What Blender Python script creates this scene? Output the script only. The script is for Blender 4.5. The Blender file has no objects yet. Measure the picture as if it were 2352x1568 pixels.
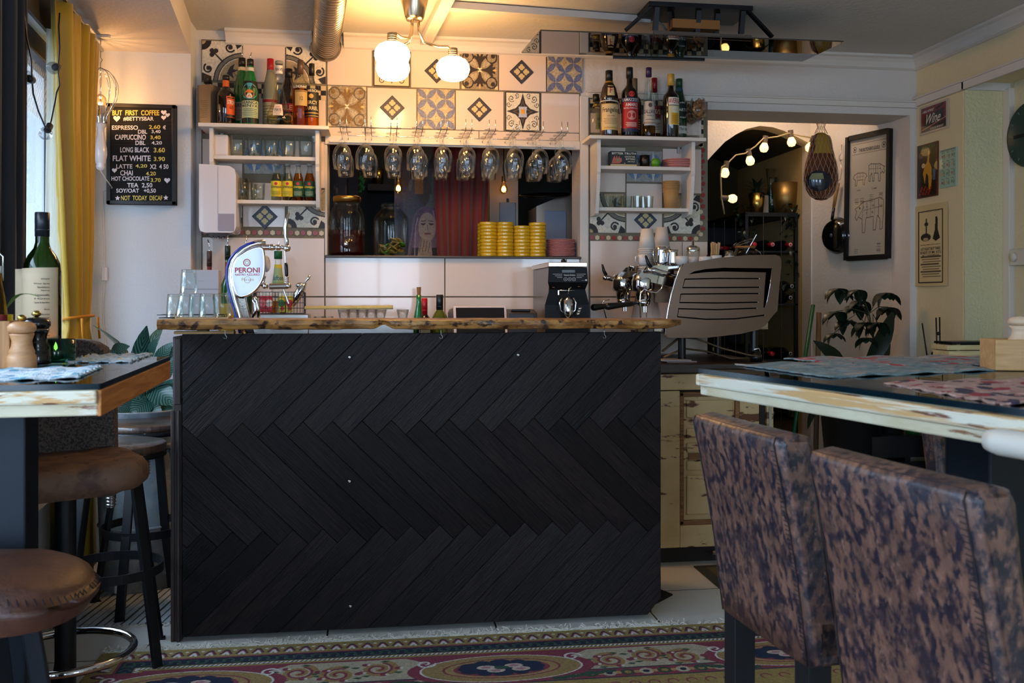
import bpy, math, random
import numpy as np
from mathutils import Vector, Matrix
random.seed(7)
S = bpy.context.scene
C = S.collection
PI = math.pi
# ------------------------------------------------------------------ camera, world, sun, exposure
F = 2150.0; HOR = 690.0; EYE = 1.18; YAW = math.radians(8.1)
cy_, sy_ = math.cos(YAW), math.sin(YAW)
cd = bpy.data.cameras.new('camera'); cam = bpy.data.objects.new('camera', cd); C.objects.link(cam)
cam.location = (0, 0, EYE); cam.rotation_euler = (PI/2, 0, -YAW)
cd.sensor_width = 36; cd.lens = F/2352*36; cd.shift_y = -(784-HOR)/2352; cd.clip_start = .05
cd.dof.use_dof = True; cd.dof.focus_distance = 4.0; cd.dof.aperture_fstop = 9
S.camera = cam
S.view_settings.view_transform = 'Standard'; S.view_settings.look = 'None'
S.view_settings.gamma = 1; S.view_settings.use_curve_mapping = False
S.view_settings.exposure = 0.12
W = bpy.data.worlds.new('sky'); S.world = W; W.use_nodes = True
bg = W.node_tree.nodes['Background']; bg.inputs[0].default_value = (.57, .76, 1.0, 1); bg.inputs[1].default_value = 14.5
S.cycles.sample_clamp_indirect = 4.0
S.cycles.caustics_reflective = False
S.cycles.caustics_refractive = False
S.cycles.max_bounces = 10
S.cycles.transparent_max_bounces = 24

def lamp(name, kind, loc, energy, col, size=.1, rot=None, parent=None, sy=None):
    d = bpy.data.lights.new(name, kind); d.energy = energy; d.color = col
    if kind == 'AREA':
        d.size = size
        if sy: d.shape = 'RECTANGLE'; d.size_y = sy
    elif kind == 'POINT': d.shadow_soft_size = size
    o = bpy.data.objects.new(name, d); C.objects.link(o); o.location = loc
    if rot: o.rotation_euler = rot
    if parent: o.parent = parent
    return o
def portal(loc, rot, sx, sy):
    o = lamp('window_portal', 'AREA', loc, 1, (1, 1, 1), sx, rot, None, sy); o.data.cycles.is_portal = True

# ------------------------------------------------------------------ pixel -> world
def ray(px, py):
    t = (px-1176)/F; v = (HOR-py)/F
    return Vector((t*cy_+sy_, -t*sy_+cy_, v))
def hit(px, py, p0, n):
    d = ray(px, py); o = Vector((0, 0, EYE)); k = (Vector(p0)-o).dot(Vector(n))/d.dot(Vector(n))
    return o+d*k
def PY(px, py, Y): return hit(px, py, (0, Y, 0), (0, 1, 0))
def PX(px, py, X): return hit(px, py, (X, 0, 0), (1, 0, 0))
def PZ(px, py, Z): return hit(px, py, (0, 0, Z), (0, 0, 1))
def XY(px, Y): return PY(px, HOR, Y).x
def ZY(px, py, Y): return PY(px, py, Y).z
def ppm(px, Y): return (PY(px+1, 0, Y)-PY(px, 0, Y)).x**-1    # pixels per metre across on plane Y

# ------------------------------------------------------------------ materials
def s2l(c): return tuple(((x/255)/12.92 if x/255 <= .04045 else ((x/255+.055)/1.055)**2.4) for x in c)
MC = {}
def mat(key, col=(200, 200, 200), rough=.5, metal=0, trans=0, ior=1.45, emit=None, es=0, coat=0, bump=0, bscale=40, var=0, vscale=8, col2=None, sheen=0, spec=.5, stretch=(1, 1, 1), alpha=1):
    if key in MC: return MC[key]
    m = bpy.data.materials.new(key); m.use_nodes = True; nt = m.node_tree; b = nt.nodes['Principled BSDF']; L = nt.links.new
    c = s2l(col)
    b.inputs['Base Color'].default_value = (*c, 1); b.inputs['Roughness'].default_value = rough; b.inputs['Metallic'].default_value = metal
    b.inputs['Transmission Weight'].default_value = trans; b.inputs['IOR'].default_value = ior; b.inputs['Coat Weight'].default_value = coat
    b.inputs['Specular IOR Level'].default_value = spec; b.inputs['Alpha'].default_value = alpha
    if sheen: b.inputs['Sheen Weight'].default_value = sheen
    if emit: b.inputs['Emission Color'].default_value = (*s2l(emit), 1); b.inputs['Emission Strength'].default_value = es
    if bump or var or col2:
        tc = nt.nodes.new('ShaderNodeTexCoord'); mp = nt.nodes.new('ShaderNodeMapping'); mp.inputs['Scale'].default_value = stretch
        L(tc.outputs['Object'], mp.inputs[0])
    if bump:
        n = nt.nodes.new('ShaderNodeTexNoise'); n.inputs['Scale'].default_value = bscale; n.inputs['Detail'].default_value = 3
        L(mp.outputs[0], n.inputs['Vector']); bp = nt.nodes.new('ShaderNodeBump'); bp.inputs['Strength'].default_value = bump; bp.inputs['Distance'].default_value = .01
        L(n.outputs['Fac'], bp.inputs['Height']); L(bp.outputs[0], b.inputs['Normal'])
    if var or col2:
        n = nt.nodes.new('ShaderNodeTexNoise'); n.inputs['Scale'].default_value = vscale; n.inputs['Detail'].default_value = 5; n.inputs['Roughness'].default_value = .65
        L(mp.outputs[0], n.inputs['Vector']); r = nt.nodes.new('ShaderNodeValToRGB')
        if col2: e = r.color_ramp.elements; e[0].position = .38; e[1].position = .62; e[0].color = (*c, 1); e[1].color = (*s2l(col2), 1)
        else:
            e = r.color_ramp.elements; e[0].position = .3; e[1].position = .7
            e[0].color = (*[x*(1-var) for x in c], 1); e[1].color = (*[min(1, x*(1+var)) for x in c], 1)
        L(n.outputs['Fac'], r.inputs[0]); L(r.outputs[0], b.inputs['Base Color'])
    MC[key] = m; return m
def thin_glass(key, tint=(255, 255, 255), refl=.12):
    """a pane: light passes straight through, a little of it is mirrored"""
    if key in MC: return MC[key]
    m = bpy.data.materials.new(key); m.use_nodes = True; nt = m.node_tree; nt.nodes.clear(); L = nt.links.new
    o = nt.nodes.new('ShaderNodeOutputMaterial'); mx = nt.nodes.new('ShaderNodeMixShader'); t = nt.nodes.new('ShaderNodeBsdfTransparent'); g = nt.nodes.new('ShaderNodeBsdfGlossy')
    t.inputs[0].default_value = (*s2l(tint), 1); g.inputs['Roughness'].default_value = .02
    fr = nt.nodes.new('ShaderNodeLayerWeight'); fr.inputs[0].default_value = .28
    mr = nt.nodes.new('ShaderNodeMapRange'); mr.inputs[3].default_value = refl*.08; mr.inputs[4].default_value = min(.9, refl*2.6); L(fr.outputs['Fresnel'], mr.inputs[0])
    L(mr.outputs[0], mx.inputs[0]); L(t.outputs[0], mx.inputs[1]); L(g.outputs[0], mx.inputs[2]); L(mx.outputs[0], o.inputs[0])
    MC[key] = m; return m
def wood(key, c1, c2, rough=.5, scale=(1, 14, 14), coat=0, uv=False, island=0, bump=.25, ns=6, spec=.5):
    """grain stretched along one axis; uv=True reads the UV map (u along the board)"""
    if key in MC: return MC[key]
    m = bpy.data.materials.new(key); m.use_nodes = True; nt = m.node_tree; b = nt.nodes['Principled BSDF']; L = nt.links.new
    tc = nt.nodes.new('ShaderNodeTexCoord'); mp = nt.nodes.new('ShaderNodeMapping'); mp.inputs['Scale'].default_value = scale
    L(tc.outputs['UV' if uv else 'Object'], mp.inputs[0])
    n = nt.nodes.new('ShaderNodeTexNoise'); n.inputs['Scale'].default_value = ns; n.inputs['Detail'].default_value = 8; n.inputs['Roughness'].default_value = .62; n.inputs['Distortion'].default_value = .8
    L(mp.outputs[0], n.inputs['Vector'])
    r = nt.nodes.new('ShaderNodeValToRGB'); e = r.color_ramp.elements; e[0].position = .32; e[1].position = .68; e[0].color = (*s2l(c1), 1); e[1].color = (*s2l(c2), 1)
    L(n.outputs['Fac'], r.inputs[0]); out = r.outputs[0]
    if island:
        g = nt.nodes.new('ShaderNodeNewGeometry'); mr = nt.nodes.new('ShaderNodeMapRange'); mr.inputs[3].default_value = 1-island; mr.inputs[4].default_value = 1+island
        L(g.outputs['Random Per Island'], mr.inputs[0]); h = nt.nodes.new('ShaderNodeHueSaturation'); L(mr.outputs[0], h.inputs['Value']); L(out, h.inputs['Color']); out = h.outputs[0]
    L(out, b.inputs['Base Color']); b.inputs['Roughness'].default_value = rough; b.inputs['Coat Weight'].default_value = coat; b.inputs['Specular IOR Level'].default_value = spec
    bp = nt.nodes.new('ShaderNodeBump'); bp.inputs['Strength'].default_value = bump; bp.inputs['Distance'].default_value = .004
    L(n.outputs['Fac'], bp.inputs['Height']); L(bp.outputs[0], b.inputs['Normal'])
    MC[key] = m; return m
def painted(key, rough=.5, coat=0, bump=0, sheen=0, spec=.5):
    """surface whose print or glaze pattern is stored per point"""
    if key in MC: return MC[key]
    m = mat(key, rough=rough, coat=coat, bump=bump, bscale=300, sheen=sheen, spec=spec); nt = m.node_tree
    a = nt.nodes.new('ShaderNodeAttribute'); a.attribute_name = 'Col'; nt.links.new(a.outputs['Color'], nt.nodes['Principled BSDF'].inputs['Base Color'])
    return m
def tri(key, spec):
    """three or more noise-masked paint layers: spec = (base, [(colour, scale, lo, hi, stretch)], rough)"""
    if key in MC: return MC[key]
    base, layers, rough, bump = spec
    m = bpy.data.materials.new(key); m.use_nodes = True; nt = m.node_tree; b = nt.nodes['Principled BSDF']; L = nt.links.new
    tc = nt.nodes.new('ShaderNodeTexCoord'); rgb = nt.nodes.new('ShaderNodeRGB'); rgb.outputs[0].default_value = (*s2l(base), 1); cur = rgb.outputs[0]
    for i, (col, sc, lo, hi, st) in enumerate(layers):
        mp = nt.nodes.new('ShaderNodeMapping'); mp.inputs['Scale'].default_value = st; mp.inputs['Location'].default_value = (i*3.7, i*1.3, i*2.1); L(tc.outputs['Object'], mp.inputs[0])
        n = nt.nodes.new('ShaderNodeTexNoise'); n.inputs['Scale'].default_value = sc; n.inputs['Detail'].default_value = 6; n.inputs['Roughness'].default_value = .6; L(mp.outputs[0], n.inputs['Vector'])
        mr = nt.nodes.new('ShaderNodeMapRange'); mr.inputs[1].default_value = lo; mr.inputs[2].default_value = hi; L(n.outputs['Fac'], mr.inputs[0])
        mx = nt.nodes.new('ShaderNodeMix'); mx.data_type = 'RGBA'; L(mr.outputs[0], mx.inputs[0]); L(cur, mx.inputs[6]); mx.inputs[7].default_value = (*s2l(col), 1); cur = mx.outputs[2]
        if i == 0 and bump:
            bp = nt.nodes.new('ShaderNodeBump'); bp.inputs['Strength'].default_value = bump; bp.inputs['Distance'].default_value = .006; L(mr.outputs[0], bp.inputs['Height']); L(bp.outputs[0], b.inputs['Normal'])
    L(cur, b.inputs['Base Color']); b.inputs['Roughness'].default_value = rough
    MC[key] = m; return m

# ------------------------------------------------------------------ mesh builder
def ortho(d):
    d = d.normalized(); a = Vector((0, 0, 1)) if abs(d.z) < .9 else Vector((1, 0, 0)); u = d.cross(a).normalized(); return u, d.cross(u).normalized()
class MB:
    def __init__(s): s.v = []; s.f = []; s.m = []; s.sm = []; s.uv = {}; s.cm = 0
    def add(s, vs, fs, smooth=False):
        k = len(s.v); s.v += [tuple(x) for x in vs]
        for f in fs: s.f.append([i+k for i in f]); s.m.append(s.cm); s.sm.append(smooth)
        return s
    def mi(s, i): s.cm = i; return s
    def box(s, x0, x1, y0, y1, z0, z1, M=None):
        x0, x1 = min(x0, x1), max(x0, x1); y0, y1 = min(y0, y1), max(y0, y1); z0, z1 = min(z0, z1), max(z0, z1)
        v = [Vector(p) for p in ((x0, y0, z0), (x1, y0, z0), (x1, y1, z0), (x0, y1, z0), (x0, y0, z1), (x1, y0, z1), (x1, y1, z1), (x0, y1, z1))]
        if M is not None: v = [M @ p for p in v]
        return s.add(v, [(0, 3, 2, 1), (4, 5, 6, 7), (0, 1, 5, 4), (1, 2, 6, 5), (2, 3, 7, 6), (3, 0, 4, 7)])
    def lathe(s, prof, c=(0, 0, 0), seg=24, axis=(0, 0, 1), smooth=True, a0=0, a1=2*PI):
        ax = Vector(axis).normalized(); c = Vector(c)
        if ax.z > .999: u, w = Vector((1, 0, 0)), Vector((0, 1, 0))
        else:
            u, w = ortho(ax); w = ax.cross(u)
        full = abs(a1-a0-2*PI) < 1e-6; n = seg if full else seg+1; vs = []
        for r, z in prof:
            for i in range(n):
                a = a0+(a1-a0)*i/seg; vs.append(c+ax*z+(u*math.cos(a)+w*math.sin(a))*max(r, 1e-5))
        fs = []
        for j in range(len(prof)-1):
            for i in range(seg):
                i2 = (i+1) % n; fs.append((j*n+i, j*n+i2, (j+1)*n+i2, (j+1)*n+i))
        return s.add(vs, fs, smooth)
    def cyl(s, c, r, h, seg=20, axis=(0, 0, 1), r2=None, smooth=True):
        r2 = r if r2 is None else r2; e = min(r, r2)*.02
        return s.lathe([(0, 0), (r, 0), (r, e), (r2, h-e), (r2, h), (0, h)], c, seg, axis, smooth)
    def sph(s, c, r, seg=16, sc=(1, 1, 1)):
        c = Vector(c); k = max(6, seg//2); vs = []; fs = []
        for j in range(k+1):
            p = PI*j/k
            for i in range(seg):
                a = 2*PI*i/seg; vs.append((c.x+r*sc[0]*math.sin(p)*math.cos(a), c.y+r*sc[1]*math.sin(p)*math.sin(a), c.z+r*sc[2]*math.cos(p)))
        for j in range(k):
            for i in range(seg): fs.append((j*seg+i, (j+1)*seg+i, (j+1)*seg+(i+1) % seg, j*seg+(i+1) % seg))
        return s.add(vs, fs, True)
    def tube(s, pts, r, seg=8, closed=False, smooth=True, sq=None):
        pts = [Vector(p) for p in pts]; n = len(pts); vs = []; fs = []; up = None
        for i, p in enumerate(pts):
            a = pts[i-1] if (i or closed) else p; b = pts[(i+1) % n] if (i < n-1 or closed) else p
            d = (b-a).normalized()
            if up is None: u, w = ortho(d)
            else:
                u = (up-d*up.dot(d)); u = u.normalized() if u.length > 1e-6 else ortho(d)[0]; w = d.cross(u)
            up = u; rr = r[i] if isinstance(r, (list, tuple)) else r
            for k in range(seg):
                t = 2*PI*k/seg+(PI/4 if seg == 4 else 0); f2 = sq or 1
                vs.append(p+u*math.cos(t)*rr+w*math.sin(t)*rr*f2)
        m = n if closed else n-1
        for i in range(m):
            for k in range(seg): fs.append((i*seg+k, i*seg+(k+1) % seg, ((i+1) % n)*seg+(k+1) % seg, ((i+1) % n)*seg+k))
        if not closed: fs += [tuple(range(seg))[::-1], tuple((n-1)*seg+k for k in range(seg))]
        return s.add(vs, fs, smooth and seg > 4)
    def bar(s, a, b, w, h=None):
        """rectangular bar from a to b, w across level, h the other way"""
        a, b = Vector(a), Vector(b); d = (b-a).normalized(); h = h or w
        u = d.cross(Vector((0, 0, 1))); u = Vector((1, 0, 0)) if u.length < 1e-3 else u.normalized(); q = u.cross(d)
        v = [p+u*x*w/2+q*y*h/2 for p in (a, b) for x, y in ((-1, -1), (1, -1), (1, 1), (-1, 1))]
        return s.add(v, [(3, 2, 1, 0), (4, 5, 6, 7), (0, 1, 5, 4), (1, 2, 6, 5), (2, 3, 7, 6), (3, 0, 4, 7)])
    def prism(s, poly, o=(0, 0, 0), u=(1, 0, 0), v=(0, 0, 1), d=(0, 1, 0), smooth=False):
        """outline poly in (u,v) from o, swept by vector d"""
        o, u, v, d = Vector(o), Vector(u), Vector(v), Vector(d); n = len(poly)
        a = [o+u*x+v*y for x, y in poly]; vs = a+[p+d for p in a]
        s.add(vs, [tuple(range(n)), tuple(range(n, 2*n))[::-1]])
        return s.add(vs, [(i, i+n, (i+1) % n+n, (i+1) % n) for i in range(n)], smooth)
    def grid(s, P, smooth=True, closeu=False):
        """P[j][i] points"""
        nj, ni = len(P), len(P[0]); vs = [p for r in P for p in r]; e = ni if closeu else ni-1
        return s.add(vs, [(j*ni+i, j*ni+(i+1) % ni, (j+1)*ni+(i+1) % ni, (j+1)*ni+i) for j in range(nj-1) for i in range(e)], smooth)
    def build(s, name, mats, parent=None, bevel=0, weld=False, solid=0, sub=0, bseg=2):
        me = bpy.data.meshes.new(name); me.from_pydata(s.v, [], s.f)
        if not isinstance(mats, (list, tuple)): mats = [mats]
        for m in mats: me.materials.append(m)
        me.polygons.foreach_set('material_index', s.m); me.polygons.foreach_set('use_smooth', s.sm)
        if s.uv:
            ul = me.uv_layers.new(name='UVMap')
            for p in me.polygons:
                for li in p.loop_indices: ul.data[li].uv = s.uv.get(me.loops[li].vertex_index, (0, 0))
        me.validate(); me.update()
        o = bpy.data.objects.new(name, me); C.objects.link(o)
        if parent is not None: o.parent = parent
        if weld: o.modifiers.new('w', 'WELD').merge_threshold = 1e-5
        if solid: md = o.modifiers.new('s', 'SOLIDIFY'); md.thickness = solid; md.offset = 0
        if bevel: md = o.modifiers.new('b', 'BEVEL'); md.width = bevel; md.segments = bseg; md.limit_method = 'ANGLE'; md.angle_limit = .6
        if sub: md = o.modifiers.new('u', 'SUBSURF'); md.levels = sub; md.render_levels = sub
        return o
def tag(o, label=None, cat=None, group=None, kind=None):
    if label: o['label'] = label
    if cat: o['category'] = cat
    if group: o['group'] = group
    if kind: o['kind'] = kind
    return o
def thing(name, label, cat, loc=(0, 0, 0), rz=0, group=None, rot=None):
    o = bpy.data.objects.new(name, None); C.objects.link(o); o.location = loc; o.rotation_euler = rot or (0, 0, rz); o.empty_display_size = .05
    return tag(o, label, cat, group)
def struct(name, mb, m, parent=None, **k):
    o = mb.build(name, m, parent, **k); o['kind'] = 'structure'; return o
KIDS = {}
def kids(o): return [c for c in bpy.data.objects if c.parent == o]
def dup(o, loc=None, rz=None, label=None, group=None, parent=None, rot=None):
    if o.name not in KIDS: KIDS[o.name] = kids(o)
    c = o.copy(); C.objects.link(c); c.parent = parent
    if loc is not None: c.location = loc
    if rz is not None: c.rotation_euler = (0, 0, rz)
    if rot is not None: c.rotation_euler = rot
    if label: c['label'] = label
    if group: c['group'] = group
    for ch in KIDS[o.name]: dup(ch, parent=c)
    return c

# ------------------------------------------------------------------ lettering
TC = {}
def glyphs(t, bold=0):
    k = (t, bold)
    if k not in TC:
        cu = bpy.data.curves.new('t', 'FONT'); cu.body = t; cu.size = 1; cu.resolution_u = 3; cu.offset = bold
        ob = bpy.data.objects.new('t', cu); me = bpy.data.meshes.new_from_object(ob)
        v = [(p.co.x, p.co.y) for p in me.vertices]; f = [tuple(p.vertices) for p in me.polygons]
        bpy.data.objects.remove(ob); bpy.data.curves.remove(cu); bpy.data.meshes.remove(me)
        TC[k] = (v, f)
    return TC[k]
def text(mb, t, x0, x1, y0, y1, fn, bold=0.01):
    """fit t in the box x0..x1, y0..y1 of a surface; fn(x,y)->world point"""
    v, f = glyphs(t, bold)
    if not v: return
    ax = min(p[0] for p in v); bx = max(p[0] for p in v); ay = min(p[1] for p in v); by = max(p[1] for p in v)
    mb.add([fn(x0+(p[0]-ax)/max(1e-6, bx-ax)*(x1-x0), y0+(p[1]-ay)/max(1e-6, by-ay)*(y1-y0)) for p in v], f)
def onY(Y): return lambda x, y: PY(x, y, Y)
def wrap(r, off=0, cx=0, cy=0):
    """flat (x across, z up) laid round a cylinder facing -Y"""
    return lambda x, z: Vector((cx+r*math.sin(x/r+off), cy-r*math.cos(x/r+off), z))

# ------------------------------------------------------------------ little raster for prints and glazes
class Cv:
    def __init__(s, w, h, bg):
        s.w, s.h = w, h; s.a = np.zeros((h, w, 3)); s.a[:] = bg; s.X, s.Y = np.meshgrid((np.arange(w)+.5)/w, (np.arange(h)+.5)/h)
        s.asp = h/w; s.Y = s.Y*s.asp          # x 0..1, y 0..asp, y up
    def put(s, m, col): s.a[m] = col
    def circ(s, x, y, r, col, ri=0, ry=None):
        d = np.hypot(s.X-x, (s.Y-y)*(r/(ry or r))); s.put((d <= r) & (d >= ri), col)
    def rect(s, x0, y0, x1, y1, col): s.put((s.X >= x0) & (s.X <= x1) & (s.Y >= y0) & (s.Y <= y1), col)
    def poly(s, pts, col):
        m = np.zeros(s.X.shape, bool); n = len(pts)
        for i in range(n):
            (x1, y1), (x2, y2) = pts[i], pts[(i+1) % n]
            if y1 == y2: continue
            m ^= ((s.Y < y1) != (s.Y < y2)) & (s.X < (x2-x1)*(s.Y-y1)/(y2-y1)+x1)
        s.put(m, col)
    def line(s, pts, w, col, closed=False):
        P = list(pts)+([pts[0]] if closed else [])
        for (x1, y1), (x2, y2) in zip(P, P[1:]):
            dx, dy = x2-x1, y2-y1; l = dx*dx+dy*dy or 1e-9
            b = (s.X > min(x1, x2)-w) & (s.X < max(x1, x2)+w) & (s.Y > min(y1, y2)-w) & (s.Y < max(y1, y2)+w)
            if not b.any(): continue
            X, Y = s.X[b], s.Y[b]; t = np.clip(((X-x1)*dx+(Y-y1)*dy)/l, 0, 1)
            m = np.zeros(s.X.shape, bool); m[b] = np.hypot(X-x1-t*dx, Y-y1-t*dy) <= w/2; s.put(m, col)
    def arc(s, x, y, r, a0, a1, w, col, n=14): s.line([(x+r*math.cos(a0+(a1-a0)*i/n), y+r*math.sin(a0+(a1-a0)*i/n)) for i in range(n+1)], w, col)
    def spiral(s, x, y, r, a0, turns, w, col, sg=1):
        n = int(18*turns)+4; s.line([(x+r*(1-.8*i/n)*math.cos(a0+sg*turns*2*PI*i/n), y+r*(1-.8*i/n)*math.sin(a0+sg*turns*2*PI*i/n)) for i in range(n+1)], w, col)
    def wear(s, amt, seed=1):
        r = np.random.RandomState(seed); n = r.rand(s.h//3+2, s.w//3+2); n = np.kron(n, np.ones((3, 3)))[:s.h, :s.w]*.6+r.rand(s.h, s.w)*.4
        s.a *= (1-amt+2*amt*n)[..., None]
    def sym4(s):
        """mirror the lower-left quarter to all four"""
        h, w = s.h//2, s.w//2; q = s.a[:h, :w]; s.a[:h, s.w-w:] = q[:, ::-1]; s.a[s.h-h:, :w] = q[::-1]; s.a[s.h-h:, s.w-w:] = q[::-1, ::-1]
def lin(a):
    a = np.clip(a/255., 0, 1); return np.where(a <= .04045, a/12.92, ((a+.055)/1.055)**2.4)
def sheet(name, cv, fn, m, parent=None, thick=0, smooth=False):
    """a coloured print on the surface fn(u,v), u,v in 0..1"""
    h, w = cv.h, cv.w; me = bpy.data.meshes.new(name)
    vs = [fn(i/(w-1), j/(h-1)) for j in range(h) for i in range(w)]
    j, i = np.meshgrid(np.arange(h-1), np.arange(w-1), indexing='ij'); k = (j*w+i).ravel(); fs = np.stack([k, k+1, k+1+w, k+w], 1).tolist()
    me.from_pydata(vs, [], fs); me.materials.append(m)
    at = me.color_attributes.new('Col', 'FLOAT_COLOR', 'POINT'); c = np.ones((h*w, 4), np.float32); c[:, :3] = lin(cv.a).reshape(-1, 3); at.data.foreach_set('color', c.ravel())
    if smooth: me.polygons.foreach_set('use_smooth', [True]*len(me.polygons))
    me.update(); o = bpy.data.objects.new(name, me); C.objects.link(o)
    if parent is not None: o.parent = parent
    if thick: md = o.modifiers.new('s', 'SOLIDIFY'); md.thickness = thick; md.offset = -1
    return o
def flat(p00, p10, p01): 
    a, b, c = Vector(p00), Vector(p10), Vector(p01); return lambda u, v: a+(b-a)*u+(c-a)*v
# ------------------------------------------------------------------ setting
YB = 4.74; ZC = 2.5
plaster = mat('white_plaster', (214, 206, 198), .85, bump=.35, bscale=55)
plaster_l = mat('rough_white_plaster', (215, 218, 222), .85, bump=.22, bscale=90)
cream = mat('cream_plaster', (216, 206, 160), .85, bump=.7, bscale=60)
trimw = mat('white_paint', (216, 208, 198), .5)
ceil_m = mat('ceiling_paint', (205, 200, 192), .9, bump=.25, bscale=45)
grout = mat('grey_grout', (128, 116, 98), .9, bump=.3, bscale=120)
white_tile = mat('glazed_white_tile', (224, 204, 190), .16, coat=.3)
chrome = mat('chrome', (225, 225, 228), .08, 1)
steel = mat('brushed_steel', (168, 164, 158), .3, 1, bump=.05, bscale=200, stretch=(1, 1, 30))
blackm = mat('black_metal', (22, 24, 28), .42, .3)
blackp = mat('black_plastic', (14, 14, 16), .35)
ZH0, ZH1 = 1.405, 1.99

fl = MB().box(-1.7, 4.2, -2.3, 7.3, -.1, 0)
fm = mat('floor_tile', (168, 164, 158), .35)
nt = fm.node_tree; br = nt.nodes.new('ShaderNodeTexBrick'); tcn = nt.nodes.new('ShaderNodeTexCoord'); mpn = nt.nodes.new('ShaderNodeMapping'); mpn.inputs['Location'].default_value = (.18, .37, 0)
nt.links.new(tcn.outputs['Object'], mpn.inputs[0]); nt.links.new(mpn.outputs[0], br.inputs['Vector'])
br.offset = 0; br.inputs['Scale'].default_value = 1; br.inputs['Brick Width'].default_value = .6; br.inputs['Row Height'].default_value = .45; br.inputs['Mortar Size'].default_value = .0035
br.inputs['Color1'].default_value = (*s2l((214, 210, 202)), 1); br.inputs['Color2'].default_value = (*s2l((204, 201, 194)), 1); br.inputs['Mortar'].default_value = (*s2l((40, 38, 36)), 1)
nt.links.new(br.outputs['Color'], nt.nodes['Principled BSDF'].inputs['Base Color'])
struct('floor', fl, fm)
struct('ceiling', MB().box(-2.1, 3.9, -2.3, 4.99, ZC, ZC+.1), ceil_m)

X451, X463, X752, X1333, X1625 = -.881, -.857, -.253, 1.031, 1.715
XR = 2.901; JR = 2.863
wb = MB()
wb.box(-1.9, X752, YB, 4.95, 0, ZC); wb.box(X752, X1333, YB, 4.95, 0, ZH0); wb.box(X752, X1333, YB, 4.95, ZH1, ZC)
wb.box(X1333, X1625, YB, 4.95, 0, ZC); wb.box(X1625, 3.3, YB, 5.03, 2.187, ZC); wb.box(JR, 3.3, YB, 4.925, 0, 2.187)
wall_back = struct('wall_back', wb, plaster)
# band and crown mouldings
XT0, XT1 = PY(520, 0, YB).x, XR
cr = MB()
def crown(mb, a, b, nrm, z=ZC):
    a, b, n = Vector(a), Vector(b), Vector(nrm); d = b-a
    prof = [(0, 0), (.062, 0), (.062, -.012), (.045, -.018), (.03, -.034), (.022, -.05), (.022, -.062), (.008, -.07), (0, -.07)]
    mb.prism(prof, a+Vector((0, 0, z)), n, (0, 0, 1), d)
crown(cr, (XT0, YB, 0), (PY(718, 0, YB).x, YB, 0), (0, -1, 0)); crown(cr, (PY(790, 0, YB).x, YB, 0), (XR, YB, 0), (0, -1, 0))
struct('trim_back', cr, trimw)
bd = MB().box(1.06, XR, YB-.018, YB, 2.225, 2.262).box(1.06, XR, YB-.03, YB, 2.252, 2.262).box(X1333-.005, X1333+.04, YB-.02, YB, 1.1, 2.235)
struct('trim_band', bd, trimw, bevel=.003)
# niche corner, pillar and wall with the clock on the other side
wr = MB()
wr.box(XR, XR+.26, 4.33, YB, 0, ZC); wr.box(XR, XR+.5, -2.2, 4.33, 2.27, ZC)
struct('wall_corner', wr, mat('ivory_plaster', (222, 208, 168), .85, bump=.3, bscale=55))
struct('wall_pillar', MB().box(XR+.003, 3.3, 4.318, 4.33, 0, 2.27), cream)
XW2 = XY(2312, 4.33)
struct('wall_right', MB().box(XW2, XW2+.3, -2.2, 4.33, 0, 2.27), mat('pale_yellow_plaster', (214, 204, 168), .85, bump=.4, bscale=60))
cr = MB(); crown(cr, (XR, YB, 0), (XR, -2.2, 0), (-1, 0, 0)); struct('trim_right', cr, trimw)
bd = MB().box(XR-.018, XR, -2.2, YB, 2.232, 2.28).box(XR-.028, XR, -2.2, YB, 2.27, 2.28).box(XR-.018, 3.2, 4.30, 4.318, 2.232, 2.28).box(XW2-.03, XW2+.003, 4.27, 4.318, .0, 2.24)
struct('trim_niche', bd, trimw, bevel=.003)
# wall with the menu board, window wall, lowered bay ceiling
XM1 = -.881
struct('wall_menu', MB().box(-1.9, XM1, 4.60, YB, 0, ZC), plaster_l)
aw = math.atan(.098); Mw = Matrix.Translation((-1.327, 4.6, 0)) @ Matrix(((math.sin(aw), math.cos(aw), 0, 0), (-math.cos(aw), math.sin(aw), 0, 0), (0, 0, 1, 0), (0, 0, 0, 1)))
def WP(s, t, z): return Mw @ Vector((s, t, z))     # s along the window wall towards the street end, t into the room
S0, S1, SB = .30, 5.6, 6.9
ww = MB()
ww.box(0, S0, -.25, 0, 0, ZC, Mw); ww.box(S0, S1, -.25, 0, 0, .5, Mw); ww.box(S0, S1, -.25, 0, 2.2, ZC, Mw); ww.box(S1, SB, -.25, 0, 0, ZC, Mw)
struct('wall_left', ww, plaster_l)
sf = MB().prism([(XM1, 4.6), (-1.9, 4.6), (-1.9, .4), (-.48, .4)], (0, 0, 2.347), (1, 0, 0), (0, 1, 0), (0, 0, ZC-2.347))
struct('ceiling_bay', sf, mat('bay_ceiling_paint', (212, 206, 204), .85, bump=.3, bscale=60))
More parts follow.
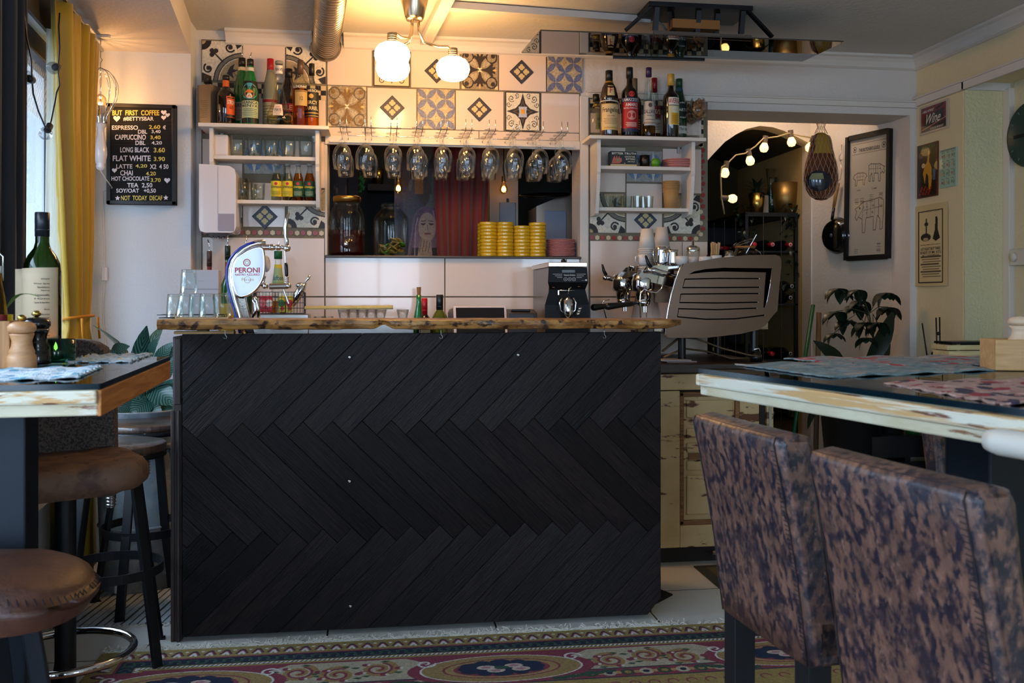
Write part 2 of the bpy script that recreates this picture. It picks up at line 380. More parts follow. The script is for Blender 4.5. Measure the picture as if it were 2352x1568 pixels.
# rear wall with its two street windows
rw = MB().box(-1.1, -.55, -2.35, -2.2, 0, ZC).box(2.6, 3.6, -2.35, -2.2, 0, ZC).box(-.55, 2.6, -2.35, -2.2, 0, .9).box(-.55, 2.6, -2.35, -2.2, 2.1, ZC).box(.55, 1.75, -2.35, -2.2, .9, 2.1)
struct('wall_rear', rw, plaster)
for i, (a, b) in enumerate(((-.55, .55), (1.75, 2.6))):
    f = MB()
    for q in ((a, a+.05, .9, 2.1), (b-.05, b, .9, 2.1), (a, b, .9, .95), (a, b, 2.05, 2.1), ((a+b)/2-.02, (a+b)/2+.02, .9, 2.1)): f.box(q[0], q[1], -2.32, -2.26, q[2], q[3])
    o = struct('window_%d' % (i+2), f, blackm)
    struct('window_pane', MB().box(a+.05, b-.05, -2.292, -2.288, .95, 2.05), thin_glass('pane_glass'), o)
    portal(((a+b)/2, -2.25, 1.5), (PI/2, 0, 0), b-a, 1.2)
# window 1: the big shop window
dark_frame = mat('dark_window_frame', (26, 22, 20), .5)
f = MB()
f.box(S0, S1, -.12, -.04, 2.12, 2.2, Mw); f.box(S0, S1, -.12, -.04, .5, .58, Mw)
for s in (S0, 1.9, 3.6, S1-.07): f.box(s, s+.07, -.12, -.04, .5, 2.2, Mw)
win = struct('window_1', f, dark_frame, bevel=.004)
struct('window_pane', MB().box(S0+.05, S1-.05, -.084, -.08, .56, 2.14, Mw), thin_glass('pane_glass'), win)
struct('window_lintel', MB().box(.02, SB-.3, 0, .012, 2.19, 2.345, Mw), dark_frame, win)
zz = MB()
for k in range(7):
    z = 2.10-.03*k; P = [WP(S0+.1+i*.014, -.077, z+(.014 if i % 2 else -.014)) for i in range(96)]
    for a, b in zip(P, P[1:]):
        zz.add([a+Vector((0, 0, .004)), b+Vector((0, 0, .004)), b-Vector((0, 0, .004)), a-Vector((0, 0, .004))], [(0, 1, 2, 3)])
struct('window_film', zz, mat('white_film', (225, 230, 232), .6), win)
struct('window_sill', MB().box(S0-.05, S1, -.04, .06, .46, .5, Mw), trimw, win, bevel=.004)
p = WP((S0+S1)/2, -.2, 1.35); portal(p, (PI/2, 0, PI/2+0), S1-S0, 1.7); bpy.data.objects['window_portal.002'].rotation_euler = (PI/2, 0, -PI/2+aw)
# street outside the shop window
ex = MB(); ex.box(-6.6, -6.2, -8, 14, 0, 1.25)
struct('outside_street', MB().box(-12, -1.75, -10, 16, -.12, -.02), mat('grey_asphalt', (105, 108, 112), .9))
fac = MB(); fac.box(-7.4, -7, -8, 16, 0, 4.2)
o = struct('outside_facade', fac, mat('grey_render', (168, 172, 176), .9, var=.15, vscale=2))
g = MB(); h = MB()
for k in range(12):
    y = -6+k*1.9; g.box(-6.99, -6.96, y, y+1.1, .9, 2.5); h.box(-6.96, -6.93, y-.06, y, .85, 2.55).box(-6.96, -6.93, y+1.1, y+1.16, .85, 2.55).box(-6.96, -6.9, y-.1, y+1.2, .8, .88).box(-6.96, -6.93, y+.52, y+.58, .9, 2.5)
struct('facade_window_pane', g, mat('facade_glass', (60, 70, 80), .1), o); struct('facade_window_frame', h, trimw, o)

# ---- tiles on the back wall
zr = [2.452, 2.249, 2.042]
gr = MB()
gr.box(X463, X752, YB-.004, YB, .9, 2.455); gr.box(X752, X1333, YB-.004, YB, 1.99, 2.452); gr.box(X752, X1333, YB-.004, YB, .9, ZH0); gr.box(1.068, X1625, YB-.004, YB, .9, 2.225)
struct('tile_grout', gr, grout, wall_back)
wt = MB()
def TX(a, b, z0, z1, g=.004): wt.box(XY(a, YB)+g/2, XY(b, YB)-g/2, YB-.011, YB-.004, z0+g/2, z1-g/2)
TX(558, 656, 2.252, zr[0]); TX(751, 855, zr[1], zr[0]); TX(943, 1056, zr[1], zr[0]); TX(1145, 1254, zr[1], zr[0])
TX(843, 957, zr[2], zr[1]-.004); TX(1046, 1157, zr[2], zr[1]-.004); TX(1242, 1330, zr[2], zr[1]-.004)
TX(752, 840, 2.0, zr[2]); TX(840, 1100, 2.0, zr[2]); TX(1100, 1330, 2.0, zr[2])
for a, b, z0, z1 in ((465, 749, 2.04, 2.175), (465, 558, 1.735, 1.97), (558, 656, 1.54, 1.76), (656, 735, 1.735, 1.97), (735, 750, 1.735, 1.97)): TX(a, b, z0, z1)
for z0, z1 in ((1.2, 1.49), (.9, 1.197)):
    TX(465, 746, z0, z1)
    TX(1354, 1566, z0, z1); TX(1566, 1624, z0, z1)
for z0, z1 in ((1.2, ZH0-.008), (.9, 1.197)): TX(747, 1021, z0, z1); TX(1022, 1300, z0, z1); TX(1300, 1331, z0, z1)
for a, b, z0, z1 in ((1354, 1610, 2.045, 2.15), (1354, 1436, 1.74, 1.975), (1520, 1610, 1.74, 1.975), (1437, 1520, 1.53, 1.79)): TX(a, b, z0, z1)
struct('white_tile', wt, white_tile, wall_back, bevel=.001)
BK, CR, TN, GD, GY, BL = (44, 38, 36), (222, 210, 188), (176, 152, 112), (206, 176, 104), (120, 112, 98), (104, 110, 140)
def t_arc(flip):
    c = Cv(90, 90, CR)
    for (x, y) in ((1.02, -.02),):
        c.circ(x, y, .74, BK); c.circ(x, y, .71, GY); c.circ(x, y, .63, BK); c.circ(x, y, .61, CR); c.circ(x, y, .585, TN)
    c.line([(.3, .7), (.52, .48)], .04, BK); c.line([(1, 0), (.8, .2)], .02, GY)
    for a in (0, 1, 2): c.circ(.3+.07*math.cos(2.35+(a-1)*1.6), .7+.07*math.sin(2.35+(a-1)*1.6), .06, BK)
    c.poly([(.62, .18), (.7, .36), (.82, .44), (.78, .3), (.92, .28), (.76, .2), (.8, .06), (.68, .14)], BK)
    for x, y, a, sg in ((.16, .3, 2.2, 1), (.7, .84, -.6, -1)): c.spiral(x, y, .12, a, 1.2, .045, BK, sg); c.circ(x, y, .05, BK)
    c.circ(0, 1, .24, BK); c.circ(0, 1, .1, TN); c.poly([(0, .2), (.2, .12), (.1, 0), (0, 0)], BK); c.poly([(.8, 1), (.88, .8), (1, .9), (1, 1)], BK)
    if flip & 1: c.a = c.a[:, ::-1].copy()
    if flip & 2: c.a = c.a[::-1].copy()
    c.wear(.1); return c
def t_leaf(dark):
    c = Cv(90, 90, (150, 132, 104)); D = (52, 40, 30) if dark else (122, 92, 44)
    c.circ(.18, .18, .16, BK if dark else (92, 80, 60)); c.circ(.18, .18, .12, (150, 132, 104)); c.circ(.14, .14, .06, D)
    c.circ(.0, .0, .1, (206, 190, 150))
    for a in (.5, .8, 1.1): pass
    c.poly([(.5, .5), (.44, .3), (.32, .16), (.36, .13), (.42, .16), (.41, .08), (.46, .08), (.5, .14)], D)
    c.poly([(.5, .5), (.3, .44), (.16, .32), (.13, .36), (.16, .42), (.08, .41), (.08, .46), (.14, .5)], D)
    c.poly([(.28, .28), (.33, .22), (.38, .28), (.44, .44), (.28, .38), (.22, .33)], (170, 155, 128))
    c.poly([(.5, .02), (.47, .07), (.48, .12), (.5, .16)], GD); c.poly([(.02, .5), (.07, .47), (.12, .48), (.16, .5)], GD); c.poly([(.5, .5), (.46, .48), (.44, .44), (.5, .46)], (238, 222, 180))
    c.sym4(); c.wear(.18, 3); return c
def t_petal():
    c = Cv(90, 90, (186, 166, 132)); u = (c.X*2) % 1; v = (c.Y*2) % 1; k = (np.floor(c.X*2)+np.floor(c.Y*2)) % 2
    for q in (0, 1):
        uu = u if q == 0 else 1-u; m = (np.hypot(uu-1.0, v-0) < 1.0) & (np.hypot(uu-0, v-1.0) < 1.0)
        half = (np.hypot((uu*2) % 1-1, (v*2) % 1) < 1.0) & (np.hypot((uu*2) % 1, (v*2) % 1-1) < 1.0) & (np.floor(uu*2) == np.floor(v*2))
        c.put(half, BL)
    c.wear(.2, 5); return c
def t_star():
    c = Cv(90, 90, (226, 214, 190)); c.line([(.02, .02), (.98, .02)], .03, BK); c.line([(.02, .02), (.02, .98)], .03, BK)
    c.poly([(.5, .04), (.42, .3), (.3, .42), (.04, .5), (.5, .5)], BK); c.poly([(.5, .2), (.44, .36), (.36, .44), (.2, .5), (.5, .5)], (100, 82, 62)); c.poly([(.5, .28), (.45, .4), (.4, .45), (.28, .5), (.5, .5)], BK)
    c.spiral(.18, .18, .09, .8, 1.3, .02, BK); c.spiral(.33, .1, .07, 2, 1.2, .016, BK, -1); c.spiral(.1, .33, .07, 0, 1.2, .016, BK)
    c.sym4(); c.poly([(.38, .36), (.62, .36), (.6, .5), (.62, .62), (.38, .62), (.4, .5)], (186, 190, 205)); c.rect(.45, .44, .55, .55, (224, 160, 40)); c.wear(.08, 2); return c
def t_curl():
    c = Cv(90, 90, (220, 204, 172)); c.line([(.02, .02), (.98, .02)], .03, (70, 50, 40)); c.line([(.02, .02), (.02, .98)], .03, (70, 50, 40))
    c.spiral(.24, .16, .1, .8, 1.3, .02, (70, 50, 40)); c.poly([(.5, .06), (.4, .3), (.5, .5)], (140, 110, 80)); c.circ(.5, .5, .2, (70, 50, 40)); c.sym4(); return c
def t_blue():
    c = Cv(110, 66, (150, 146, 138))
    for k in range(2):
        x = .25+.5*k
        c.circ(x, .3, .24, (98, 122, 156)); c.poly([(x-.25, .3), (x-.07, .37), (x, .6), (x+.07, .37), (x+.25, .3), (x+.07, .23), (x, 0), (x-.07, .23)], (196, 190, 176)); c.poly([(x-.06, .3), (x, .37), (x+.06, .3), (x, .23)], (30, 28, 30))
    c.wear(.12, 4); return c
def t_flower(blue=0):
    B = (58, 66, 84) if blue else (62, 58, 66); c = Cv(56, 56, B); Y = (204, 182, 130)
    c.put((c.X < .05) | (c.X > .95) | (c.Y < .05) | (c.Y > .95), (40, 38, 46))
    for k in range(4):
        a = PI/4+k*PI/2; x, y = .5+.17*math.cos(a), .5+.17*math.sin(a); c.circ(x, y, .085, Y); c.circ(.5+.36*math.cos(a), .5+.36*math.sin(a), .085, Y)
        c.circ(.5+.27*math.cos(a+.36), .5+.27*math.sin(a+.36), .085, Y); c.circ(.5+.27*math.cos(a-.36), .5+.27*math.sin(a-.36), .085, Y)
    c.circ(.5, .5, .09, B); return c
glaze = painted('printed_cement_tile', .45, spec=.4)
CVC = {k: v for k, v in (('arc0', t_arc(0)), ('arc1', t_arc(1)), ('arc2', t_arc(2)), ('arc3', t_arc(3)), ('leafd', t_leaf(1)), ('leafg', t_leaf(0)), ('petal', t_petal()), ('star', t_star()), ('curl', t_curl()), ('blue', t_blue()))}
def TP(k, a, b, z0, z1):
    xa, xb = XY(a, YB), XY(b, YB); o = sheet('patterned_tile', CVC[k], flat((xa, YB-.011, z0+.003), (xb, YB-.011, z0+.003), (xa, YB-.011, z1-.003)), glaze, wall_back, thick=.007)
    o['kind'] = 'structure'
TP('arc0', 465, 556, 2.252, 2.45); TP('arc1', 658, 748, 2.252, 2.45); TP('curl', 858, 941, zr[1], zr[0]); TP('leafd', 1060, 1143, zr[1], zr[0]); TP('petal', 1256, 1336, zr[1], zr[0])
TP('leafg', 753, 841, zr[2], zr[1]); TP('petal', 959, 1044, zr[2], zr[1]); TP('star', 1160, 1240, zr[2], zr[1])
TP('blue', 562, 652, 1.80, 1.97); TP('arc2', 662, 748, 1.538, 1.732); TP('arc3', 468, 556, 1.538, 1.732)
TP('blue', 1438, 1519, 1.795, 1.96); TP('arc2', 1354, 1434, 1.528, 1.735); TP('arc3', 1524, 1606, 1.528, 1.735)
for px, py, b in ((1003, 163, 0), (1198, 165, 0), (901, 247, 0), (1101, 251, 0), (608, 497, 1), (1483, 505, 1)):
    c = PY(px, py, YB-.016); r = .062
    o = sheet('diamond_tile', t_flower(b), flat(c+Vector((0, 0, -r)), c+Vector((r, 0, 0)), c+Vector((-r, 0, 0))), glaze, wall_back, thick=.008); o['kind'] = 'structure'
# hexagon and checker mosaic strips
cream_t, red_t, black_t = mat('cream_mosaic', (208, 186, 148), .3), mat('red_mosaic', (150, 38, 24), .3), mat('black_mosaic', (26, 24, 26), .3)
hx = MB()
def hexa(x, z, r, m):
    hx.mi(m); hx.prism([(r*math.cos(a*PI/3+PI/6), r*math.sin(a*PI/3+PI/6)) for a in range(6)], (x, YB-.009, z), (1, 0, 0), (0, 0, 1), (0, .006, 0))
def hstrip(xa, xb, z, pat, st=.0295):
    n = int((xb-xa)/st)
    for i in range(n): hexa(xa+st*(i+.5), z, .0128, pat[i % len(pat)])
hstrip(X463, X752, 1.514, [1, 0]); hstrip(X463, X752, 2.005, [1, 1, 0]); hstrip(1.075, X1625-.05, 2.01, [1, 1, 0]); hstrip(1.075, X1625-.05, 1.505, [1, 0])
for i in range(17): hexa(1.682+(.006 if i % 2 else -.006), 2.0-.0295*i, .0128, 1 if i < 12 or i % 2 else 0)
for xa, xb, zt in ((X463, X752, 2.245), (1.08, 1.69, 2.222)):
    n = int((xb-xa)/.026)
    for i in range(n):
        for j in range(3 if xa < 0 else 2):
            hx.mi(2 if (i+j) % 2 else 0); hx.box(xa+.026*i+.001, xa+.026*(i+1)-.001, YB-.009, YB-.003, zt-.024*(j+1)+.001, zt-.024*j-.001)
for j in range(9): hx.mi(2 if j % 2 else 0); hx.box(1.668, 1.69, YB-.009, YB-.003, 2.2-.024*(j+1)+.001, 2.2-.024*j-.001)
struct('mosaic_tile', hx, [cream_t, red_t, black_t], wall_back)
# hatch sill and lining
struct('window_ledge', MB().box(X752-.01, X1333+.0, YB-.03, 4.97, ZH0-.012, ZH0), mat('dark_stone', (58, 44, 34), .3), wall_back, bevel=.003)
struct('trim_1', MB().box(X752-.01, X1333-.006, YB-.022, YB, 1.955, 2.0).box(X752-.012, X752, YB-.012, YB, ZH0, 1.96), trimw, bevel=.002)
# ceiling battens and cable trunk
ct = MB()
a, b = PZ(975, 97, ZC-.02), PZ(1055, -60, ZC-.02); ct.bar(a, b, .05, .035); ct.bar(a+Vector((.025, 0, -.012)), b+Vector((.02, 0, -.012)), .012, .02)
struct('ceiling_batten', ct, trimw, bevel=.003)
ct = MB(); ct.bar(PZ(1030, 14, ZC-.02), PZ(1490, 48, ZC-.02), .05, .03); struct('trim_2', ct, mat('grey_white_pvc', (190, 186, 182), .5))
ct = MB(); ct.bar(PZ(210, 84, 2.34), PZ(252, 84, 2.34), .02, .012); struct('trim_3', ct, trimw)

# ---- room behind the hatch
dg = mat('dark_green_paint', (24, 36, 34), .7)
hk = MB(); YK = 6.3
hk.box(-1.2, 1.75, YK, YK+.1, 0, 2.6).box(-1.3, -1.2, 4.95, YK+.1, 0, 2.6).box(1.6, 1.68, 4.95, YK, 0, 2.6)
struct('wall_kitchen', hk, dg)
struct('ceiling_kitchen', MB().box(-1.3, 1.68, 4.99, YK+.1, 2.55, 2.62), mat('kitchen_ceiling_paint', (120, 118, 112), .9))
# ---- passage with the arch behind the doorway
BX0, BY0 = 2.863, 4.925; bd_ = Vector((-.28, .96, 0)).normalized()
YA = 5.55; kk = (YA-BY0)/bd_.y; BX1 = BX0+bd_.x*kk
q = Vector((bd_.y, -bd_.x, 0))*.2
struct('wall_passage', MB().prism([(BX0, BY0), (BX1, YA), (BX1+q.x, YA+q.y), (BX0+.3, BY0)], (0, 0, 0), (1, 0, 0), (0, 1, 0), (0, 0, 2.6)), mat('warm_grey_plaster', (205, 192, 176), .85, bump=.3, bscale=60))
aw_ = MB()
AP = [(1600, 392), (1622, 372), (1640, 352), (1665, 326), (1690, 309), (1715, 296), (1745, 289), (1775, 292), (1800, 300), (1830, 314), (1862, 330)]
pt = [PY(x, y, YA) for x, y in AP]
aw_.box(1.60, pt[0].x, YA, YA+.12, 0, 2.6)
for a, b in zip(pt, pt[1:]): aw_.prism([(a.x, a.z), (b.x, b.z), (b.x, 2.6), (a.x, 2.6)], (0, YA, 0), (1, 0, 0), (0, 0, 1), (0, .12, 0))
aw_.box(pt[-1].x, BX1+.02, YA, YA+.12, 0, 2.6)
struct('wall_arch', aw_, mat('warm_grey_plaster'))
struct('trim_4', MB().box(pt[-1].x-.004, pt[-1].x+.045, YA-.015, YA+.0, 0, PY(1866, 420, YA).z), trimw)
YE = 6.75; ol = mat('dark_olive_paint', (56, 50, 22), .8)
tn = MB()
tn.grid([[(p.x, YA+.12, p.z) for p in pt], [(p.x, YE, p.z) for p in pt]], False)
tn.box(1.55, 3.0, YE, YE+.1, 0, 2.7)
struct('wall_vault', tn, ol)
struct('wall_vault_side', MB().box(pt[-1].x, pt[-1].x+.08, YA+.12, YE, 0, 2.6), mat('beige_plaster', (178, 150, 96), .85, bump=.2, bscale=30))
struct('ceiling_passage', MB().box(1.6, 3.3, 5.03, YE+.1, 2.6, 2.66), mat('white_plaster'))
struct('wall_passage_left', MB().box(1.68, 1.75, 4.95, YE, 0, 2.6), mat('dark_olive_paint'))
# ------------------------------------------------------------------ bar
black_wood = wood('black_stained_parquet', (4, 4, 7), (34, 24, 22), .45, (2, 30, 1), uv=True, island=.7, bump=.7, ns=5, spec=.2)
def clip(poly, f):
    out = []; n = len(poly)
    for i in range(n):
        a, b = poly[i], poly[(i+1) % n]; fa, fb = f(a), f(b)
        if fa >= 0: out.append(a)
        if (fa >= 0) != (fb >= 0): t = fa/(fa-fb); out.append((a[0]+(b[0]-a[0])*t, a[1]+(b[1]-a[1])*t))
    return out
BF = 3.36; PX0, PX1, PZ0, PZ1 = -.672, 1.036, .018, 1.064
bar = thing('bar_counter', 'low bar clad in black stained herringbone parquet under the raw wood slab', 'bar', (0, 0, 0))
pk = MB(); s_ = .1028; xp = XY(487, BF); zp = .728+s_/4; g_ = .0006; E_ = .756
for i in range(-12, 30):
    c0 = xp+i*s_-zp; d0 = xp+i*s_+zp
    for row in range(3):
        if row == 0: q = [(c0, d0), (c0+s_, d0), (c0+s_, d0+1), (c0, d0+1)]; ax = 1
        elif row == 1: q = [(c0+s_, d0), (c0+s_+E_, d0), (c0+s_+E_, d0+s_), (c0+s_, d0+s_)]; ax = 0
        else: q = [(c0+s_+E_, d0+s_-1.3), (c0+2*s_+E_, d0+s_-1.3), (c0+2*s_+E_, d0+s_), (c0+s_+E_, d0+s_)]; ax = 1
        cm, dm = sum(p[0] for p in q)/4, sum(p[1] for p in q)/4
        q = [(p[0]-g_*(1 if p[0] > cm else -1), p[1]-g_*(1 if p[1] > dm else -1)) for p in q]
        P = [((c+d)/2, (d-c)/2) for c, d in q]
        for f in (lambda p: p[0]-PX0, lambda p: PX1-p[0], lambda p: p[1]-PZ0, lambda p: PZ1-p[1], lambda p: (p[1]-PZ0)*.9+(PX1-p[0])*1.1-.055):
            P = clip(P, f)
            if len(P) < 3: break
        if len(P) < 3: continue
        k = len(pk.v); y = BF+random.uniform(-.0012, .0012); pk.prism(P, (0, y, 0), (1, 0, 0), (0, 0, 1), (0, .014, 0)); o1, o2 = random.random()*9, random.random()*9
        for vi in range(k, len(pk.v)):
            x, _, z = pk.v[vi]; c, d = x-z, x+z; pk.uv[vi] = ((d if ax else c)*.7+o1, (c if ax else d)*.7+o2)
pk.build('herringbone_planks', black_wood, bar, weld=True, bevel=.0012, bseg=1)
MB().box(PX0+.01, PX1-.03, BF+.02, 3.84, .02, .862).box(PX0+.01, PX1-.005, BF+.016, BF+.045, .06, 1.058).build('body', mat('black_wood_body', (20, 18, 18), .6), bar)
sd = MB(); sd.box(-.706, -.676, BF+.012, BF+.5, .0, 1.055).box(-.712, -.700, BF+.006, BF+.03, .0, .80).box(-.69, -.680, BF-.002, BF+.02, .0, .80).box(-.70, -.678, BF+.0, BF+.03, .82, 1.05)
sd.build('side_frame', wood('dark_brown_wood', (30, 22, 20), (62, 46, 40), .5, (14, 14, 1)), bar, bevel=.003)
MB().box(-.69, 1.0, 3.39, 3.86, .862, .885).build('work_surface', steel, bar, bevel=.003)
po = MB()
for x in (-.63, .15, .96): po.box(x, x+.035, 3.40, 3.44, .885, 1.0805)
po.box(-.70, -.5, BF+.0, BF+.05, 1.064, 1.0735)
po.build('support', wood('raw_pine', (150, 112, 66), (196, 160, 104), .6, (1, 10, 10)), bar)
sc = MB(); 
for px, py in ((803, 820), (803, 1105), (805, 1392), (1190, 815)):
    p = PY(px, py, BF-.001); sc.lathe([(0, 0), (.006, 0), (.007, -.002), (.004, -.006), (0, -.004)], p, 10, (0, 1, 0))
sc.build('screw', steel, bar)
for px in (517, 1013, 1388):
    p = PY(px, 760, BF-.03); h = MB(); h.tube([p+Vector((0, 0, .013)), p, p+Vector((0, 0, -.012)), p+Vector((.006, 0, -.02)), p+Vector((.004, 0, -.026)), p+Vector((-.003, 0, -.026)), p+Vector((-.006, -.0, -.021))], .0014, 6)
    h.build('hook', steel, bar)
# slab with a natural edge
def hsh(x, k=1): return math.sin(x*7.1*k+k)*.5+math.sin(x*17.3*k+2*k)*.3+math.sin(x*41*k)*.2
sl = MB(); st = []
N = 150; xa, xb = -.738, 1.098
for i in range(N+1):
    t = i/N; x = xa+(xb-xa)*t; e = hsh(x); e2 = hsh(x, 1.7); yf = 3.278+.006*e; zt = 1.1165-.006*t+.0008*e2; zb = 1.0815-.004*t+.002*hsh(x, 2.3)
    kn = math.exp(-((x-.017)/.022)**2); zb += .016*kn; tip = max(0, (t-.965)/.035); yf += .03*tip; zb += .012*tip
    st.append([(x, 3.60, zt), (x, yf+.004, zt), (x, yf-.001, zt-.004), (x, yf-.005+.003*e2+.012*kn, (zt+zb)/2), (x, yf+.002+.01*kn, zb+.003), (x, yf+.008, zb), (x, 3.60, zb)])
sl.grid([[*r, r[0]] for r in st], False); sl.add(st[0], [tuple(range(7))]); sl.add(st[-1], [tuple(range(7))[::-1]])
slab = sl.build('wooden_worktop', tri('live_edge_wood', ((178, 126, 66), [((112, 72, 34), 12, .42, .60, (1, 1, 3)), ((48, 28, 16), 22, .55, .63, (1.2, 1, 1.6)), ((206, 166, 104), 14, .60, .8, (1, 1, 2))], .32, .3)), None, weld=True)
tag(slab, 'long raw wood slab with a natural knotty edge lying on the black bar', 'worktop')
slab['kind'] = 'thing'

# ------------------------------------------------------------------ cabinet under the coffee machine
dist = tri('distressed_cream_paint', ((206, 178, 130), [((188, 158, 108), 5, .4, .7, (1, 1, 1)), ((96, 54, 26), 5, .60, .64, (1, 1, 4)), ((66, 38, 22), 9, .66, .70, (1, 1, 3))], .55, .2))
rawb = wood('worn_brown_wood', (92, 56, 30), (150, 104, 60), .6, (1, 10, 10))
YC = 4.02
cab = thing('cabinet', 'cream cabinet with worn flaking paint under the espresso machine', 'cabinet', (0, 0, 0))
MB().box(1.12, 1.70, YC+.03, 4.70, .06, .855).box(1.12, 1.70, YC+.06, 4.70, 0, .06).build('body', mat('dark_brown_carcass', (34, 24, 18), .7), cab)
MB().box(1.08, 1.775, YC-.03, 4.71, .858, .90).build('countertop', wood('dark_walnut_top', (24, 17, 13), (52, 36, 26), .4, (1, 12, 12)), cab, bevel=.004)
MB().box(1.14, 1.71, YC-.005, YC+.03, .782, .853).build('top_rail', dist, cab, bevel=.004)
dr = MB(); x0, x1, x2, x3 = 1.14, XY(1562, YC), XY(1700, YC), XY(1744, YC)
dr.box(x0, x1, YC, YC+.028, .08, .778).box(x2, x3, YC, YC+.028, .08, .778).box(x1, x2, YC, YC+.028, .08, .178)
dr.box(x1+.02, x2-.02, YC+.014, YC+.028, .178, .77)
door = dr.build('door', dist, cab, bevel=.004)
mo = MB(); mo.box(x1, x1+.02, YC+.002, YC+.022, .178, .772).box(x2-.02, x2, YC+.002, YC+.022, .178, .772).box(x1, x2, YC+.002, YC+.022, .75, .772).box(x1, x2, YC+.002, YC+.022, .178, .20)
mo.build('moulding', rawb, door, bevel=.005)
xm0, xm1 = x1+.032, x2-.03
for z0, z1 in ((.655, .735), (.565, .61), (.50, .545), (.42, .465), (.222, .40)):
    MB().box(xm0, xm1, YC+.004, YC+.02, z0, z1).build('raised_panel', dist, door, bevel=.008)
MB().box(xm0+.01, xm1-.01, YC+.006, YC+.02, .468, .497).build('bare_strip', rawb, door)
h = MB(); h.tube([(1.475, YC-.01, .055), (1.56, YC-.01, .055)], .009, 10); h.build('hinge_pin', steel, cab)
MB().box(1.705, 1.735, YC+.02, YC+.06, .05, .853).build('side_post', mat('dark_brown_carcass'), cab)
o = MB().box(1.737, 1.768, YC+.005, YC+.03, .05, .853).build('door_stile', dist, cab, bevel=.003)
MB().box(1.745, 1.758, YC+.001, YC+.006, .60, .70).build('lock_plate', steel, cab)
# back counter along the tiled wall
bc = thing('back_counter', 'steel topped low counter along the white tiled wall behind the bar', 'counter', (0, 0, 0))
MB().box(-.84, 1.06, 4.31, 4.725, .0, .865).build('body', mat('white_cupboard', (196, 190, 182), .5), bc, bevel=.003)
MB().box(-.85, 1.07, 4.28, 4.725, .865, .895).build('worktop', steel, bc, bevel=.003)

# ------------------------------------------------------------------ tables
glass_edge = mat('table_glass', (70, 120, 122), .03, trans=1, ior=1.5)
def glass_top_mat():
    m = thin_glass('table_glass_face', (205, 226, 226), .35); return m
def door_table(name, label, corner, ang, lu, lv, su, cols, n_leg):
    """table made of an old door with a glass sheet on it; corner = inner corner, u along ang"""
    t = thing(name, label, 'table', (corner[0], corner[1], 0), ang)
    sgn = su
    p = MB(); p.box(0, sgn*lu, 0, lv, .985, 1.030); o = p.build('tabletop', cols[0], t, bevel=.003)
    e = MB(); e.box(-sgn*.008, sgn*lu, -.008, .006, 1.004, 1.028).box(-sgn*.008, sgn*.006, -.008, lv, 1.004, 1.028) if n_leg != 1 else e.box(0, sgn*lu, -.010, .0, 1.006, 1.029)
    e.build('edge_moulding', cols[1], t, bevel=.004)
    g = MB(); g.box(-sgn*.004, sgn*lu, -.004, lv, 1.031, 1.0395); g.build('glass_sheet', glass_top_mat(), t)
    q = MB(); q.box(-sgn*.006, sgn*lu, -.006, -.003, 1.0305, 1.040).box(-sgn*.006, -sgn*.003, -.006, lv, 1.0305, 1.040); q.build('glass_edge', mat('dark_teal_glass_edge', (8, 26, 34), .12), t)
    return t
worn = tri('worn_white_door_paint', ((196, 152, 96), [((214, 206, 184), 5, .46, .54, (2, .7, 14)), ((112, 66, 40), 5, .60, .64, (2, .8, 14)), ((226, 218, 200), 8, .6, .7, (1, 1, 6))], .5, .2))
worn2 = tri('worn_white_door_edge', ((204, 194, 166), [((178, 160, 118), 3, .45, .65, (1, 1, 3)), ((128, 82, 50), 6, .64, .68, (1.5, .8, 8)), ((220, 214, 200), 7, .6, .7, (1, 1, 3))], .5, .15))
oak = wood('orange_pine_edge', (150, 88, 36), (206, 136, 66), .5, (12, 1, 12))
tl = door_table('dining_table', 'high glass topped table from an old door, by the yellow curtain', (-.471, 1.667), math.radians(3.9), .95, .785, -1, (worn2, worn), 1)
MB().box(-.001, .006, .0, .785, .984, 1.029).build('end_grain_edge', oak, tl, bevel=.002)
def column(t, x, y, s=.09):
    c = MB(); c.box(x-s/2, x+s/2, y-s/2, y+s/2, .02, .984); c.build('leg', mat('blue_black_steel', (22, 30, 40), .45, .4), t, bevel=.004)
    c = MB(); c.box(x-.2, x+.2, y-.2, y+.2, .0, .02); c.build('foot_plate', mat('blue_black_steel'), t, bevel=.003)
column(tl, -.245, .36, .092)
tr = door_table('dining_table', 'high glass topped table from an old door, with brown leather chairs', (.66, 1.868), math.radians(12.5), 1.15, -1.15, 1, (worn2, worn), 2)
column(tr, .33, -.42, .10)
h = MB(); h.lathe([(0, 0), (.014, .002), (.018, .02), (.018, .11), (.020, .115), (.020, .125), (.018, .13), (.018, .30), (0, .30)], (-.02, -.74, .995), 16, (.0, -1, 0)); h.build('handle', tri('chipped_white_paint', ((214, 205, 190), [((70, 52, 42), 30, .7, .72, (1, 1, 1))], .4, 0)), tr)
def TRp(u, v, z=0): return tr.matrix_basis @ Vector((u, v, z))

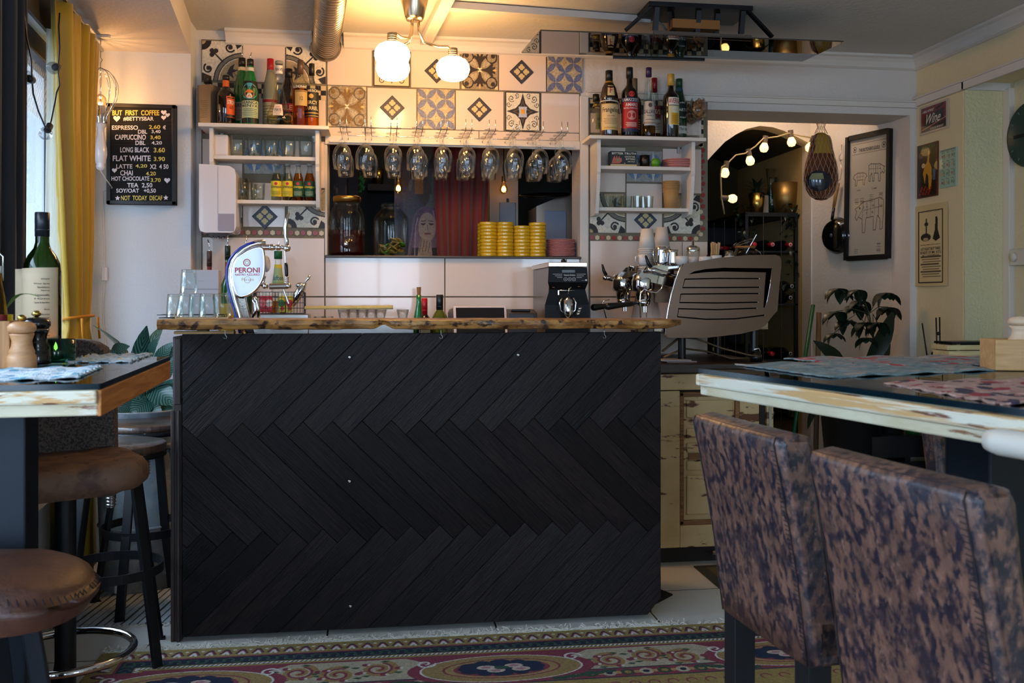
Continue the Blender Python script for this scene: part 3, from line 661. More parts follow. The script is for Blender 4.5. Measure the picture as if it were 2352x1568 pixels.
# ------------------------------------------------------------------ upholstered high chairs at that table
leather = tri('mottled_brown_leather', ((110, 78, 64), [((80, 56, 48), 12, .40, .60, (1, 1, .8)), ((26, 24, 36), 62, .46, .58, (1.2, 1.2, .7)), ((34, 28, 38), 24, .54, .64, (1, 1, .75)), ((128, 94, 80), 70, .58, .72, (1.5, 1.5, 1))], .40, .25))
seam = mat('dark_thread', (28, 18, 22), .7)
def high_chair(label, loc, rz):
    t = thing('bar_chair', label, 'chair', loc, rz, 'leather bar chairs')
    hw = .158
    prof = [(.004, .60), (-.004, .66), (-.014, .74), (-.028, .82), (-.044, .90), (-.056, .955), (-.052, .966), (-.02, .972), (.004, .966), (.012, .95), (.020, .88), (.034, .80), (.046, .72), (.056, .66), (.06, .60)]
    P = []
    st_ = [(-hw, .013), (-hw+.003, .006), (-hw+.008, .002), (-hw+.016, 0)]; st_ += [(-hw+.016+(2*hw-.032)*k/8, 0) for k in range(1, 8)]+[(-a, q) for a, q in st_[::-1]]
    for y, shr in st_:
        bow = 1-(abs(y)/hw)**2; row = []
        for x, z in prof+[prof[0]]:
            zc = min(max(z, .62), .948); xc = float(np.interp(zc, (.60, .70, .82, .948), (.032, .022, 0, -.022))); d = Vector((xc-x, 0, zc-z)); d = d.normalized()*min(shr, d.length*.6)
            row.append((x-.004*bow+d.x, y, z+d.z))
        P.append(row)
    b = MB(); b.grid(P, True); n = len(prof); b.add([P[0][i] for i in range(n)], [tuple(range(n))]); b.add([P[-1][i] for i in range(n)], [tuple(range(n))[::-1]])
    back = b.build('backrest', leather, t, weld=True)
    sm = MB()
    for y in (-hw+.006, hw-.006): sm.tube([(x-.0012, y*.955, z) for x, z in prof[:7]], .0011, 5)
    sm.tube([(-.050, -hw+.012, .9665), (-.054, 0, .9665), (-.050, hw-.012, .9665)], .0009, 5)
    for k in range(46):
        z = .61+.34*k/46; x = np.interp(z, [q[1] for q in prof[:6]], [q[0] for q in prof[:6]]); sm.tube([(x-.0015, -hw+.014, z), (x-.0022, -hw+.024, z+.001)], .0007, 4)
    sm.build('stitching', seam, back)
    c = MB(); c.box(.0, .37, -hw, hw, .60, .69); c.build('seat', leather, t, bevel=.02, bseg=3)
    for x in (.025, .33):
        for y in (-hw+.035, hw-.035): c = MB(); c.box(x-.02, x+.022, y-.021, y+.021, 0, .602); c.build('leg', blackm, t, bevel=.002)
    c = MB(); c.box(.31, .33, -hw+.05, hw-.05, .25, .28); c.build('footrest', blackm, t)
    return t
ch = high_chair('mottled brown leather bar chair at the table corner in front of the cream cabinet', (.653, 1.543, 0), math.radians(6))
dup(ch, (.684, 1.122, 0), math.radians(9), 'brown mottled leather bar chair, its back turned, beside the table edge with the white handle')
dup(ch, (1.50, 2.16, 0), math.radians(-84), 'brown leather bar chair on the far side of the table, seen past its steel column')

# ------------------------------------------------------------------ suede bar chair and stools on the other side
suede = tri('brown_suede', ((98, 70, 50), [((60, 40, 30), 14, .42, .62, (1, 1, 1)), ((134, 92, 58), 8, .58, .75, (1, 1, 1)), ((42, 30, 26), 40, .60, .7, (1, 1, 1))], .75, .2))
suede2 = tri('grey_brown_felt', ((92, 80, 72), [((48, 40, 38), 160, .44, .56, (1, 1, 1)), ((112, 84, 62), 6, .55, .7, (1, 1, 1))], .85, .2))
def rrect(hx, hy, r, n=6):
    P = []
    for cx, cy, a in ((hx-r, hy-r, 0), (-hx+r, hy-r, PI/2), (-hx+r, -hy+r, PI), (hx-r, -hy+r, 1.5*PI)):
        for k in range(n+1): P.append((cx+r*math.cos(a+PI/2*k/n), cy+r*math.sin(a+PI/2*k/n)))
    return P
def cushion(mb, hx, hy, r, z0, z1, dome=.01, ed=.02):
    rings = []
    for f, z in ((.90, z0), (1, z0+ed), (1.015, (z0+z1)/2), (1, z1-ed), (.95, z1-.004), (.80, z1+dome*.4), (.5, z1+dome*.8), (.02, z1+dome)):
        R = rrect(hx, hy, r); rings.append([(x*f, y*f, z) for x, y in R])
    mb.grid(rings, True, True); mb.add([(x*.9, y*.9, z0) for x, y in rrect(hx, hy, r)], [tuple(range(28))[::-1]])
t = thing('bar_stool', 'brown suede bar stool with thick seat and curved back, behind the curtain side table', 'bar stool', (-.865, 2.76, 0), math.radians(28))
c = MB(); cushion(c, .195, .19, .10, .655, .735, .008); c.v = [(x, y, z+.008*(x > .1)) for x, y, z in c.v]; c.build('seat', suede, t)
P = []
for j in range(12):
    z = .69+.375*j/11; hw = .165*(1 if j < 8 else math.sqrt(max(.05, 1-((j-8)/3.3)**2*.35)))
    row = []
    for k in range(15):
        a = -1+2*k/14; row.append((a*hw, .175+.025*(j/11)+.0*a-.05*a*a, z-(.03*a**6 if j > 8 else 0)))
    P.append(row)
c = MB(); c.grid(P, True); c.build('backrest', suede2, t, solid=.045, bevel=.012)
c = MB(); c.cyl((0, 0, .02), .028, .64, 20); c.build('post', blackm, t)
c = MB(); c.lathe([(0, 0), (.20, 0), (.20, .01), (.03, .03), (0, .03)], (0, 0, 0), 32); c.build('base', blackm, t)
c = MB(); ang = math.radians(22); cc = Vector((.0, -.03, .21)); c.tube([cc+Vector((.17*math.cos(a*PI/16), .17*math.sin(a*PI/16), 0)) for a in range(32)], .011, 10, closed=True)
c.tube([(0, .0, .21), (0, .13, .21)], .008, 8); c.build('footring', chrome, t)
t = thing('bar_stool', 'backless stool with stitched brown leather seat in front of the black table column', 'bar stool', (-.70, 1.755, 0), math.radians(-6))
c = MB(); cushion(c, .20, .135, .12, .615, .70, .012, .03); c.v = [(x, y, z-.03*(x/.2)**2*(z > .66)+.015) for x, y, z in c.v]
c.build('seat', tri('stitched_brown_leather', ((84, 50, 36), [((52, 30, 24), 10, .42, .65, (1, 1, 1)), ((150, 96, 62), 20, .66, .8, (1, 1, 1))], .5, .3)), t)
st_ = MB(); R = rrect(.192, .128, .115, 14)
for (x, y), (x2, y2) in zip(R[::1], R[1:]+R[:1]): st_.tube([(x, y, .705-.03*(x/.2)**2), (x*1.05, y*1.05, .694-.03*(x/.2)**2)], .0011, 4)
st_.build('stitching', seam, t)
for x, y in ((-.10, -.06), (.10, -.06), (-.10, .06), (.10, .06)):
    c = MB(); c.bar((x*.6, y, .632), (x*1.5, y*1.6, 0), .035, .03); c.build('leg', mat('blue_black_steel'), t, bevel=.003)
# two round stools with wooden tops
def round_stool(label, loc, rz):
    t = thing('round_stool', label, 'stool', loc, rz, 'round wooden topped stools')
    c = MB(); c.lathe([(0, .685), (.168, .685), (.172, .69), (.172, .706), (.168, .710), (0, .710)], (0, 0, 0), 48); c.build('seat', wood('dark_plank_seat', (44, 34, 30), (92, 70, 58), .35, (14, 2, 2), coat=.4), t)
    c = MB(); c.lathe([(.168, .668), (.172, .668), (.172, .684), (.168, .684), (.168, .668)], (0, 0, 0), 40); c.build('seat_band', blackm, t)
    c = MB(); c.cyl((0, 0, .50), .012, .17, 16)
    for k in range(9): c.lathe([(.012, 0), (.017, .004), (.012, .008)], (0, 0, .505+.011*k), 14)
    c.build('screw_post', steel, t)
    c = MB()
    for k in range(4):
        a = PI/4+k*PI/2; c.bar((0, 0, .60), (.11*math.cos(a), .11*math.sin(a), .60), .032, .01)
    c.cyl((0, 0, .585), .03, .035, 16); c.build('cross_brace', blackm, t)
    for k in range(4):
        a = PI/4+k*PI/2; c = MB(); c.bar((.105*math.cos(a), .105*math.sin(a), .605), (.205*math.cos(a), .205*math.sin(a), 0.006), .034, .014); c.box(.205*math.cos(a)-.022, .205*math.cos(a)+.022, .205*math.sin(a)-.016, .205*math.sin(a)+.016, 0, .006); c.build('leg', blackm, t, bevel=.002)
    for z, r in ((.335, .142), (.27, .168)) if False else ((.30, .158),):
        c = MB(); P = []
        for k in range(49):
            a = 2*PI*k/48; P.append([(r*math.cos(a)*q, r*math.sin(a)*q, zz_) for q, zz_ in ((1, z-.015), (1.03, z-.015), (1.03, z+.015), (1, z+.015), (1, z-.015))])
        c.grid(P, False); c.build('footring', blackm, t)
    return t
rs = round_stool('round stool with dark wooden plank top standing against the end of the bar', (-.872, 3.235, 0), math.radians(12))
dup(rs, (-.895, 3.80, 0), math.radians(32), 'round stool with dark wooden plank top, pushed up against the metal plant bucket')

# ------------------------------------------------------------------ rug
rug = thing('rug', 'long oriental rug with floral border, medallions and white fringe before the bar', 'rug', (-.91, 3.268, 0), math.radians(-.2))
RW = 2.7; RH = .58; c = Cv(1180, 250, (150, 128, 74)); NV, PK_, CM, GN, TA, WH = (26, 34, 56), (128, 54, 70), (176, 164, 140), (52, 82, 66), (150, 128, 74), (208, 204, 200)
sx = 1/RW; H_ = RH*sx        # canvas units: 1 = RW metres; y down from top edge is H_-d*sx
def U(x, d): return (x*sx, c.asp-d*sx)
rr = lambda x0, x1, d0, d1, col: c.rect(x0*sx, c.asp-d1*sx, x1*sx, c.asp-d0*sx, col)
rr(.05, RW, .0, .6, TA)
fr = [(.082, .092, PK_), (.092, .142, NV), (.142, .146, TA), (.146, .160, (96, 92, 84)), (.160, .172, TA), (.172, .184, PK_), (.184, .6, CM)]
for d0, d1, col in fr:
    rr(d0, RW-d0, d0, 1, col)
rnd = random.Random(3)
for k in range(52):
    x = .10+k*.0515
    for m in (0,):
        c.poly([U(x-.022, .060), U(x-.008, .028), U(x, .022), U(x+.008, .028), U(x+.022, .060), U(x+.012, .066), U(x, .056), U(x-.012, .066)], NV)
        c.line([U(x-.012, .058), U(x, .036), U(x+.012, .058)], .0042, PK_); c.line([U(x-.008, .066), U(x, .046), U(x+.008, .066)], .0036, WH)
        c.circ(*U(x+.0257, .03), .0022, WH); c.line([U(x-.01, .02), U(x+.01, .02)], .0012, (96, 110, 120))
for k in range(12):
    d = .10+k*.0515
    c.poly([U(.060, d-.022), U(.028, d-.008), U(.022, d), U(.028, d+.008), U(.060, d+.022), U(.066, d+.012), U(.056, d), U(.066, d-.012)], NV)
    c.line([U(.058, d-.012), U(.036, d), U(.058, d+.012)], .004, PK_); c.line([U(.066, d-.008), U(.046, d), U(.066, d+.008)], .0034, WH)
for k in range(90):
    x = .12+k*.028; s = 1 if k % 2 else -1; c.arc(*U(x, .117), .006, 0 if s > 0 else PI, PI if s > 0 else 2*PI, .0028, GN, 6); c.circ(*U(x+.012, .117+.008*s), .0016, (140, 128, 96))
for k in range(170):
    x = .15+k*.0148; c.line([U(x, .157), U(x+.006, .149)], .0026, WH)
for k in range(30):
    d = .11+k*.028; c.arc(*U(.117, d), .006, 0, PI, .0028, GN, 5)
    c.line([U(.149, d+.04), U(.157, d+.046)], .0026, WH); c.line([U(.149, d+.054), U(.157, d+.060)], .0026, WH)
def scroll(x, d, r, sg):
    c.spiral(*U(x, d), (r+.012)*sx, 1.2, 1.4, .0085, (154, 124, 76), sg); c.spiral(*U(x, d), r*sx, 1.2, 1.4, .0034, PK_, sg)
    for a in (0, 1.3, 2.6, 4): 
        q = U(x+r*1.3*math.cos(a), d+r*1.0*math.sin(a)); c.circ(*q, .0042, PK_); c.circ(q[0]+.004, q[1], .0022, WH)
    for a in (.6, 2.1, 3.4, 5):
        q = U(x+r*1.55*math.cos(a), d+r*1.25*math.sin(a)); c.poly([(q[0]-.006, q[1]), (q[0]-.001, q[1]+.003), (q[0]+.006, q[1]+.001), (q[0]+.001, q[1]-.003)], GN)
xs = []
x = .66
while x < RW-.2:
    if all(abs(x-m) > .30 for m in (.33, 1.30, 2.27)): xs.append(x)
    x += .125
for i, x in enumerate(xs): scroll(x, .255+.03*(i % 2), .048, 1 if i % 2 else -1)
rr(.184, RW-.184, .345, .352, (30, 52, 66)); rr(.184, RW-.184, .352, .415, PK_); rr(.184, RW-.184, .415, .421, (30, 52, 66)); rr(.19, RW-.19, .421, .6, TA)
for k in range(40):
    x = .25+k*.06; c.circ(*U(x, .383), .0085, CM if k % 2 else (58, 74, 56)); c.circ(*U(x, .383), .004, NV if k % 2 else TA); c.circ(*U(x+.03, .383), .004, (170, 140, 90))
    c.arc(*U(x, .47), .006, 0, 4, .0022, PK_)
for mx in (.33, 1.30, 2.27):
    c.circ(*U(mx, .30), .30*sx, PK_, ry=.118*sx); c.poly([U(mx-.3, .184), U(mx+.3, .184), U(mx+.22, .24), U(mx-.22, .24)], PK_)
    c.circ(*U(mx, .30), .262*sx, WH, ry=.105*sx); c.circ(*U(mx, .30), .255*sx, (152, 126, 78), ry=.101*sx); c.circ(*U(mx, .30), .19*sx, PK_, ry=.076*sx); c.circ(*U(mx, .30), .182*sx, (160, 132, 84), ry=.07*sx); c.circ(*U(mx, .30), .155*sx, PK_, ry=.062*sx)
    for k in range(12):
        a = k*PI/6; q = U(mx+.115*math.cos(a), .295+.046*math.sin(a)); c.circ(*q, .012 if k % 2 else .009, (24, 40, 66), ry=.007)
    c.circ(*U(mx, .295), .11*sx, (24, 40, 66), ry=.046*sx)
    for dx, dd in ((-.05, -.005), (.04, -.012), (.06, .016), (-.02, .02)): c.circ(*U(mx+dx, .295+dd), .011, (196, 176, 160), ry=.006); c.circ(*U(mx+dx, .295+dd), .006, (170, 120, 130), ry=.003)
    c.circ(*U(mx, .295), .009, GN, ry=.005)
    for sg in (-1, 1):
        for k in range(5): c.circ(*U(mx+sg*(.17+.04*k), .40-.008*k), .010, (48, 76, 60), ry=.0045)
        c.spiral(*U(mx+sg*.24, .235), .012, 0, 1.2, .003, WH, sg)
c.wear(.12, 8)
pile = painted('rug_pile', .95, bump=.5)
sheet('woven_border', c, flat((0, -RH, .009), (RW, -RH, .009), (0, 0, .009)), pile, rug, thick=.008)
MB().box(0, RW, -2.2, -RH, .001, .009).build('woven_field', mat('tan_rug_pile', (150, 126, 74), .95, col2=(130, 60, 74), vscale=18), rug)
fg = MB(); rnd = random.Random(5)
for k in range(760):
    x = rnd.uniform(0, 1.95 if k % 3 else RW); y = .0; L = rnd.uniform(.03, .075); a = rnd.uniform(.2, 1.4)*rnd.choice((1, 1, -1)); z = .004
    P = [(x, y, .006)]
    for i in range(4): a += rnd.uniform(-.7, .7); x += math.sin(a)*L/4*.9; y += abs(math.cos(a))*L/4; z = rnd.uniform(.003, .016); P.append((x, min(y, .075 if x < .2 or x > 1.92 else .068), z))
    fg.tube(P, .0021, 4)
tag(fg.build('fringe', mat('off_white_cotton', (212, 206, 194), .9), rug), kind='stuff')
# striped cotton mat by the plants, and the mats behind the bar
c = Cv(150, 90, (170, 176, 178))
for k in range(16):
    x = .04+k*.062; c.line([(x, 0), (x, 1)], .012 if k % 3 else .02, (60, 62, 48))
c.wear(.1, 3)
m = thing('striped_mat', 'pale cotton mat with thin dark stripes on the floor under the round stools', 'mat', (-1.20, 3.56, 0), math.radians(0))
sheet('weave', c, lambda u, v: Vector((u*.46+.10*v, v*.75, .006)), painted('cotton_weave', .95, bump=.4), m, thick=.005)
fg = MB()
for k in range(90):
    x = k*.46/90; fg.tube([(x, 0, .004), (x+rnd.uniform(-.01, .01), -.012, .007), (x+rnd.uniform(-.015, .015), -.026, .003)], .0013, 4)
tag(fg.build('fringe', mat('off_white_cotton'), m), kind='stuff')
c = Cv(70, 60, (46, 52, 40)); c.rect(.08, .08, .92, .78, (84, 74, 46))
for k in range(12): c.circ(.15+.06*k, .2+.09*(k*5 % 7), .03, (40, 50, 40)); c.circ(.12+.07*k, .25+.09*(k*3 % 6), .018, (140, 116, 66))
m = thing('floor_mat', 'small dark green patterned mat at the foot of the cream cabinet', 'mat', (1.36, 3.66, 0), 0)
sheet('weave', c, lambda u, v: Vector((u*.6+.02, .33*v-.0, .006)), painted('mat_weave', .95), m, thick=.005)
o = MB().prism([(.98, 3.44), (1.165, 3.62), (1.12, 3.72), (.98, 3.72)], (0, 0, 0), (1, 0, 0), (0, 1, 0), (0, 0, .006)).build('rubber_mat', mat('black_rubber', (18, 18, 18), .8)); tag(o, 'flat black rubber mat sticking out from behind the bar end', 'mat')
# ------------------------------------------------------------------ ceiling lamp, duct, screen under the ceiling
nickel = mat('brushed_nickel', (196, 178, 150), .25, 1)
opal = mat('lit_opal_glass', (255, 240, 215), .3, emit=(255, 194, 118), es=50)
def PD(px, py, d):  # point at camera depth d
    t = ray(px, py); k = d/(t.x*sy_+t.y*cy_); return Vector((0, 0, EYE))+t*k
c0 = PD(952, 0, 4.08); c0.z = 0
lt = thing('ceiling_lamp', 'three armed nickel ceiling lamp with lit white glass globes over the bar', 'lamp', (c0.x, c0.y, 0))
MB().lathe([(0, ZC), (.062, ZC), (.060, ZC-.012), (.050, ZC-.05), (.042, ZC-.085), (.035, ZC-.10), (0, ZC-.10)], (0, 0, 0), 32).build('canopy', nickel, lt)
for dx, dy in ((.172, .055), (-.092, .085), (-.098, -.145)):
    zg = 2.209; P = [(dx*.10, dy*.1, ZC-.095), (dx*.12, dy*.12, ZC-.15), (dx*.25, dy*.25, ZC-.19), (dx*.6, dy*.6, ZC-.20), (dx*.85, dy*.85, ZC-.195), (dx*.97, dy*.97, ZC-.21), (dx, dy, ZC-.235)]
    a = MB(); a.tube(P, .0065, 10); arm = a.build('arm', nickel, lt)
    s = MB(); s.cyl((dx, dy, zg+.045), .021, .045, 20)
    for k in range(4): s.lathe([(.021, 0), (.0225, .002), (.021, .004)], (dx, dy, zg+.05+.009*k), 20)
    s.build('socket', nickel, arm)
    g = MB(); g.lathe([(0, -.050), (.035, -.050), (.05, -.045), (.066, -.03), (.075, -.004), (.072, .018), (.058, .038), (.035, .050), (.018, .053)], (dx, dy, zg), 32); g.build('lamp_shade', opal, arm)
a, b = PY(748, 108, YB), PZ(772, -120, 2.43)
dm = mat('galvanised_duct', (176, 170, 160), .3, 1, bump=.08, bscale=60)
d = MB(); ax = (b-a)*2.3; L = ax.length; ax.normalize(); R = .064; pr = []
n = int(L/.036)
for i in range(n): z = i*.036; pr += [(R, z), (R, z+.033), (R+.0018, z+.034), (R+.0018, z+.0355)]
d.lathe(pr, a, 32, ax); dt = thing('ventilation_duct', 'round spiral metal duct running along the ceiling into the tiled wall', 'duct')
d.build('pipe', dm, dt, solid=.001); MB().lathe([(R, 0), (R+.014, .0), (R+.014, .006), (R+.002, .014)], (a.x, YB-.013, a.z), 32, (0, -1, 0)).build('collar', dm, dt)
c = MB(); c.lathe([(R+.016, 0), (R+.018, .004)], (a.x, YB-.015, a.z), 32, (0, -1, 0)); 
# folded screen: glossy face down
tvt = thing('ceiling_screen', 'glossy flat screen folded up horizontally under the ceiling, mirroring the bottles', 'screen', (0, 0, 0))
m = mat('mirror_black_glass', (120, 122, 124), .02, 1)
q = [(.664, 4.352), (.69, 3.985), (2.075, 3.965), (2.045, 4.315)]
MB().prism(q, (0, 0, 2.344), (1, 0, 0), (0, 1, 0), (0, 0, .006)).build('glass_panel', m, tvt, bevel=.002)
MB().prism([(.70, 4.33), (.71, 4.01), (2.03, 3.99), (2.01, 4.29)], (0, 0, 2.351), (1, 0, 0), (0, 1, 0), (0, 0, .006)).build('housing', mat('dark_grey_case', (30, 31, 34), .4), tvt, bevel=.001)
a, b = PZ(1500, 76, 2.36), PZ(1725, 87, 2.36); MB().bar(a+Vector((0, -.006, -.003)), b+Vector((0, -.006, -.003)), .012, .026).build('front_strip', mat('grey_brown_plastic', (92, 80, 72), .5), tvt, bevel=.002)
a, b = PZ(1408, 129, 2.348), PZ(1618, 135, 2.348); MB().bar(a, b, .012, .022).build('rear_strip', blackp, tvt)
mt = thing('screen_mount', 'black folding bracket holding the horizontal screen to the ceiling', 'bracket', (0, 0, 0))
c = MB(); cx, cyy = 1.42, 4.02
c.box(cx-.24, cx+.24, cyy-.02, cyy+.22, ZC-.02, ZC-.0); c.build('ceiling_plate', blackm, mt)
for xa, xb, ya in ((-.2, -.2, 0), (-.12, -.1, .05), (.0, 0, .02), (.1, .1, .05), (.2, .2, .0)):
    MB().bar((cx+xa, cyy+ya, ZC-.02), (cx+xb, cyy+ya+.02, 2.383), .022).build('strut', blackm, mt)
MB().bar((cx+.22, cyy, ZC-.015), (cx+.36, cyy+.05, 2.385), .02, .012).build('arm', blackm, mt); MB().bar((cx-.22, cyy, ZC-.015), (cx-.33, cyy+.05, 2.385), .02, .012).build('arm', blackm, mt)
MB().box(cx-.12, cx+.10, cyy+.02, cyy+.1, 2.40, 2.44).build('spring_box', mat('orange_brown', (150, 96, 40), .5), mt)
c = MB(); p = PZ(1490, 50, 2.47); c.tube([p, p+Vector((.05, 0, .0)), p+Vector((.09, .0, -.04)), p+Vector((.1, 0.02, -.08))], .006, 8); c.build('cable', mat('grey_cable', (140, 138, 134), .5), mt)

# ------------------------------------------------------------------ wall shelves
YF = 4.53; ZT = 2.011
shelf_m = mat('white_shelf_paint', (222, 214, 204), .45)
sh = thing('wall_shelf', 'white wooden wall shelf over the paper dispenser and beer tap', 'shelf', (-.835, 0, 0), 0, 'white wall shelves')
Wd = .60
MB().box(0, Wd, YF, YB-.012, ZT-.018, ZT).build('top_board', shelf_m, sh, bevel=.003)
for x in (.045, Wd-.065):
    pf = [(YB-.012, ZT-.018), (4.565, ZT-.018), (4.565, 1.835), (4.572, 1.82), (4.572, 1.80), (4.585, 1.74), (4.60, 1.66), (4.61, 1.63), (4.625, 1.622), (YB-.012, 1.622)]
    MB().prism(pf, (x, 0, 0), (0, 1, 0), (0, 0, 1), (.018, 0, 0)).build('side_panel', shelf_m, sh, bevel=.002)
for z, y in ((1.868, 4.58), (1.662, 4.612)): MB().box(.063, Wd-.065, y, YB-.012, z-.018, z).build('shelf_board', shelf_m, sh, bevel=.002)
for x in (.07, Wd-.09): MB().box(x, x+.014, YB-.025, YB-.012, ZT-.05, ZT-.018).build('wall_bracket', steel, sh)
sh2 = dup(sh, (1.034, 0, -.011), 0, 'white wooden wall shelf beside the doorway, with plates and paper cups')

# ------------------------------------------------------------------ bottles
PR = {
 'wine': [(0, 0), (.9, 0), (1, .02), (1, .60), (.95, .655), (.75, .71), (.45, .76), (.37, .80), (.34, .96), (.34, 1), (0, 1)],
 'spirit': [(0, 0), (.92, 0), (1, .02), (1, .60), (.93, .66), (.55, .715), (.38, .75), (.34, .80), (.34, 1), (0, 1)],
 'slope': [(0, 0), (.92, 0), (1, .02), (1, .42), (.97, .52), (.8, .66), (.55, .78), (.42, .85), (.38, .9), (.38, 1), (0, 1)],
 'bell': [(0, 0), (.8, 0), (.98, .03), (1, .10), (.94, .2), (.72, .28), (.52, .40), (.36, .56), (.29, .70), (.27, 1), (0, 1)],
 'monk': [(0, 0), (.95, 0), (1, .02), (1, .50), (.95, .52), (1.06, .545), (1.02, .60), (.8, .74), (.46, .82), (.38, .85), (.36, 1), (0, 1)],
 'cone': [(0, 0), (.95, 0), (1, .02), (1, .12), (.95, .25), (.80, .50), (.48, .78), (.34, .84), (.32, 1), (0, 1)],
 'soda': [(0, 0), (.9, 0), (1, .02), (1, .50), (.9, .62), (.6, .76), (.42, .84), (.38, .94), (.42, .95), (.42, 1), (0, 1)],
}
def gm(c, rough=.06): return mat('bottle_glass_%d_%d_%d' % c, c, rough, coat=.5, spec=.7)
clear_g = thin_glass('clear_bottle_glass', (246, 248, 244), .16)
frost = mat('frosted_glass', (176, 176, 150), .45, trans=.5)
def bottle(name, label, px, ytop, Y, zb, hw, kind, glass, cap=(.9, (20, 20, 20), 1.15), liquid=None, labels=(), group=None, seg=24, cat='bottle', H=None, loc=None):
    x = XY(px, Y) if loc is None else loc[0]
    if loc is not None: Y = loc[1]
    R = hw/ppm(px, Y) if hw > 1 else hw; H = H or ZY(px, ytop, Y)-zb
    t = thing(name, label, cat, (x, Y, zb), 0, group); pr = [(r*R, z*H) for r, z in PR[kind]]
    MB().lathe(pr, seg=seg).build('body', glass, t)
    if liquid:
        lv, lm = liquid; q = [(max(0, r*R-.0025), max(.002, z*H)) for r, z in PR[kind] if z*H < lv*H]; rl = np.interp(lv, [z for r, z in PR[kind][1:-1]], [r for r, z in PR[kind][1:-1]])*R-.0025
        MB().lathe(q+[(rl, lv*H), (0, lv*H)], seg=seg).build('liquid', lm, t)
    if cap:
        f, col, k = cap; rn = np.interp((1+f)/2, [z for r, z in PR[kind][1:-1]], [r for r, z in PR[kind][1:-1]])*R*k
        cm_ = col if not isinstance(col, tuple) else mat('cap_%d_%d_%d' % col, col, .35)
        m_ = MB(); m_.lathe([(0, H*f), (rn, H*f), (rn*1.0, H*1.0), (rn*.9, H*1.004), (0, H*1.004)], seg=18); m_.lathe([(rn, H*(f*.75+.25)), (rn*1.05, H*(f*.72+.28)), (rn, H*(f*.7+.3))], seg=18); m_.build('cap', cm_, t)
    for lb in labels:
        f0, f1, col, txt = lb[:4]; w = lb[4] if len(lb) > 4 else 1.15; off = lb[5] if len(lb) > 5 else 0
        prf = [(z, r) for r, z in PR[kind][1:-1]]; zz_ = [f0+(f1-f0)*i/3 for i in range(4)]
        rs_ = [np.interp(z, [p[0] for p in prf], [p[1] for p in prf])*R+.0007 for z in zz_]
        l = MB(); l.lathe([(r, z*H) for r, z in zip(rs_, zz_)], seg=14, a0=-PI/2-w+off, a1=-PI/2+w+off)
        lo = l.build('label', mat('label_%d_%d_%d' % col, col, .55), t)
        lm = sum(rs_)/4+.0004; by = {}
        for s_t, a, b, c_, wf in txt: by.setdefault(c_, []).append((s_t, a, b, wf))
        for c_, items in by.items():
            tm = MB()
            for s_t, a, b, wf in items:
                za, zb_ = f0*H+(f1-f0)*H*a, f0*H+(f1-f0)*H*b
                def fn(x_, z_, off=off):
                    rr_ = np.interp(z_/H, zz_, rs_)+.0005; an = x_/lm+off; return Vector((rr_*math.sin(an), -rr_*math.cos(an), z_))
                if s_t == '#': tm.grid([[fn(-wf*lm*w+2*wf*lm*w*i/8, z_) for i in range(9)] for z_ in (za, zb_)])
                elif s_t == 'o':
                    rad = (zb_-za)/2; zc = (za+zb_)/2; tm.add([fn(0, zc)]+[fn(rad*math.cos(k*PI/10), zc+rad*math.sin(k*PI/10)) for k in range(20)], [(0, k+1, (k+1) % 20+1) for k in range(20)])
                elif s_t == '~':
                    for k in range(5): zq = za+(zb_-za)*(k+.3)/5; tm.grid([[fn((-wf+2*wf*i/8)*lm*w*(.75+.25*((k*37) % 5)/5), z_) for i in range(9)] for z_ in (zq, zq+(zb_-za)*.07)])
                else: text(tm, s_t, -wf*lm*w, wf*lm*w, za, zb_, fn, .015)
            tm.build('lettering', mat('ink_%d_%d_%d' % c_, c_, .5), lo)
    return t
def pourer(t, r, h0, h1, lean=.006):
    m_ = MB(); m_.tube([(0, 0, h0), (0, 0, h0+(h1-h0)*.5), (lean, 0, h1)], [.0035, .003, .002], 8); m_.cyl((0, 0, h0-.002), r, .006, 14); m_.build('pourer', chrome, t)
IK = (30, 24, 22); GD2 = (196, 158, 80); RD = (168, 30, 30); WHT = (226, 220, 206)
amber = thin_glass('amber_spirit', (238, 176, 84), .05); yellow_l = thin_glass('yellow_spirit', (214, 176, 50), .05); pale_l = thin_glass('pale_spirit', (222, 226, 214), .05)
A = ZT
t = thing('spirit_carton', 'tall grey printed carton at the end of the bottle row', 'box', (XY(480, 4.64), 4.64, A), math.radians(-28))
hh = ZY(480, 194, 4.6)-A
MB().box(-.038, .038, -.038, .038, 0, hh).build('carton', mat('grey_gold_carton', (112, 98, 78), .4), t, bevel=.001)
tm2 = MB()
for k in range(9): tm2.grid([[(-.02+.003*(k*3 % 4), -.0386, hh*(.2+.05*k)), (.02, -.0386, hh*(.2+.05*k))], [(-.02+.003*(k*3 % 4), -.0386, hh*(.21+.05*k)), (.02, -.0386, hh*(.21+.05*k))]])
tm2.build('printed_lines', mat('ink_60_52_44', (60, 52, 44), .5), t)
bottle('spirit_bottle', 'brown capped bottle top showing behind the grey carton', 477, 175, 4.70, A, 17, 'spirit', gm((52, 40, 28)), (.86, (62, 48, 34), 1.5))
b = bottle('spirit_bottle', 'dark brown rum bottle with bright orange side label', 519, 174, 4.60, A, 22, 'spirit', gm((22, 12, 10)), (.9, (24, 20, 18), 1.1), None, [(.66+.11, .90, (206, 96, 30), [], 3.1), (.14, .56, (222, 84, 26), [('STROH', .62, .82, WHT, .85), ('60', .40, .56, IK, .4), ('#', .02, .14, IK, 1), ('#', .9, .96, IK, .8)], .52, .72)])
b = bottle('liqueur_bottle', 'green bottle with metal pourer and brown label, behind the one with the bird emblem', 556, 134, 4.68, A, 20, 'slope', gm((14, 88, 40)), (.88, (22, 20, 18), 1.1), None, [(.82, .87, (214, 196, 160), [], 3.1), (.10, .36, (150, 122, 98), [('FERNET', .72, .92, IK, .8), ('~', .1, .6, (96, 70, 56), .8)])])
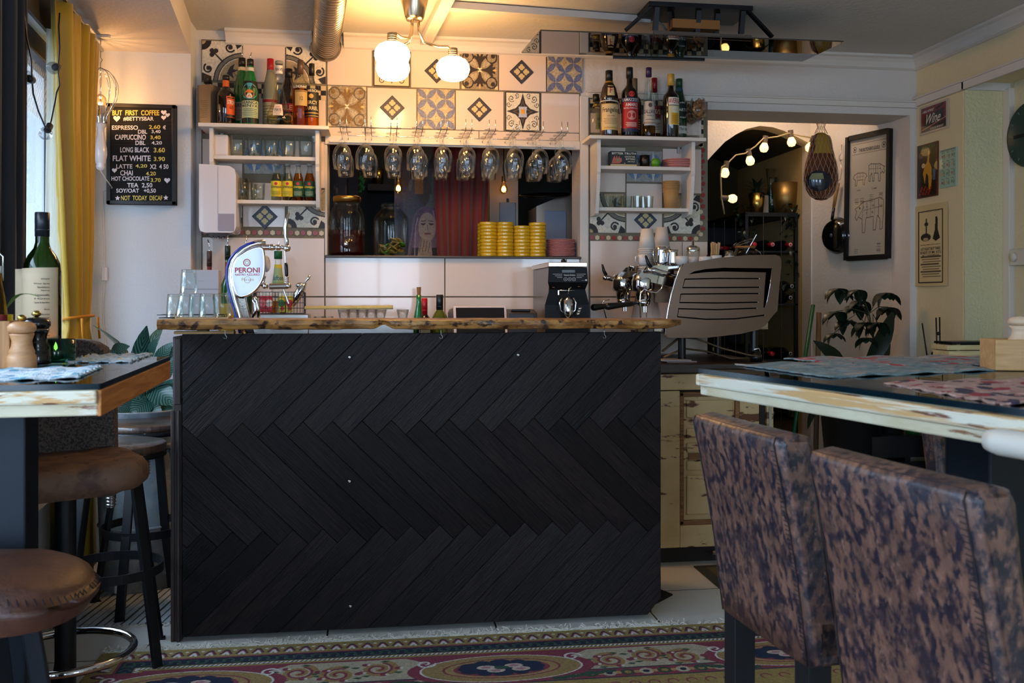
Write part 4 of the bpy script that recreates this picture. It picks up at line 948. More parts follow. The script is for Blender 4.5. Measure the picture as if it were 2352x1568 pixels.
hb = ZY(556, 134, 4.68)-A; pourer(b, .009, hb, ZY(556, 110, 4.68)-A)
b = bottle('liqueur_bottle', 'green mint liqueur bottle with round bird emblem, dark contents and metal pourer', 575, 137, 4.58, A, 19, 'slope', gm((16, 104, 48)), (.9, (24, 22, 20), 1.1), None,
    [(.82, .875, (216, 210, 190), [], 3.1), (.02, .10, (12, 10, 10), [], 3.1), (.36, .66, (12, 10, 12), [('o', .06, .9, (70, 150, 160), 1), ('o', .10, .55, (214, 120, 50), 1), ('o', .10, .36, (222, 216, 200), 1)], 3.1), (.10, .36, (176, 190, 150), [('BRANCA', .80, .96, IK, .85), ('MENTA', .62, .77, IK, .85), ('~', .05, .55, (70, 110, 90), .85)], 1.3)])
hb = ZY(575, 137, 4.58)-A; pourer(b, .009, hb, ZY(575, 120, 4.58)-A)
bottle('spirit_bottle', 'frosted pale bottle with tall red cap and flowery label', 621, 136, 4.66, A, 18, 'slope', frost, (.80, (176, 18, 30), 1.15), None, [(.12, .42, (160, 150, 112), [('#', .82, .95, (150, 30, 36), 1), ('o', .2, .5, (196, 184, 130), 1), ('~', .05, .7, (110, 100, 60), .9)])])
bottle('grappa_bottle', 'clear bell shaped grappa flask with rounded pale label', 641, 141, 4.57, A, 29, 'bell', clear_g, (.955, (140, 136, 126), 1.15), (.14, pale_l), [(.80, .93, (222, 216, 206), [('PIAVE', .3, .7, (90, 84, 80), .8)], 1.5), (.13, .31, (226, 206, 190), [('GRAPPA', .72, .82, (190, 90, 60), .5), ('PIAVE', .36, .64, (50, 60, 70), .7), ('#', .26, .29, IK, .6), ('#', .1, .13, IK, .4)], .42)])
bottle('cream_liqueur_bottle', 'black cream liqueur bottle with red banded label behind the grappa flask', 663, 159, 4.69, A, 21, 'slope', gm((16, 12, 14)), (.84, (18, 14, 16), 1.12), None, [(.28, .42, (150, 34, 30), [('BAILEYS', .2, .8, (214, 190, 140), .9)], 1.3), (.08, .26, (38, 44, 40), [('o', .1, .95, (180, 150, 90), 1), ('o', .25, .8, (60, 90, 70), 1)], 1.3)])
bottle('whisky_bottle', 'clear bottle of amber malt whisky with brown stopper and gold label', 690, 139, 4.58, A, 18.5, 'spirit', clear_g, (.80, (84, 62, 48), 1.15), (.60, amber), [(.56, .61, (30, 22, 16), [('GLENGRANT', .1, .9, (224, 216, 196), 1)], .95), (.30, .53, (168, 140, 84), [('#', .9, .96, (90, 60, 30), .9), ('12', .35, .6, (70, 50, 30), .2)], .85, .2)])
bottle('whiskey_bottle', 'whiskey bottle with tall black and gold lettered label, last in the row', 716, 147, 4.63, A, 17, 'spirit', clear_g, (.82, (30, 24, 18), 1.15), (.52, amber), [(.16, .60, (22, 18, 16), [('JAMESON', .86, .97, (224, 214, 190), .95), ('o', .66, .82, GD2, 1), ('BERCY', .46, .58, (214, 196, 150), .7), ('BARREL', .26, .38, (214, 196, 150), .8), ('#', .14, .17, GD2, .9), ('#', .04, .06, GD2, .9)], 1.25)])
A = 2.0
bottle('gin_bottle', 'short clear square shouldered gin bottle with dark neck band', 1369, 217, 4.66, A, 17, 'spirit', clear_g, (.84, (26, 22, 20), 1.3), None, [(.2, .56, (120, 112, 60), [('DISAR', .55, .7, IK, .7), ('~', .1, .4, IK, .7)], .8, .5), (.70, .80, (24, 20, 18), [('LONDON', .2, .8, (210, 180, 60), .8)], 1.5)])
b = bottle('hazelnut_liqueur_bottle', 'dark monk shaped hazelnut liqueur bottle with cream label and white cord', 1399, 163, 4.57, A, 20, 'monk', gm((40, 22, 14)), (.84, (16, 14, 14), 1.1), None, [(.08, .48, (216, 190, 136), [('Frangelico', .62, .86, (60, 30, 24), .85), ('LIQUORE', .5, .56, RD, .35), ('~', .22, .46, (150, 110, 60), .8), ('#', .06, .12, GD2, .7), ('#', 0, .02, GD2, 1), ('#', .97, 1, GD2, 1)], 1.2), (.60, .76, (214, 190, 140), [('F', .25, .8, RD, .4)], .42), (.81, .84, (150, 112, 50), [], 3.1)])
H1 = ZY(1399, 163, 4.57)-A; R1 = 20/ppm(1399, 4.57); c = MB(); c.tube([(0, -R1*1.03, H1*.52), (R1*.75, -R1*.75, H1*.515), (R1*1.1, -R1*.2, H1*.50), (R1*1.25, 0, H1*.40), (R1*1.45, 0, H1*.2), (R1*1.3, 0, H1*.16)], .0016, 6); c.lathe([(R1*1.03, H1*.515), (R1*1.07, H1*.522), (R1*1.03, H1*.53)], seg=20); c.sph((R1*1.4, 0, H1*.15), .005, 8); c.build('cord', mat('white_cord', (214, 200, 176), .8), b)
bottle('bitter_liqueur_bottle', 'dark bitter liqueur bottle with big red and blue label and black cap', 1446, 156, 4.57, A, 19, 'spirit', gm((18, 14, 16)), (.85, (20, 20, 22), 1.2), None, [(.06, .55, (176, 26, 34), [('#', .87, 1, (28, 44, 84), 1), ('RAMAZZOTTI', .89, .98, (220, 216, 204), .95), ('AMARO', .74, .84, (230, 224, 210), .6), ('FRATELLI RAMAZZOTTI', .67, .71, (230, 224, 210), .8), ('o', .34, .62, (206, 140, 130), 1), ('~', .14, .28, (230, 224, 210), .6), ('#', .0, .10, (28, 40, 76), 1)], 1.25), (.57, .63, (18, 14, 16), [('o', -.2, 1.2, (196, 40, 44), 1)], .6), (.85, .88, (200, 70, 40), [], 3.1)])
bottle('spirit_bottle', 'slim dark bottle with dull gold cap, behind the bitter liqueur', 1458, 181, 4.68, A, 15, 'spirit', gm((40, 12, 14)), (.80, (110, 92, 62), 1.2), None, [(.1, .4, (60, 40, 28), [('~', .2, .8, GD2, .7)], 1.1)])
bottle('vanilla_liqueur_bottle', 'tall tapering clear bottle with purple cap, cream label and yellow liqueur', 1490, 156, 4.57, A, 15.5, 'cone', clear_g, (.87, (52, 30, 74), 1.3), (.19, yellow_l), [(.19, .51, (200, 186, 168), [('o', .72, .92, (90, 76, 70), 1), ('GALLIANO', .44, .62, (50, 34, 60), .95), ('VANILLA', .32, .38, IK, .5), ('#', .02, .05, (150, 110, 70), .9), ('#', .16, .18, IK, .6)], 1.2), (.16, .185, (180, 180, 180), [], 1)])
bottle('spirit_bottle', 'clear bottle with slim red cap, behind the vanilla liqueur', 1503, 180, 4.68, A, 14, 'slope', clear_g, (.78, (130, 18, 24), 1.2), (.3, yellow_l), [(.36, .55, (120, 40, 36), [('SUZE', .3, .7, (214, 196, 170), .8)], 1.1), (.12, .33, (200, 190, 170), [('~', .2, .8, IK, .8)], 1.1)])
bottle('herbal_liqueur_bottle', 'black herbal liqueur bottle with gold cap and yellow label', 1541, 171, 4.57, A, 18, 'spirit', gm((16, 12, 12)), (.82, (186, 150, 66), 1.25), None, [(.50, .62, (222, 216, 200), [('AVERNA', .2, .85, (176, 24, 30), .95)], .85, .25), (.19, .49, (206, 196, 150), [('#', .03, .62, (206, 156, 30), .6), ('o', .62, .95, (220, 214, 196), 1), ('~', .1, .5, (150, 100, 40), .5)], .85, .25)])
bottle('vermouth_bottle', 'green vermouth bottle with round white emblem, behind the gold capped one', 1560, 182, 4.68, A, 17, 'slope', gm((12, 54, 34)), (.86, (16, 60, 40), 1.15), None, [(.36, .62, (18, 40, 30), [('o', .0, 1, (208, 204, 192), 1), ('o', .08, .92, (40, 40, 40), 1), ('MARTINI', .42, .60, (226, 222, 210), .9)], 1.0, .2), (.12, .24, (206, 204, 190), [('EXTRA DRY', .4, .75, IK, .8)], 1.0, .2), (.80, .86, (30, 70, 90), [], 3.1)])

# ------------------------------------------------------------------ glassware
glass_c = thin_glass('clear_glass', (250, 252, 253), .2)
def wineglass(h=.2, r=.044, rr=.035, bowl=.62):
    """standing; base at z=0"""
    t = thing('wine_glass', None, 'glass'); s = h*(1-bowl)
    MB().lathe([(0, 0), (.033, .0), (.034, .002), (.012, .006), (.004, .012), (0, .012)], seg=28).build('foot', glass_c, t)
    MB().lathe([(.005, .010), (.0034, .02), (.0032, s-.008), (.006, s)], seg=12).build('stem', glass_c, t)
    b = h*bowl; o = [(.004, s-.002), (r*.45, s+b*.06), (r*.80, s+b*.2), (r*.97, s+b*.38), (r, s+b*.5), (r*.95, s+b*.72), (rr, h)]
    i = [(a-.0014, z+.0) for a, z in o[::-1][:-1]]
    MB().lathe(o+[(rr-.0007, h+.0006)]+i+[(0, s+.004)], seg=32).build('bowl', glass_c, t)
    return t
tracks = [788, 845, 905, 964, 1020, 1077, 1131, 1186, 1241, 1297]
rk = thing('glass_rack', 'chrome wire rack of hooked rails over the hatch holding the hanging glasses', 'rack')
ZR = 1.987; r1 = []
for px in tracks:
    x = XY(px, 4.40); c = MB()
    for s in (-1, 1):
        a = x+s*.0145; c.tube([(a, 4.40, ZR+.048), (a, 4.40, ZR+.008), (a, 4.404, ZR), (a, 4.415, ZR-.003), (a, 4.70, ZR-.003), (a, 4.715, ZR-.003)], .0022, 7)
    c.tube([(x-.0145, 4.712, ZR-.003), (x-.0145, 4.715, ZR-.02), (x+.0145, 4.715, ZR-.02), (x+.0145, 4.712, ZR-.003)], .0022, 6)
    c.build('rail', chrome, rk)
for a, b in zip(tracks, tracks[1:]):
    xa, xb = XY(a, 4.40)+.0145, XY(b, 4.40)-.0145; c = MB(); c.tube([(xa, 4.55, ZR-.002), (xa+.004, 4.545, ZR-.018), (xb-.004, 4.545, ZR-.018), (xb, 4.55, ZR-.002)], .0018, 6); c.build('cross_wire', chrome, rk)
MB().box(XY(757, 4.7), XY(1318, 4.7), 4.705, YB-.022, ZR-.024, ZR-.012).build('mounting_plate', mat('white_shelf_paint'), rk)
g1, g2 = wineglass(), wineglass(.214, .041, .036, .58)
rnd = random.Random(11); used = set(); place = ['first', 'second', 'third', 'fourth', 'fifth', 'sixth', 'seventh', 'eighth', 'ninth', 'tenth']; rows = ['at the front', 'in the middle', 'at the back']
for ti, px in enumerate(tracks):
    x = XY(px, 4.40); n = 3 if ti in (3, 4, 5, 6, 7, 8, 9) else 2
    for k in range(n):
        big = k == 0 or ti < 3; src = g1 if k == 0 else g2; y = 4.435+(.095 if n == 3 else .14)*k+rnd.uniform(-.006, .006)
        lab = 'stemmed glass hanging %s of the %s rail from the drinks dispenser end' % (rows[k] if n == 3 else rows[k*2], place[ti])
        tl_ = (rnd.uniform(-.05, .05), rnd.uniform(-.05, .05)) if (ti, k) not in ((1, 0), (3, 0)) else (.0, .12)
        rot = (PI+tl_[0], tl_[1], 0); loc = (x+rnd.uniform(-.003, .003)+ (.0 if not tl_[1] else 0), y, ZR+.0045)
        if src.name in used: o = dup(src, loc, None, lab, 'hanging wine glasses', rot=rot)
        else: o = src; o.location = loc; o.rotation_euler = rot; tag(o, lab, None, 'hanging wine glasses'); used.add(src.name)
thick_glass = thin_glass('thick_glass', (250, 253, 252), .2)
def tumbler(r0, r1, h, name='tumbler', facet=0, cat='glass'):
    t = thing(name, None, cat)
    MB().lathe([(0, 0), (r0*.95, 0), (r0, .003), (r0+(r1-r0)*.5, h*.5), (r1, h), (r1-.0012, h+.0004), (r1-.002, h), (r0+(r1-r0)*.5-.002, h*.5), (r0-.002, h*.14), (r0*.8, h*.11), (0, h*.12)], seg=facet or 28, smooth=not facet).build('wall', thick_glass, t)
    MB().lathe([(r0*.3, h*.01), (r0*.9, h*.02), (r0*.92, h*.07), (r0*.6, h*.09), (0, h*.08)], seg=24).build('thick_base', thick_glass, t)
    return t
def row(src, locs, labels, group, rz=0):
    for i, (l, lb) in enumerate(zip(locs, labels)):
        if i == 0: src.location = l; tag(src, lb, None, group)
        else: dup(src, l, None, lb, group)
g = tumbler(.033, .037, .098); pxs = [546, 585, 624, 662, 703]
row(g, [(XY(p, 4.63), 4.63, 1.8685) for p in pxs], ['straight tumbler on the middle board of the bottle shelf, %s' % q for q in ('next to the white box', 'second from the white box', 'in the centre of the row', 'second from the open end', 'at the open end')], 'tumblers on the middle board')
o = MB().box(-.034, .034, -.05, .03, 0, .10).build('white_box', mat('matt_white_plastic', (224, 214, 210), .4), None, bevel=.008); o.location = (XY(510, 4.63), 4.64, 1.868); tag(o, 'small plain white box beside the tumblers on the wall shelf', 'box')
g = tumbler(.032, .036, .085); 
row(g, [(XY(556, 4.65), 4.65, 1.6625), (XY(592, 4.65), 4.65, 1.6625), (XY(574, 4.70), 4.70, 1.6625)], ['clear tumbler on the lowest board half behind the paper dispenser', 'clear tumbler on the lowest board beside the soda bottles', 'clear tumbler at the back of the lowest board'], 'tumblers on the lowest board')
o = thing('tumbler', 'tall tumbler stacked inside another on the lowest board', 'glass', (XY(556, 4.65), 4.65, 1.6775), 0, 'tumblers on the lowest board')
MB().lathe([(0, 0), (.027, 0), (.033, .09), (.032, .0905), (.026, .01), (0, .01)], seg=26).build('wall', glass_c, o)
for i, (px, body, lab, nm) in enumerate(((635, pale_l, (212, 190, 30), 'tonic bottle with yellow label next to the tumblers'), (661, pale_l, (212, 190, 30), 'tonic bottle with yellow label beside the ginger drinks'), (685, amber, (20, 74, 50), 'ginger drink bottle with green label beside the tonics'), (711, amber, (20, 74, 50), 'ginger drink bottle with green label against the shelf side'))):
    y = (214, 186, 30)
    bottle('soda_bottle', 'small '+nm, px, 376, 4.635, 1.6625, 12.5, 'soda', clear_g, (.93, (150, 146, 140), 1.2), (.74, body), [(.10, .52, lab, [('Schweppes', .50, .72, (30, 40, 40) if i < 2 else (224, 200, 40), .85), ('o', .72, .92, (186, 30, 40), 1), ('~', .06, .36, (90, 84, 20) if i < 2 else (160, 180, 150), .7)], 1.3)], 'soda bottles on the lowest board')
# other shelf
c = thing('bitters_box', 'printed dark bitters box with a painted hand, on the wall shelf by the doorway', 'box', (XY(1430, 4.62), 4.62, 1.857))
w2, hh = .068, .076; f = lambda x, z: Vector((x, -.0205, z))
MB().box(-w2, w2, -.02, .03, 0, hh).build('carton', mat('dark_green_card', (20, 34, 34), .4), c)
cv = Cv(120, 68, (18, 32, 34)); cv.rect(0, 0, 1, .08, (200, 180, 130)); cv.poly([(.05, .12), (.1, .3), (.16, .4), (.2, .28), (.24, .42), (.29, .28), (.33, .4), (.37, .3), (.42, .32), (.44, .2), (.36, .12)], (178, 92, 70)); cv.circ(.3, .24, .05, (90, 140, 110)); cv.circ(.54, .12, .02, (220, 160, 40)); cv.rect(0, .08, .5, .1, (120, 40, 30))
sheet('printed_front', cv, flat((-w2, -.0202, 0), (w2, -.0202, 0), (-w2, -.0202, hh)), painted('glossy_print', .4), c)
tm = MB()
for s_t, a, b_, z0, z1 in (('BITTER TRUTH', -.06, .064, .060, .070), ('COCKTAIL', .006, .06, .045, .053), ('BITTERS', .012, .06, .033, .041), ('BAR PACK', .022, .06, .022, .027)): text(tm, s_t, a, b_, z0, z1, f)
tm.build('lettering', mat('ink_226_220_206', WHT, .5), c)
c = thing('metal_cup', 'small engraved dark metal cup between the printed box and the lime', 'cup', (XY(1481, 4.63), 4.63, 1.857)); MB().lathe([(0, 0), (.024, 0), (.026, .062), (.0245, .0625), (.0225, .004), (0, .004)], seg=28).build('wall', mat('dark_pewter', (70, 62, 60), .35, 1, bump=.3, bscale=160), c)
c = MB(); c.sph((0, 0, .024), .024, 20, (1, 1, .97)); c.cyl((.022, -.008, .026), .004, .004, 8, (1, -.3, .1)); o = c.build('lime', mat('lime_skin', (88, 150, 34), .35, bump=.2, bscale=200), None); o.location = (XY(1506, 4.61), 4.61, 1.857); tag(o, 'single green lime beside the small stack of pink plates', 'lime')
def plate_mesh(r, h, name, m, prof=None):
    t = MB().lathe(prof or [(0, 0), (r*.7, 0), (r*.76, h*.3), (r*.98, h*.8), (r, h*.92), (r*.985, h), (r*.95, h*.92), (r*.72, h*.45), (0, h*.4)], seg=40).build(name, m, None); return t
pink = mat('pink_glaze', (196, 128, 122), .3, coat=.3, var=.08, vscale=3)
pl = plate_mesh(.079, .0165, 'plate', pink); x = XY(1556, 4.655)
for k in range(4):
    o = pl if k == 0 else pl.copy(); o.location = (x+.001*((k*7) % 3-1), 4.655, 1.857+.0098*k)
    if k: C.objects.link(o)
    tag(o, ('bottom', 'second', 'third', 'top')[k]+' pink plate of the short stack beside the lime', 'plate', 'pink plates on the wall shelf')
g = tumbler(.022, .026, .062, 'shot_glass', 12)
row(g, [(XY(p, y), y, 1.6515) for p, y in ((1396, 4.66), (1418, 4.66), (1441, 4.66), (1464, 4.65), (1490, 4.65), (1478, 4.70))], ['small faceted glass on the low board by the doorway, %s' % q for q in ('against the side panel', 'second from the side panel', 'third from the side panel', 'fourth in the row', 'beside the paper cups', 'behind the last two')], 'small faceted glasses')
kraft = mat('kraft_paper', (172, 134, 82), .75, var=.08)
def paper_cup(name, r0, r1, h, m, label, cat='cup'):
    t = thing(name, label, cat); MB().lathe([(0, .004), (r0, .0), (r1, h), (r1-.001, h), (r0-.001, .006), (0, .006)], seg=30).build('wall', m, t)
    MB().lathe([(r1, h-.006), (r1+.0025, h-.005), (r1+.003, h-.002), (r1+.0015, h), (r1-.001, h-.001)], seg=30).build('rim', m, t); return t
x = XY(1541, 4.655); ks = paper_cup('paper_cup', .033, .042, .105, kraft, 'lowest brown paper cup of the stack on the wall shelf')
ks.location = (x, 4.655, 1.651); ks['group'] = 'brown paper cups'
for k in range(1, 5): dup(ks, (x+.0008*(k % 2), 4.655, 1.651+.0092*k), 0, ('', 'second', 'third', 'fourth', 'topmost')[k]+' brown paper cup of the stack on the wall shelf')
def corkglass(px, Y, h, lab):
    g = wineglass(h, .043, .035, .55); g.location = (XY(px, Y), Y, 2.0); tag(g, lab, None, 'glasses filled with corks')
    return g
cork_m = mat('cork', (150, 104, 62), .85, var=.25, vscale=120)
for px, Y, h, lab in ((1603, 4.58, .205, 'wine glass filled with corks standing at the shelf end'), (1588, 4.66, .20, 'wine glass filled with corks standing behind another one')):
    g = corkglass(px, Y, h, lab)
    for k in range(12):
        a, z = k*2.4, h*(.55+.036*k); rr_ = .012+.008*(k % 3); q = MB(); d = Vector((math.cos(a*1.7), math.sin(a*1.3), rnd.uniform(-.6, .9))).normalized()
        q.cyl(Vector((0, 0, 0))-d*.018, .0095, .038, 12, d); o = q.build('cork', cork_m, None); o.location = (g.location.x+rr_*math.cos(a), Y+rr_*math.sin(a), 2.0+z); tag(o, 'wine cork in the cork filled glass '+('near the shelf end' if Y < 4.6 else 'standing behind the other'), 'cork', 'corks in the glass '+('in front' if Y < 4.6 else 'behind'))

# ------------------------------------------------------------------ paper dispenser, menu board, whisk lamp
dp = thing('paper_dispenser', 'large white paper towel dispenser with grey window hanging under the shelf', 'dispenser', (XY(499, 4.55), 4.66, 1.5))
wp = mat('glossy_white_plastic', (222, 214, 214), .18, coat=.3)
prof = [(-.085, .03), (-.08, .008), (-.06, 0), (.06, 0), (.078, .008), (.084, .03), (.084, .27), (.078, .30), (.055, .315), (-.085, .322)]
P = []
for k in range(9):
    a = k/8; y = -.12*math.sin(PI/2*min(1, a*1.0)) if False else 0
b = MB(); b.prism(prof, (0, -.10, 0), (1, 0, 0), (0, 0, 1), (0, .17, 0)); b.build('cover', wp, dp, bevel=.022, bseg=4)
MB().box(.001, .0022, -.1012, -.0995, .01, .31).box(.002, .078, -.1012, -.0995, .088, .0895).build('seam', mat('grey_line', (150, 144, 146), .5), dp)
MB().box(.004, .076, -.1018, -.098, .008, .087).build('level_window', mat('smoky_window', (150, 138, 146), .25), dp, bevel=.004)
b = MB(); n = 22; b.lathe([(.052, 0), (.05, -.006), (.042, -.014)], (-.005, -.03, 0), 32)
b.add([( -.005+(.042)*math.cos(2*PI*i/32), -.03+.042*math.sin(2*PI*i/32), -.014) for i in range(32)]+[(-.005+.040*math.cos(2*PI*(i+.5)/32), -.03+.04*math.sin(2*PI*(i+.5)/32), -.024 if i % 3 else -.014) for i in range(32)], [(i, (i+1) % 32, 32+i) for i in range(32)])
b.build('serrated_nozzle', mat('grey_plastic', (96, 90, 92), .4), dp)
YM = 4.575; mb_ = thing('menu_board', 'black grooved letter board with the coffee menu hanging on the white wall', 'menu board')
bx0, bx1, bz0, bz1 = PY(246, 0, YM).x, PY(405, 0, YM).x, ZY(325, 470, YM), ZY(325, 240, YM)
MB().box(bx0, bx1, YM, 4.598, bz0, bz1).build('board', mat('black_felt', (16, 17, 20), .8), mb_)
fr_ = MB(); w = .018
fr_.box(bx0, bx0+w, YM-.014, YM+.01, bz0, bz1).box(bx1-w, bx1, YM-.014, YM+.01, bz0, bz1).box(bx0, bx1, YM-.014, YM+.01, bz0, bz0+w).box(bx0, bx1, YM-.014, YM+.01, bz1-w, bz1); fr_.build('frame', mat('black_frame', (14, 14, 16), .45), mb_, bevel=.002)
gv = MB()
z = bz0+w+.003
while z < bz1-w: gv.box(bx0+w, bx1-w, YM-.0025, YM, z, z+.004); z += .0075
gv.build('grooves', mat('black_felt'), mb_)
WT, YL = MB(), MB()
fn = onY(YM-.004)
def ln(mb, t, x0, x1, yt, yb_): text(mb, t, x0, x1, yb_, yt, fn, .02)
for t_, x0, x1, yt, yb_ in (('#BETTYSBAR', 283, 353, 268, 278), ('ESPRESSO', 257, 317, 288, 298), ('€', 374, 381, 288, 297), ('DBL', 317, 338, 298, 307), ('3,40', 348, 369, 298, 307), ('CAPPUCCINO', 264, 335, 309, 321), ('DBL', 311, 334, 323, 333), ('4,20', 348, 372, 324, 333), ('LONG BLACK', 276, 343, 338, 350), ('FLAT WHITE', 259, 346, 357, 370), ('LATTE', 267, 304, 377, 387), ('X2  4 50', 344, 387, 377, 388), ('CHAI', 276, 305, 391, 403), ('HOT CHOCOLATE', 256, 343, 405, 415), ('TEA  2,50', 292, 350, 420, 432), ('SOY/OAT   +0,50', 267, 358, 433, 444)): ln(WT, t_, x0, x1, yt, yb_)
for t_, x0, x1, yt, yb_ in (('BUT  FIRST  COFFEE', 258, 366, 253, 265), ('2.60', 342, 368, 287, 296), ('3,40', 345, 369, 311, 321), ('3.60', 353, 379, 339, 350), ('3.90', 353, 379, 360, 370), ('4,20', 311, 338, 377, 386), ('4.20', 335, 358, 394, 403), ('3.70', 346, 369, 409, 418), ('NOT  TODAY  DECAF', 278, 373, 449, 460)): ln(YL, t_, x0, x1, yt, yb_)
def heart(mb, px, py, r):
    P = []
    for k in range(24):
        a = 2*PI*k/24; P.append((px+r*math.sin(a)**3, py-r*.0625*(13*math.cos(a)-5*math.cos(2*a)-2*math.cos(3*a)-math.cos(4*a))))
    mb.add([fn(px, py)]+[fn(*q) for q in P], [(0, k+1, (k+1) % 24+1) for k in range(24)])
for px, py, r in ((268, 272, 8), (376, 258, 6.5), (385, 264, 5.5), (376, 270, 6), (263, 391, 6), (384, 414, 7)): heart(WT, px, py, r)
for px, py in ((270, 455), (381, 454)): WT.add([fn(px, py)]+[fn(px+(6.5 if k % 2 == 0 else 2.8)*math.sin(k*PI/5), py-(6.5 if k % 2 == 0 else 2.8)*math.cos(k*PI/5)) for k in range(10)], [(0, k+1, (k+1) % 10+1) for k in range(10)])
WT.build('white_lettering', mat('white_letter_plastic', (232, 226, 232), .4), mb_); YL.build('yellow_lettering', mat('yellow_letter_plastic', (226, 204, 92), .4), mb_)
# lamp made like a whisk
wl = PY(231, 250, 4.40); wt_ = thing('whisk_lamp', 'hanging lamp shaped like a giant whisk with white turned handle', 'lamp', (wl.x, wl.y, 0))
zz = lambda py: ZY(229, py, wl.y)
MB().lathe([(0, zz(392)), (.008, zz(391)), (.016, zz(388)), (.020, zz(383)), (.017, zz(378)), (.022, zz(372)), (.028, zz(355)), (.027, zz(340)), (.018, zz(318)), (.015, zz(300)), (.018, zz(293)), (.024, zz(288)), (.024, zz(283)), (0, zz(283))], seg=28).build('handle', wp, wt_)
MB().cyl((0, 0, zz(283)), .026, .022, 24).lathe([(.026, .022), (.026, .075), (.018, .08), (0, .08)], (0, 0, zz(283)), 24).build('ferrule', chrome, wt_)
w_ = MB(); zt_, zb_ = zz(155), zz(280)
for k in range(6):
    a = k*PI/6+.3
    for s in (1, -1):
        P = []
        for i in range(15):
            u = i/14; r = .072*math.sin(PI*min(1, (1-u)*1.0)**.8)*(1-.1*u) if i else .0; r = .074*(math.sin(PI*(u**.75)))**.75 if 0 < u < 1 else (.0 if u == 0 else .028)
            P.append((s*max(r, .028*u)*math.cos(a), s*max(r, .028*u)*math.sin(a), zt_+(zb_-zt_)*u))
        w_.tube(P, .0016, 6)
w_.build('wire_loops', chrome, wt_)
bulb_glass = thin_glass('bulb_glass', (255, 240, 214), .2)
fil = mat('lit_filament', (255, 200, 120), .5, emit=(255, 168, 78), es=900)
MB().lathe([(.012, 0), (.013, .012), (.022, .035), (.026, .052), (.022, .068), (.010, .080), (0, .082)], (0, 0, zz(258)), 20).build('bulb', bulb_glass, wt_)
f_ = MB(); f_.tube([(-.006, 0, zz(250)), (-.007, 0, zz(236)), (-.002, 0, zz(234)), (.002, 0, zz(250)), (.006, 0, zz(236)), (.007, 0, zz(250))], .0022, 6); f_.build('filament', fil, wt_); lamp('bulb_light', 'POINT', (0, 0, zz(240)), 5, (1, .62, .28), .012, None, wt_)
MB().tube([(0, 0, zt_), (0, 0, zt_+.02), (.008, 0, zt_+.035), (0, 0, zt_+.045), (0, 0, 2.346)], .002, 6).build('hanging_hook', steel, wt_)
cb = MB(); P = [(232, 392), (236, 440), (237, 500), (239, 560), (240, 614), (240, 645), (236, 700), (237, 740), (243, 800), (246, 860)]; P = [Vector((PY(x, y, 4.585).x-wl.x, 4.585-wl.y, ZY(x, y, 4.585))) for x, y in P]; P[0] = Vector((0, 0, zz(392))); P.insert(1, Vector((.002, .06, zz(404)))); P.insert(2, Vector((.004, .17, zz(420))))
cb.tube(P, .0028, 6); cab_ = cb.build('cord', mat('white_cable', (214, 212, 214), .4), wt_)
q = PY(240, 629, 4.578); MB().box(q.x-wl.x-.011, q.x-wl.x+.011, 4.565-wl.y, 4.592-wl.y, q.z-.032, q.z+.032).build('cord_switch', wp, cab_, bevel=.003)
# ------------------------------------------------------------------ through the hatch
YS = 4.85; ZS = ZH0
ON = 'second third fourth fifth sixth seventh eighth ninth tenth eleventh twelfth thirteenth fourteenth'.split()
def ORD(k, n): return 'lowest' if k == 0 else 'topmost' if k == n-1 else ON[k-1]+' from the bottom'
glow = mat('glowing_bulb', (255, 214, 140), .3, emit=(255, 176, 84), es=14)
def edison(px, py, Y, lab):
    p = PY(px, py, Y); t = thing('pendant_bulb', lab, 'lamp', p, 0, 'bare bulbs in the kitchen')
    MB().lathe([(0, -.034), (.014, -.030), (.024, -.014), (.025, 0), (.018, .018), (.011, .032), (.010, .04)], seg=20).build('bulb', bulb_glass, t)
    MB().lathe([(0, -.022), (.012, -.016), (.014, -.002), (.008, .012), (0, .016)], seg=14).build('filament', glow, t)
    MB().cyl((0, 0, .038), .013, .035, 14).build('socket', mat('brass', (190, 150, 80), .3, 1), t); MB().tube([(0, 0, .07), (0, 0, 2.55-p.z)], .003, 6).build('cord', blackp, t)
edison(915, 431, 5.5, 'lit bare filament bulb hanging beside the painted portrait'); edison(1157, 433, 5.5, 'lit bare filament bulb hanging between the red curtain and the steel hood')
kl = thing('kitchen_fill_light', 'added unseen round fill light under the ceiling behind the hatch', 'lamp', (.25, 5.65, 2.55)); MB().cyl((0, 0, -.05), .12, .05, 28).build('lamp_shade', mat('kitchen_fill_glow', (255, 230, 190), .4, emit=(255, 214, 170), es=9), kl)  # unseen glowing disc added as general light for the back room
def jar(name, lab, px, r, H, prof, Y=YS):
    t = thing(name, lab, 'jar', (XY(px, Y), Y, ZS)); MB().lathe([(a*r, b*H) for a, b in prof], seg=40).build('glass', mat('x') if 0 else clear_g, t); return t
r = 41/ppm(797, YS); H = ZY(797, 462, YS)-ZS
j = jar('drinks_dispenser', 'glass drinks dispenser with metal lid and tap, half full of dark red drink', 797, r, H, [(0, 0), (.96, 0), (1, .03), (1, .72), (.96, .80), (.78, .88), (.74, .9), (.74, 1)])
MB().lathe([(0, .006), (r*.95, .006), (r*.975, .02), (r*.975, H*.46), (0, H*.46)], seg=40).build('drink', mat('dark_red_drink', (58, 6, 14), .08, coat=.5), j)
MB().lathe([(0, H*.985), (r*.78, H*.985), (r*.78, H*1.07), (r*.74, H*1.085), (0, H*1.085)], seg=36).build('lid', mat('brass'), j)
em = MB()
for k in range(16):
    a = -PI+k*PI/16; p = lambda da, z: (r*1.005*math.cos(a+da), r*1.005*math.sin(a+da), H*z)
    for z0 in (.36, .56): em.tube([p(0, z0), p(.09, z0+.07), p(0, z0+.14), p(-.09, z0+.07)], .0014, 5, closed=True)
em.build('embossed_diamonds', clear_g, j)
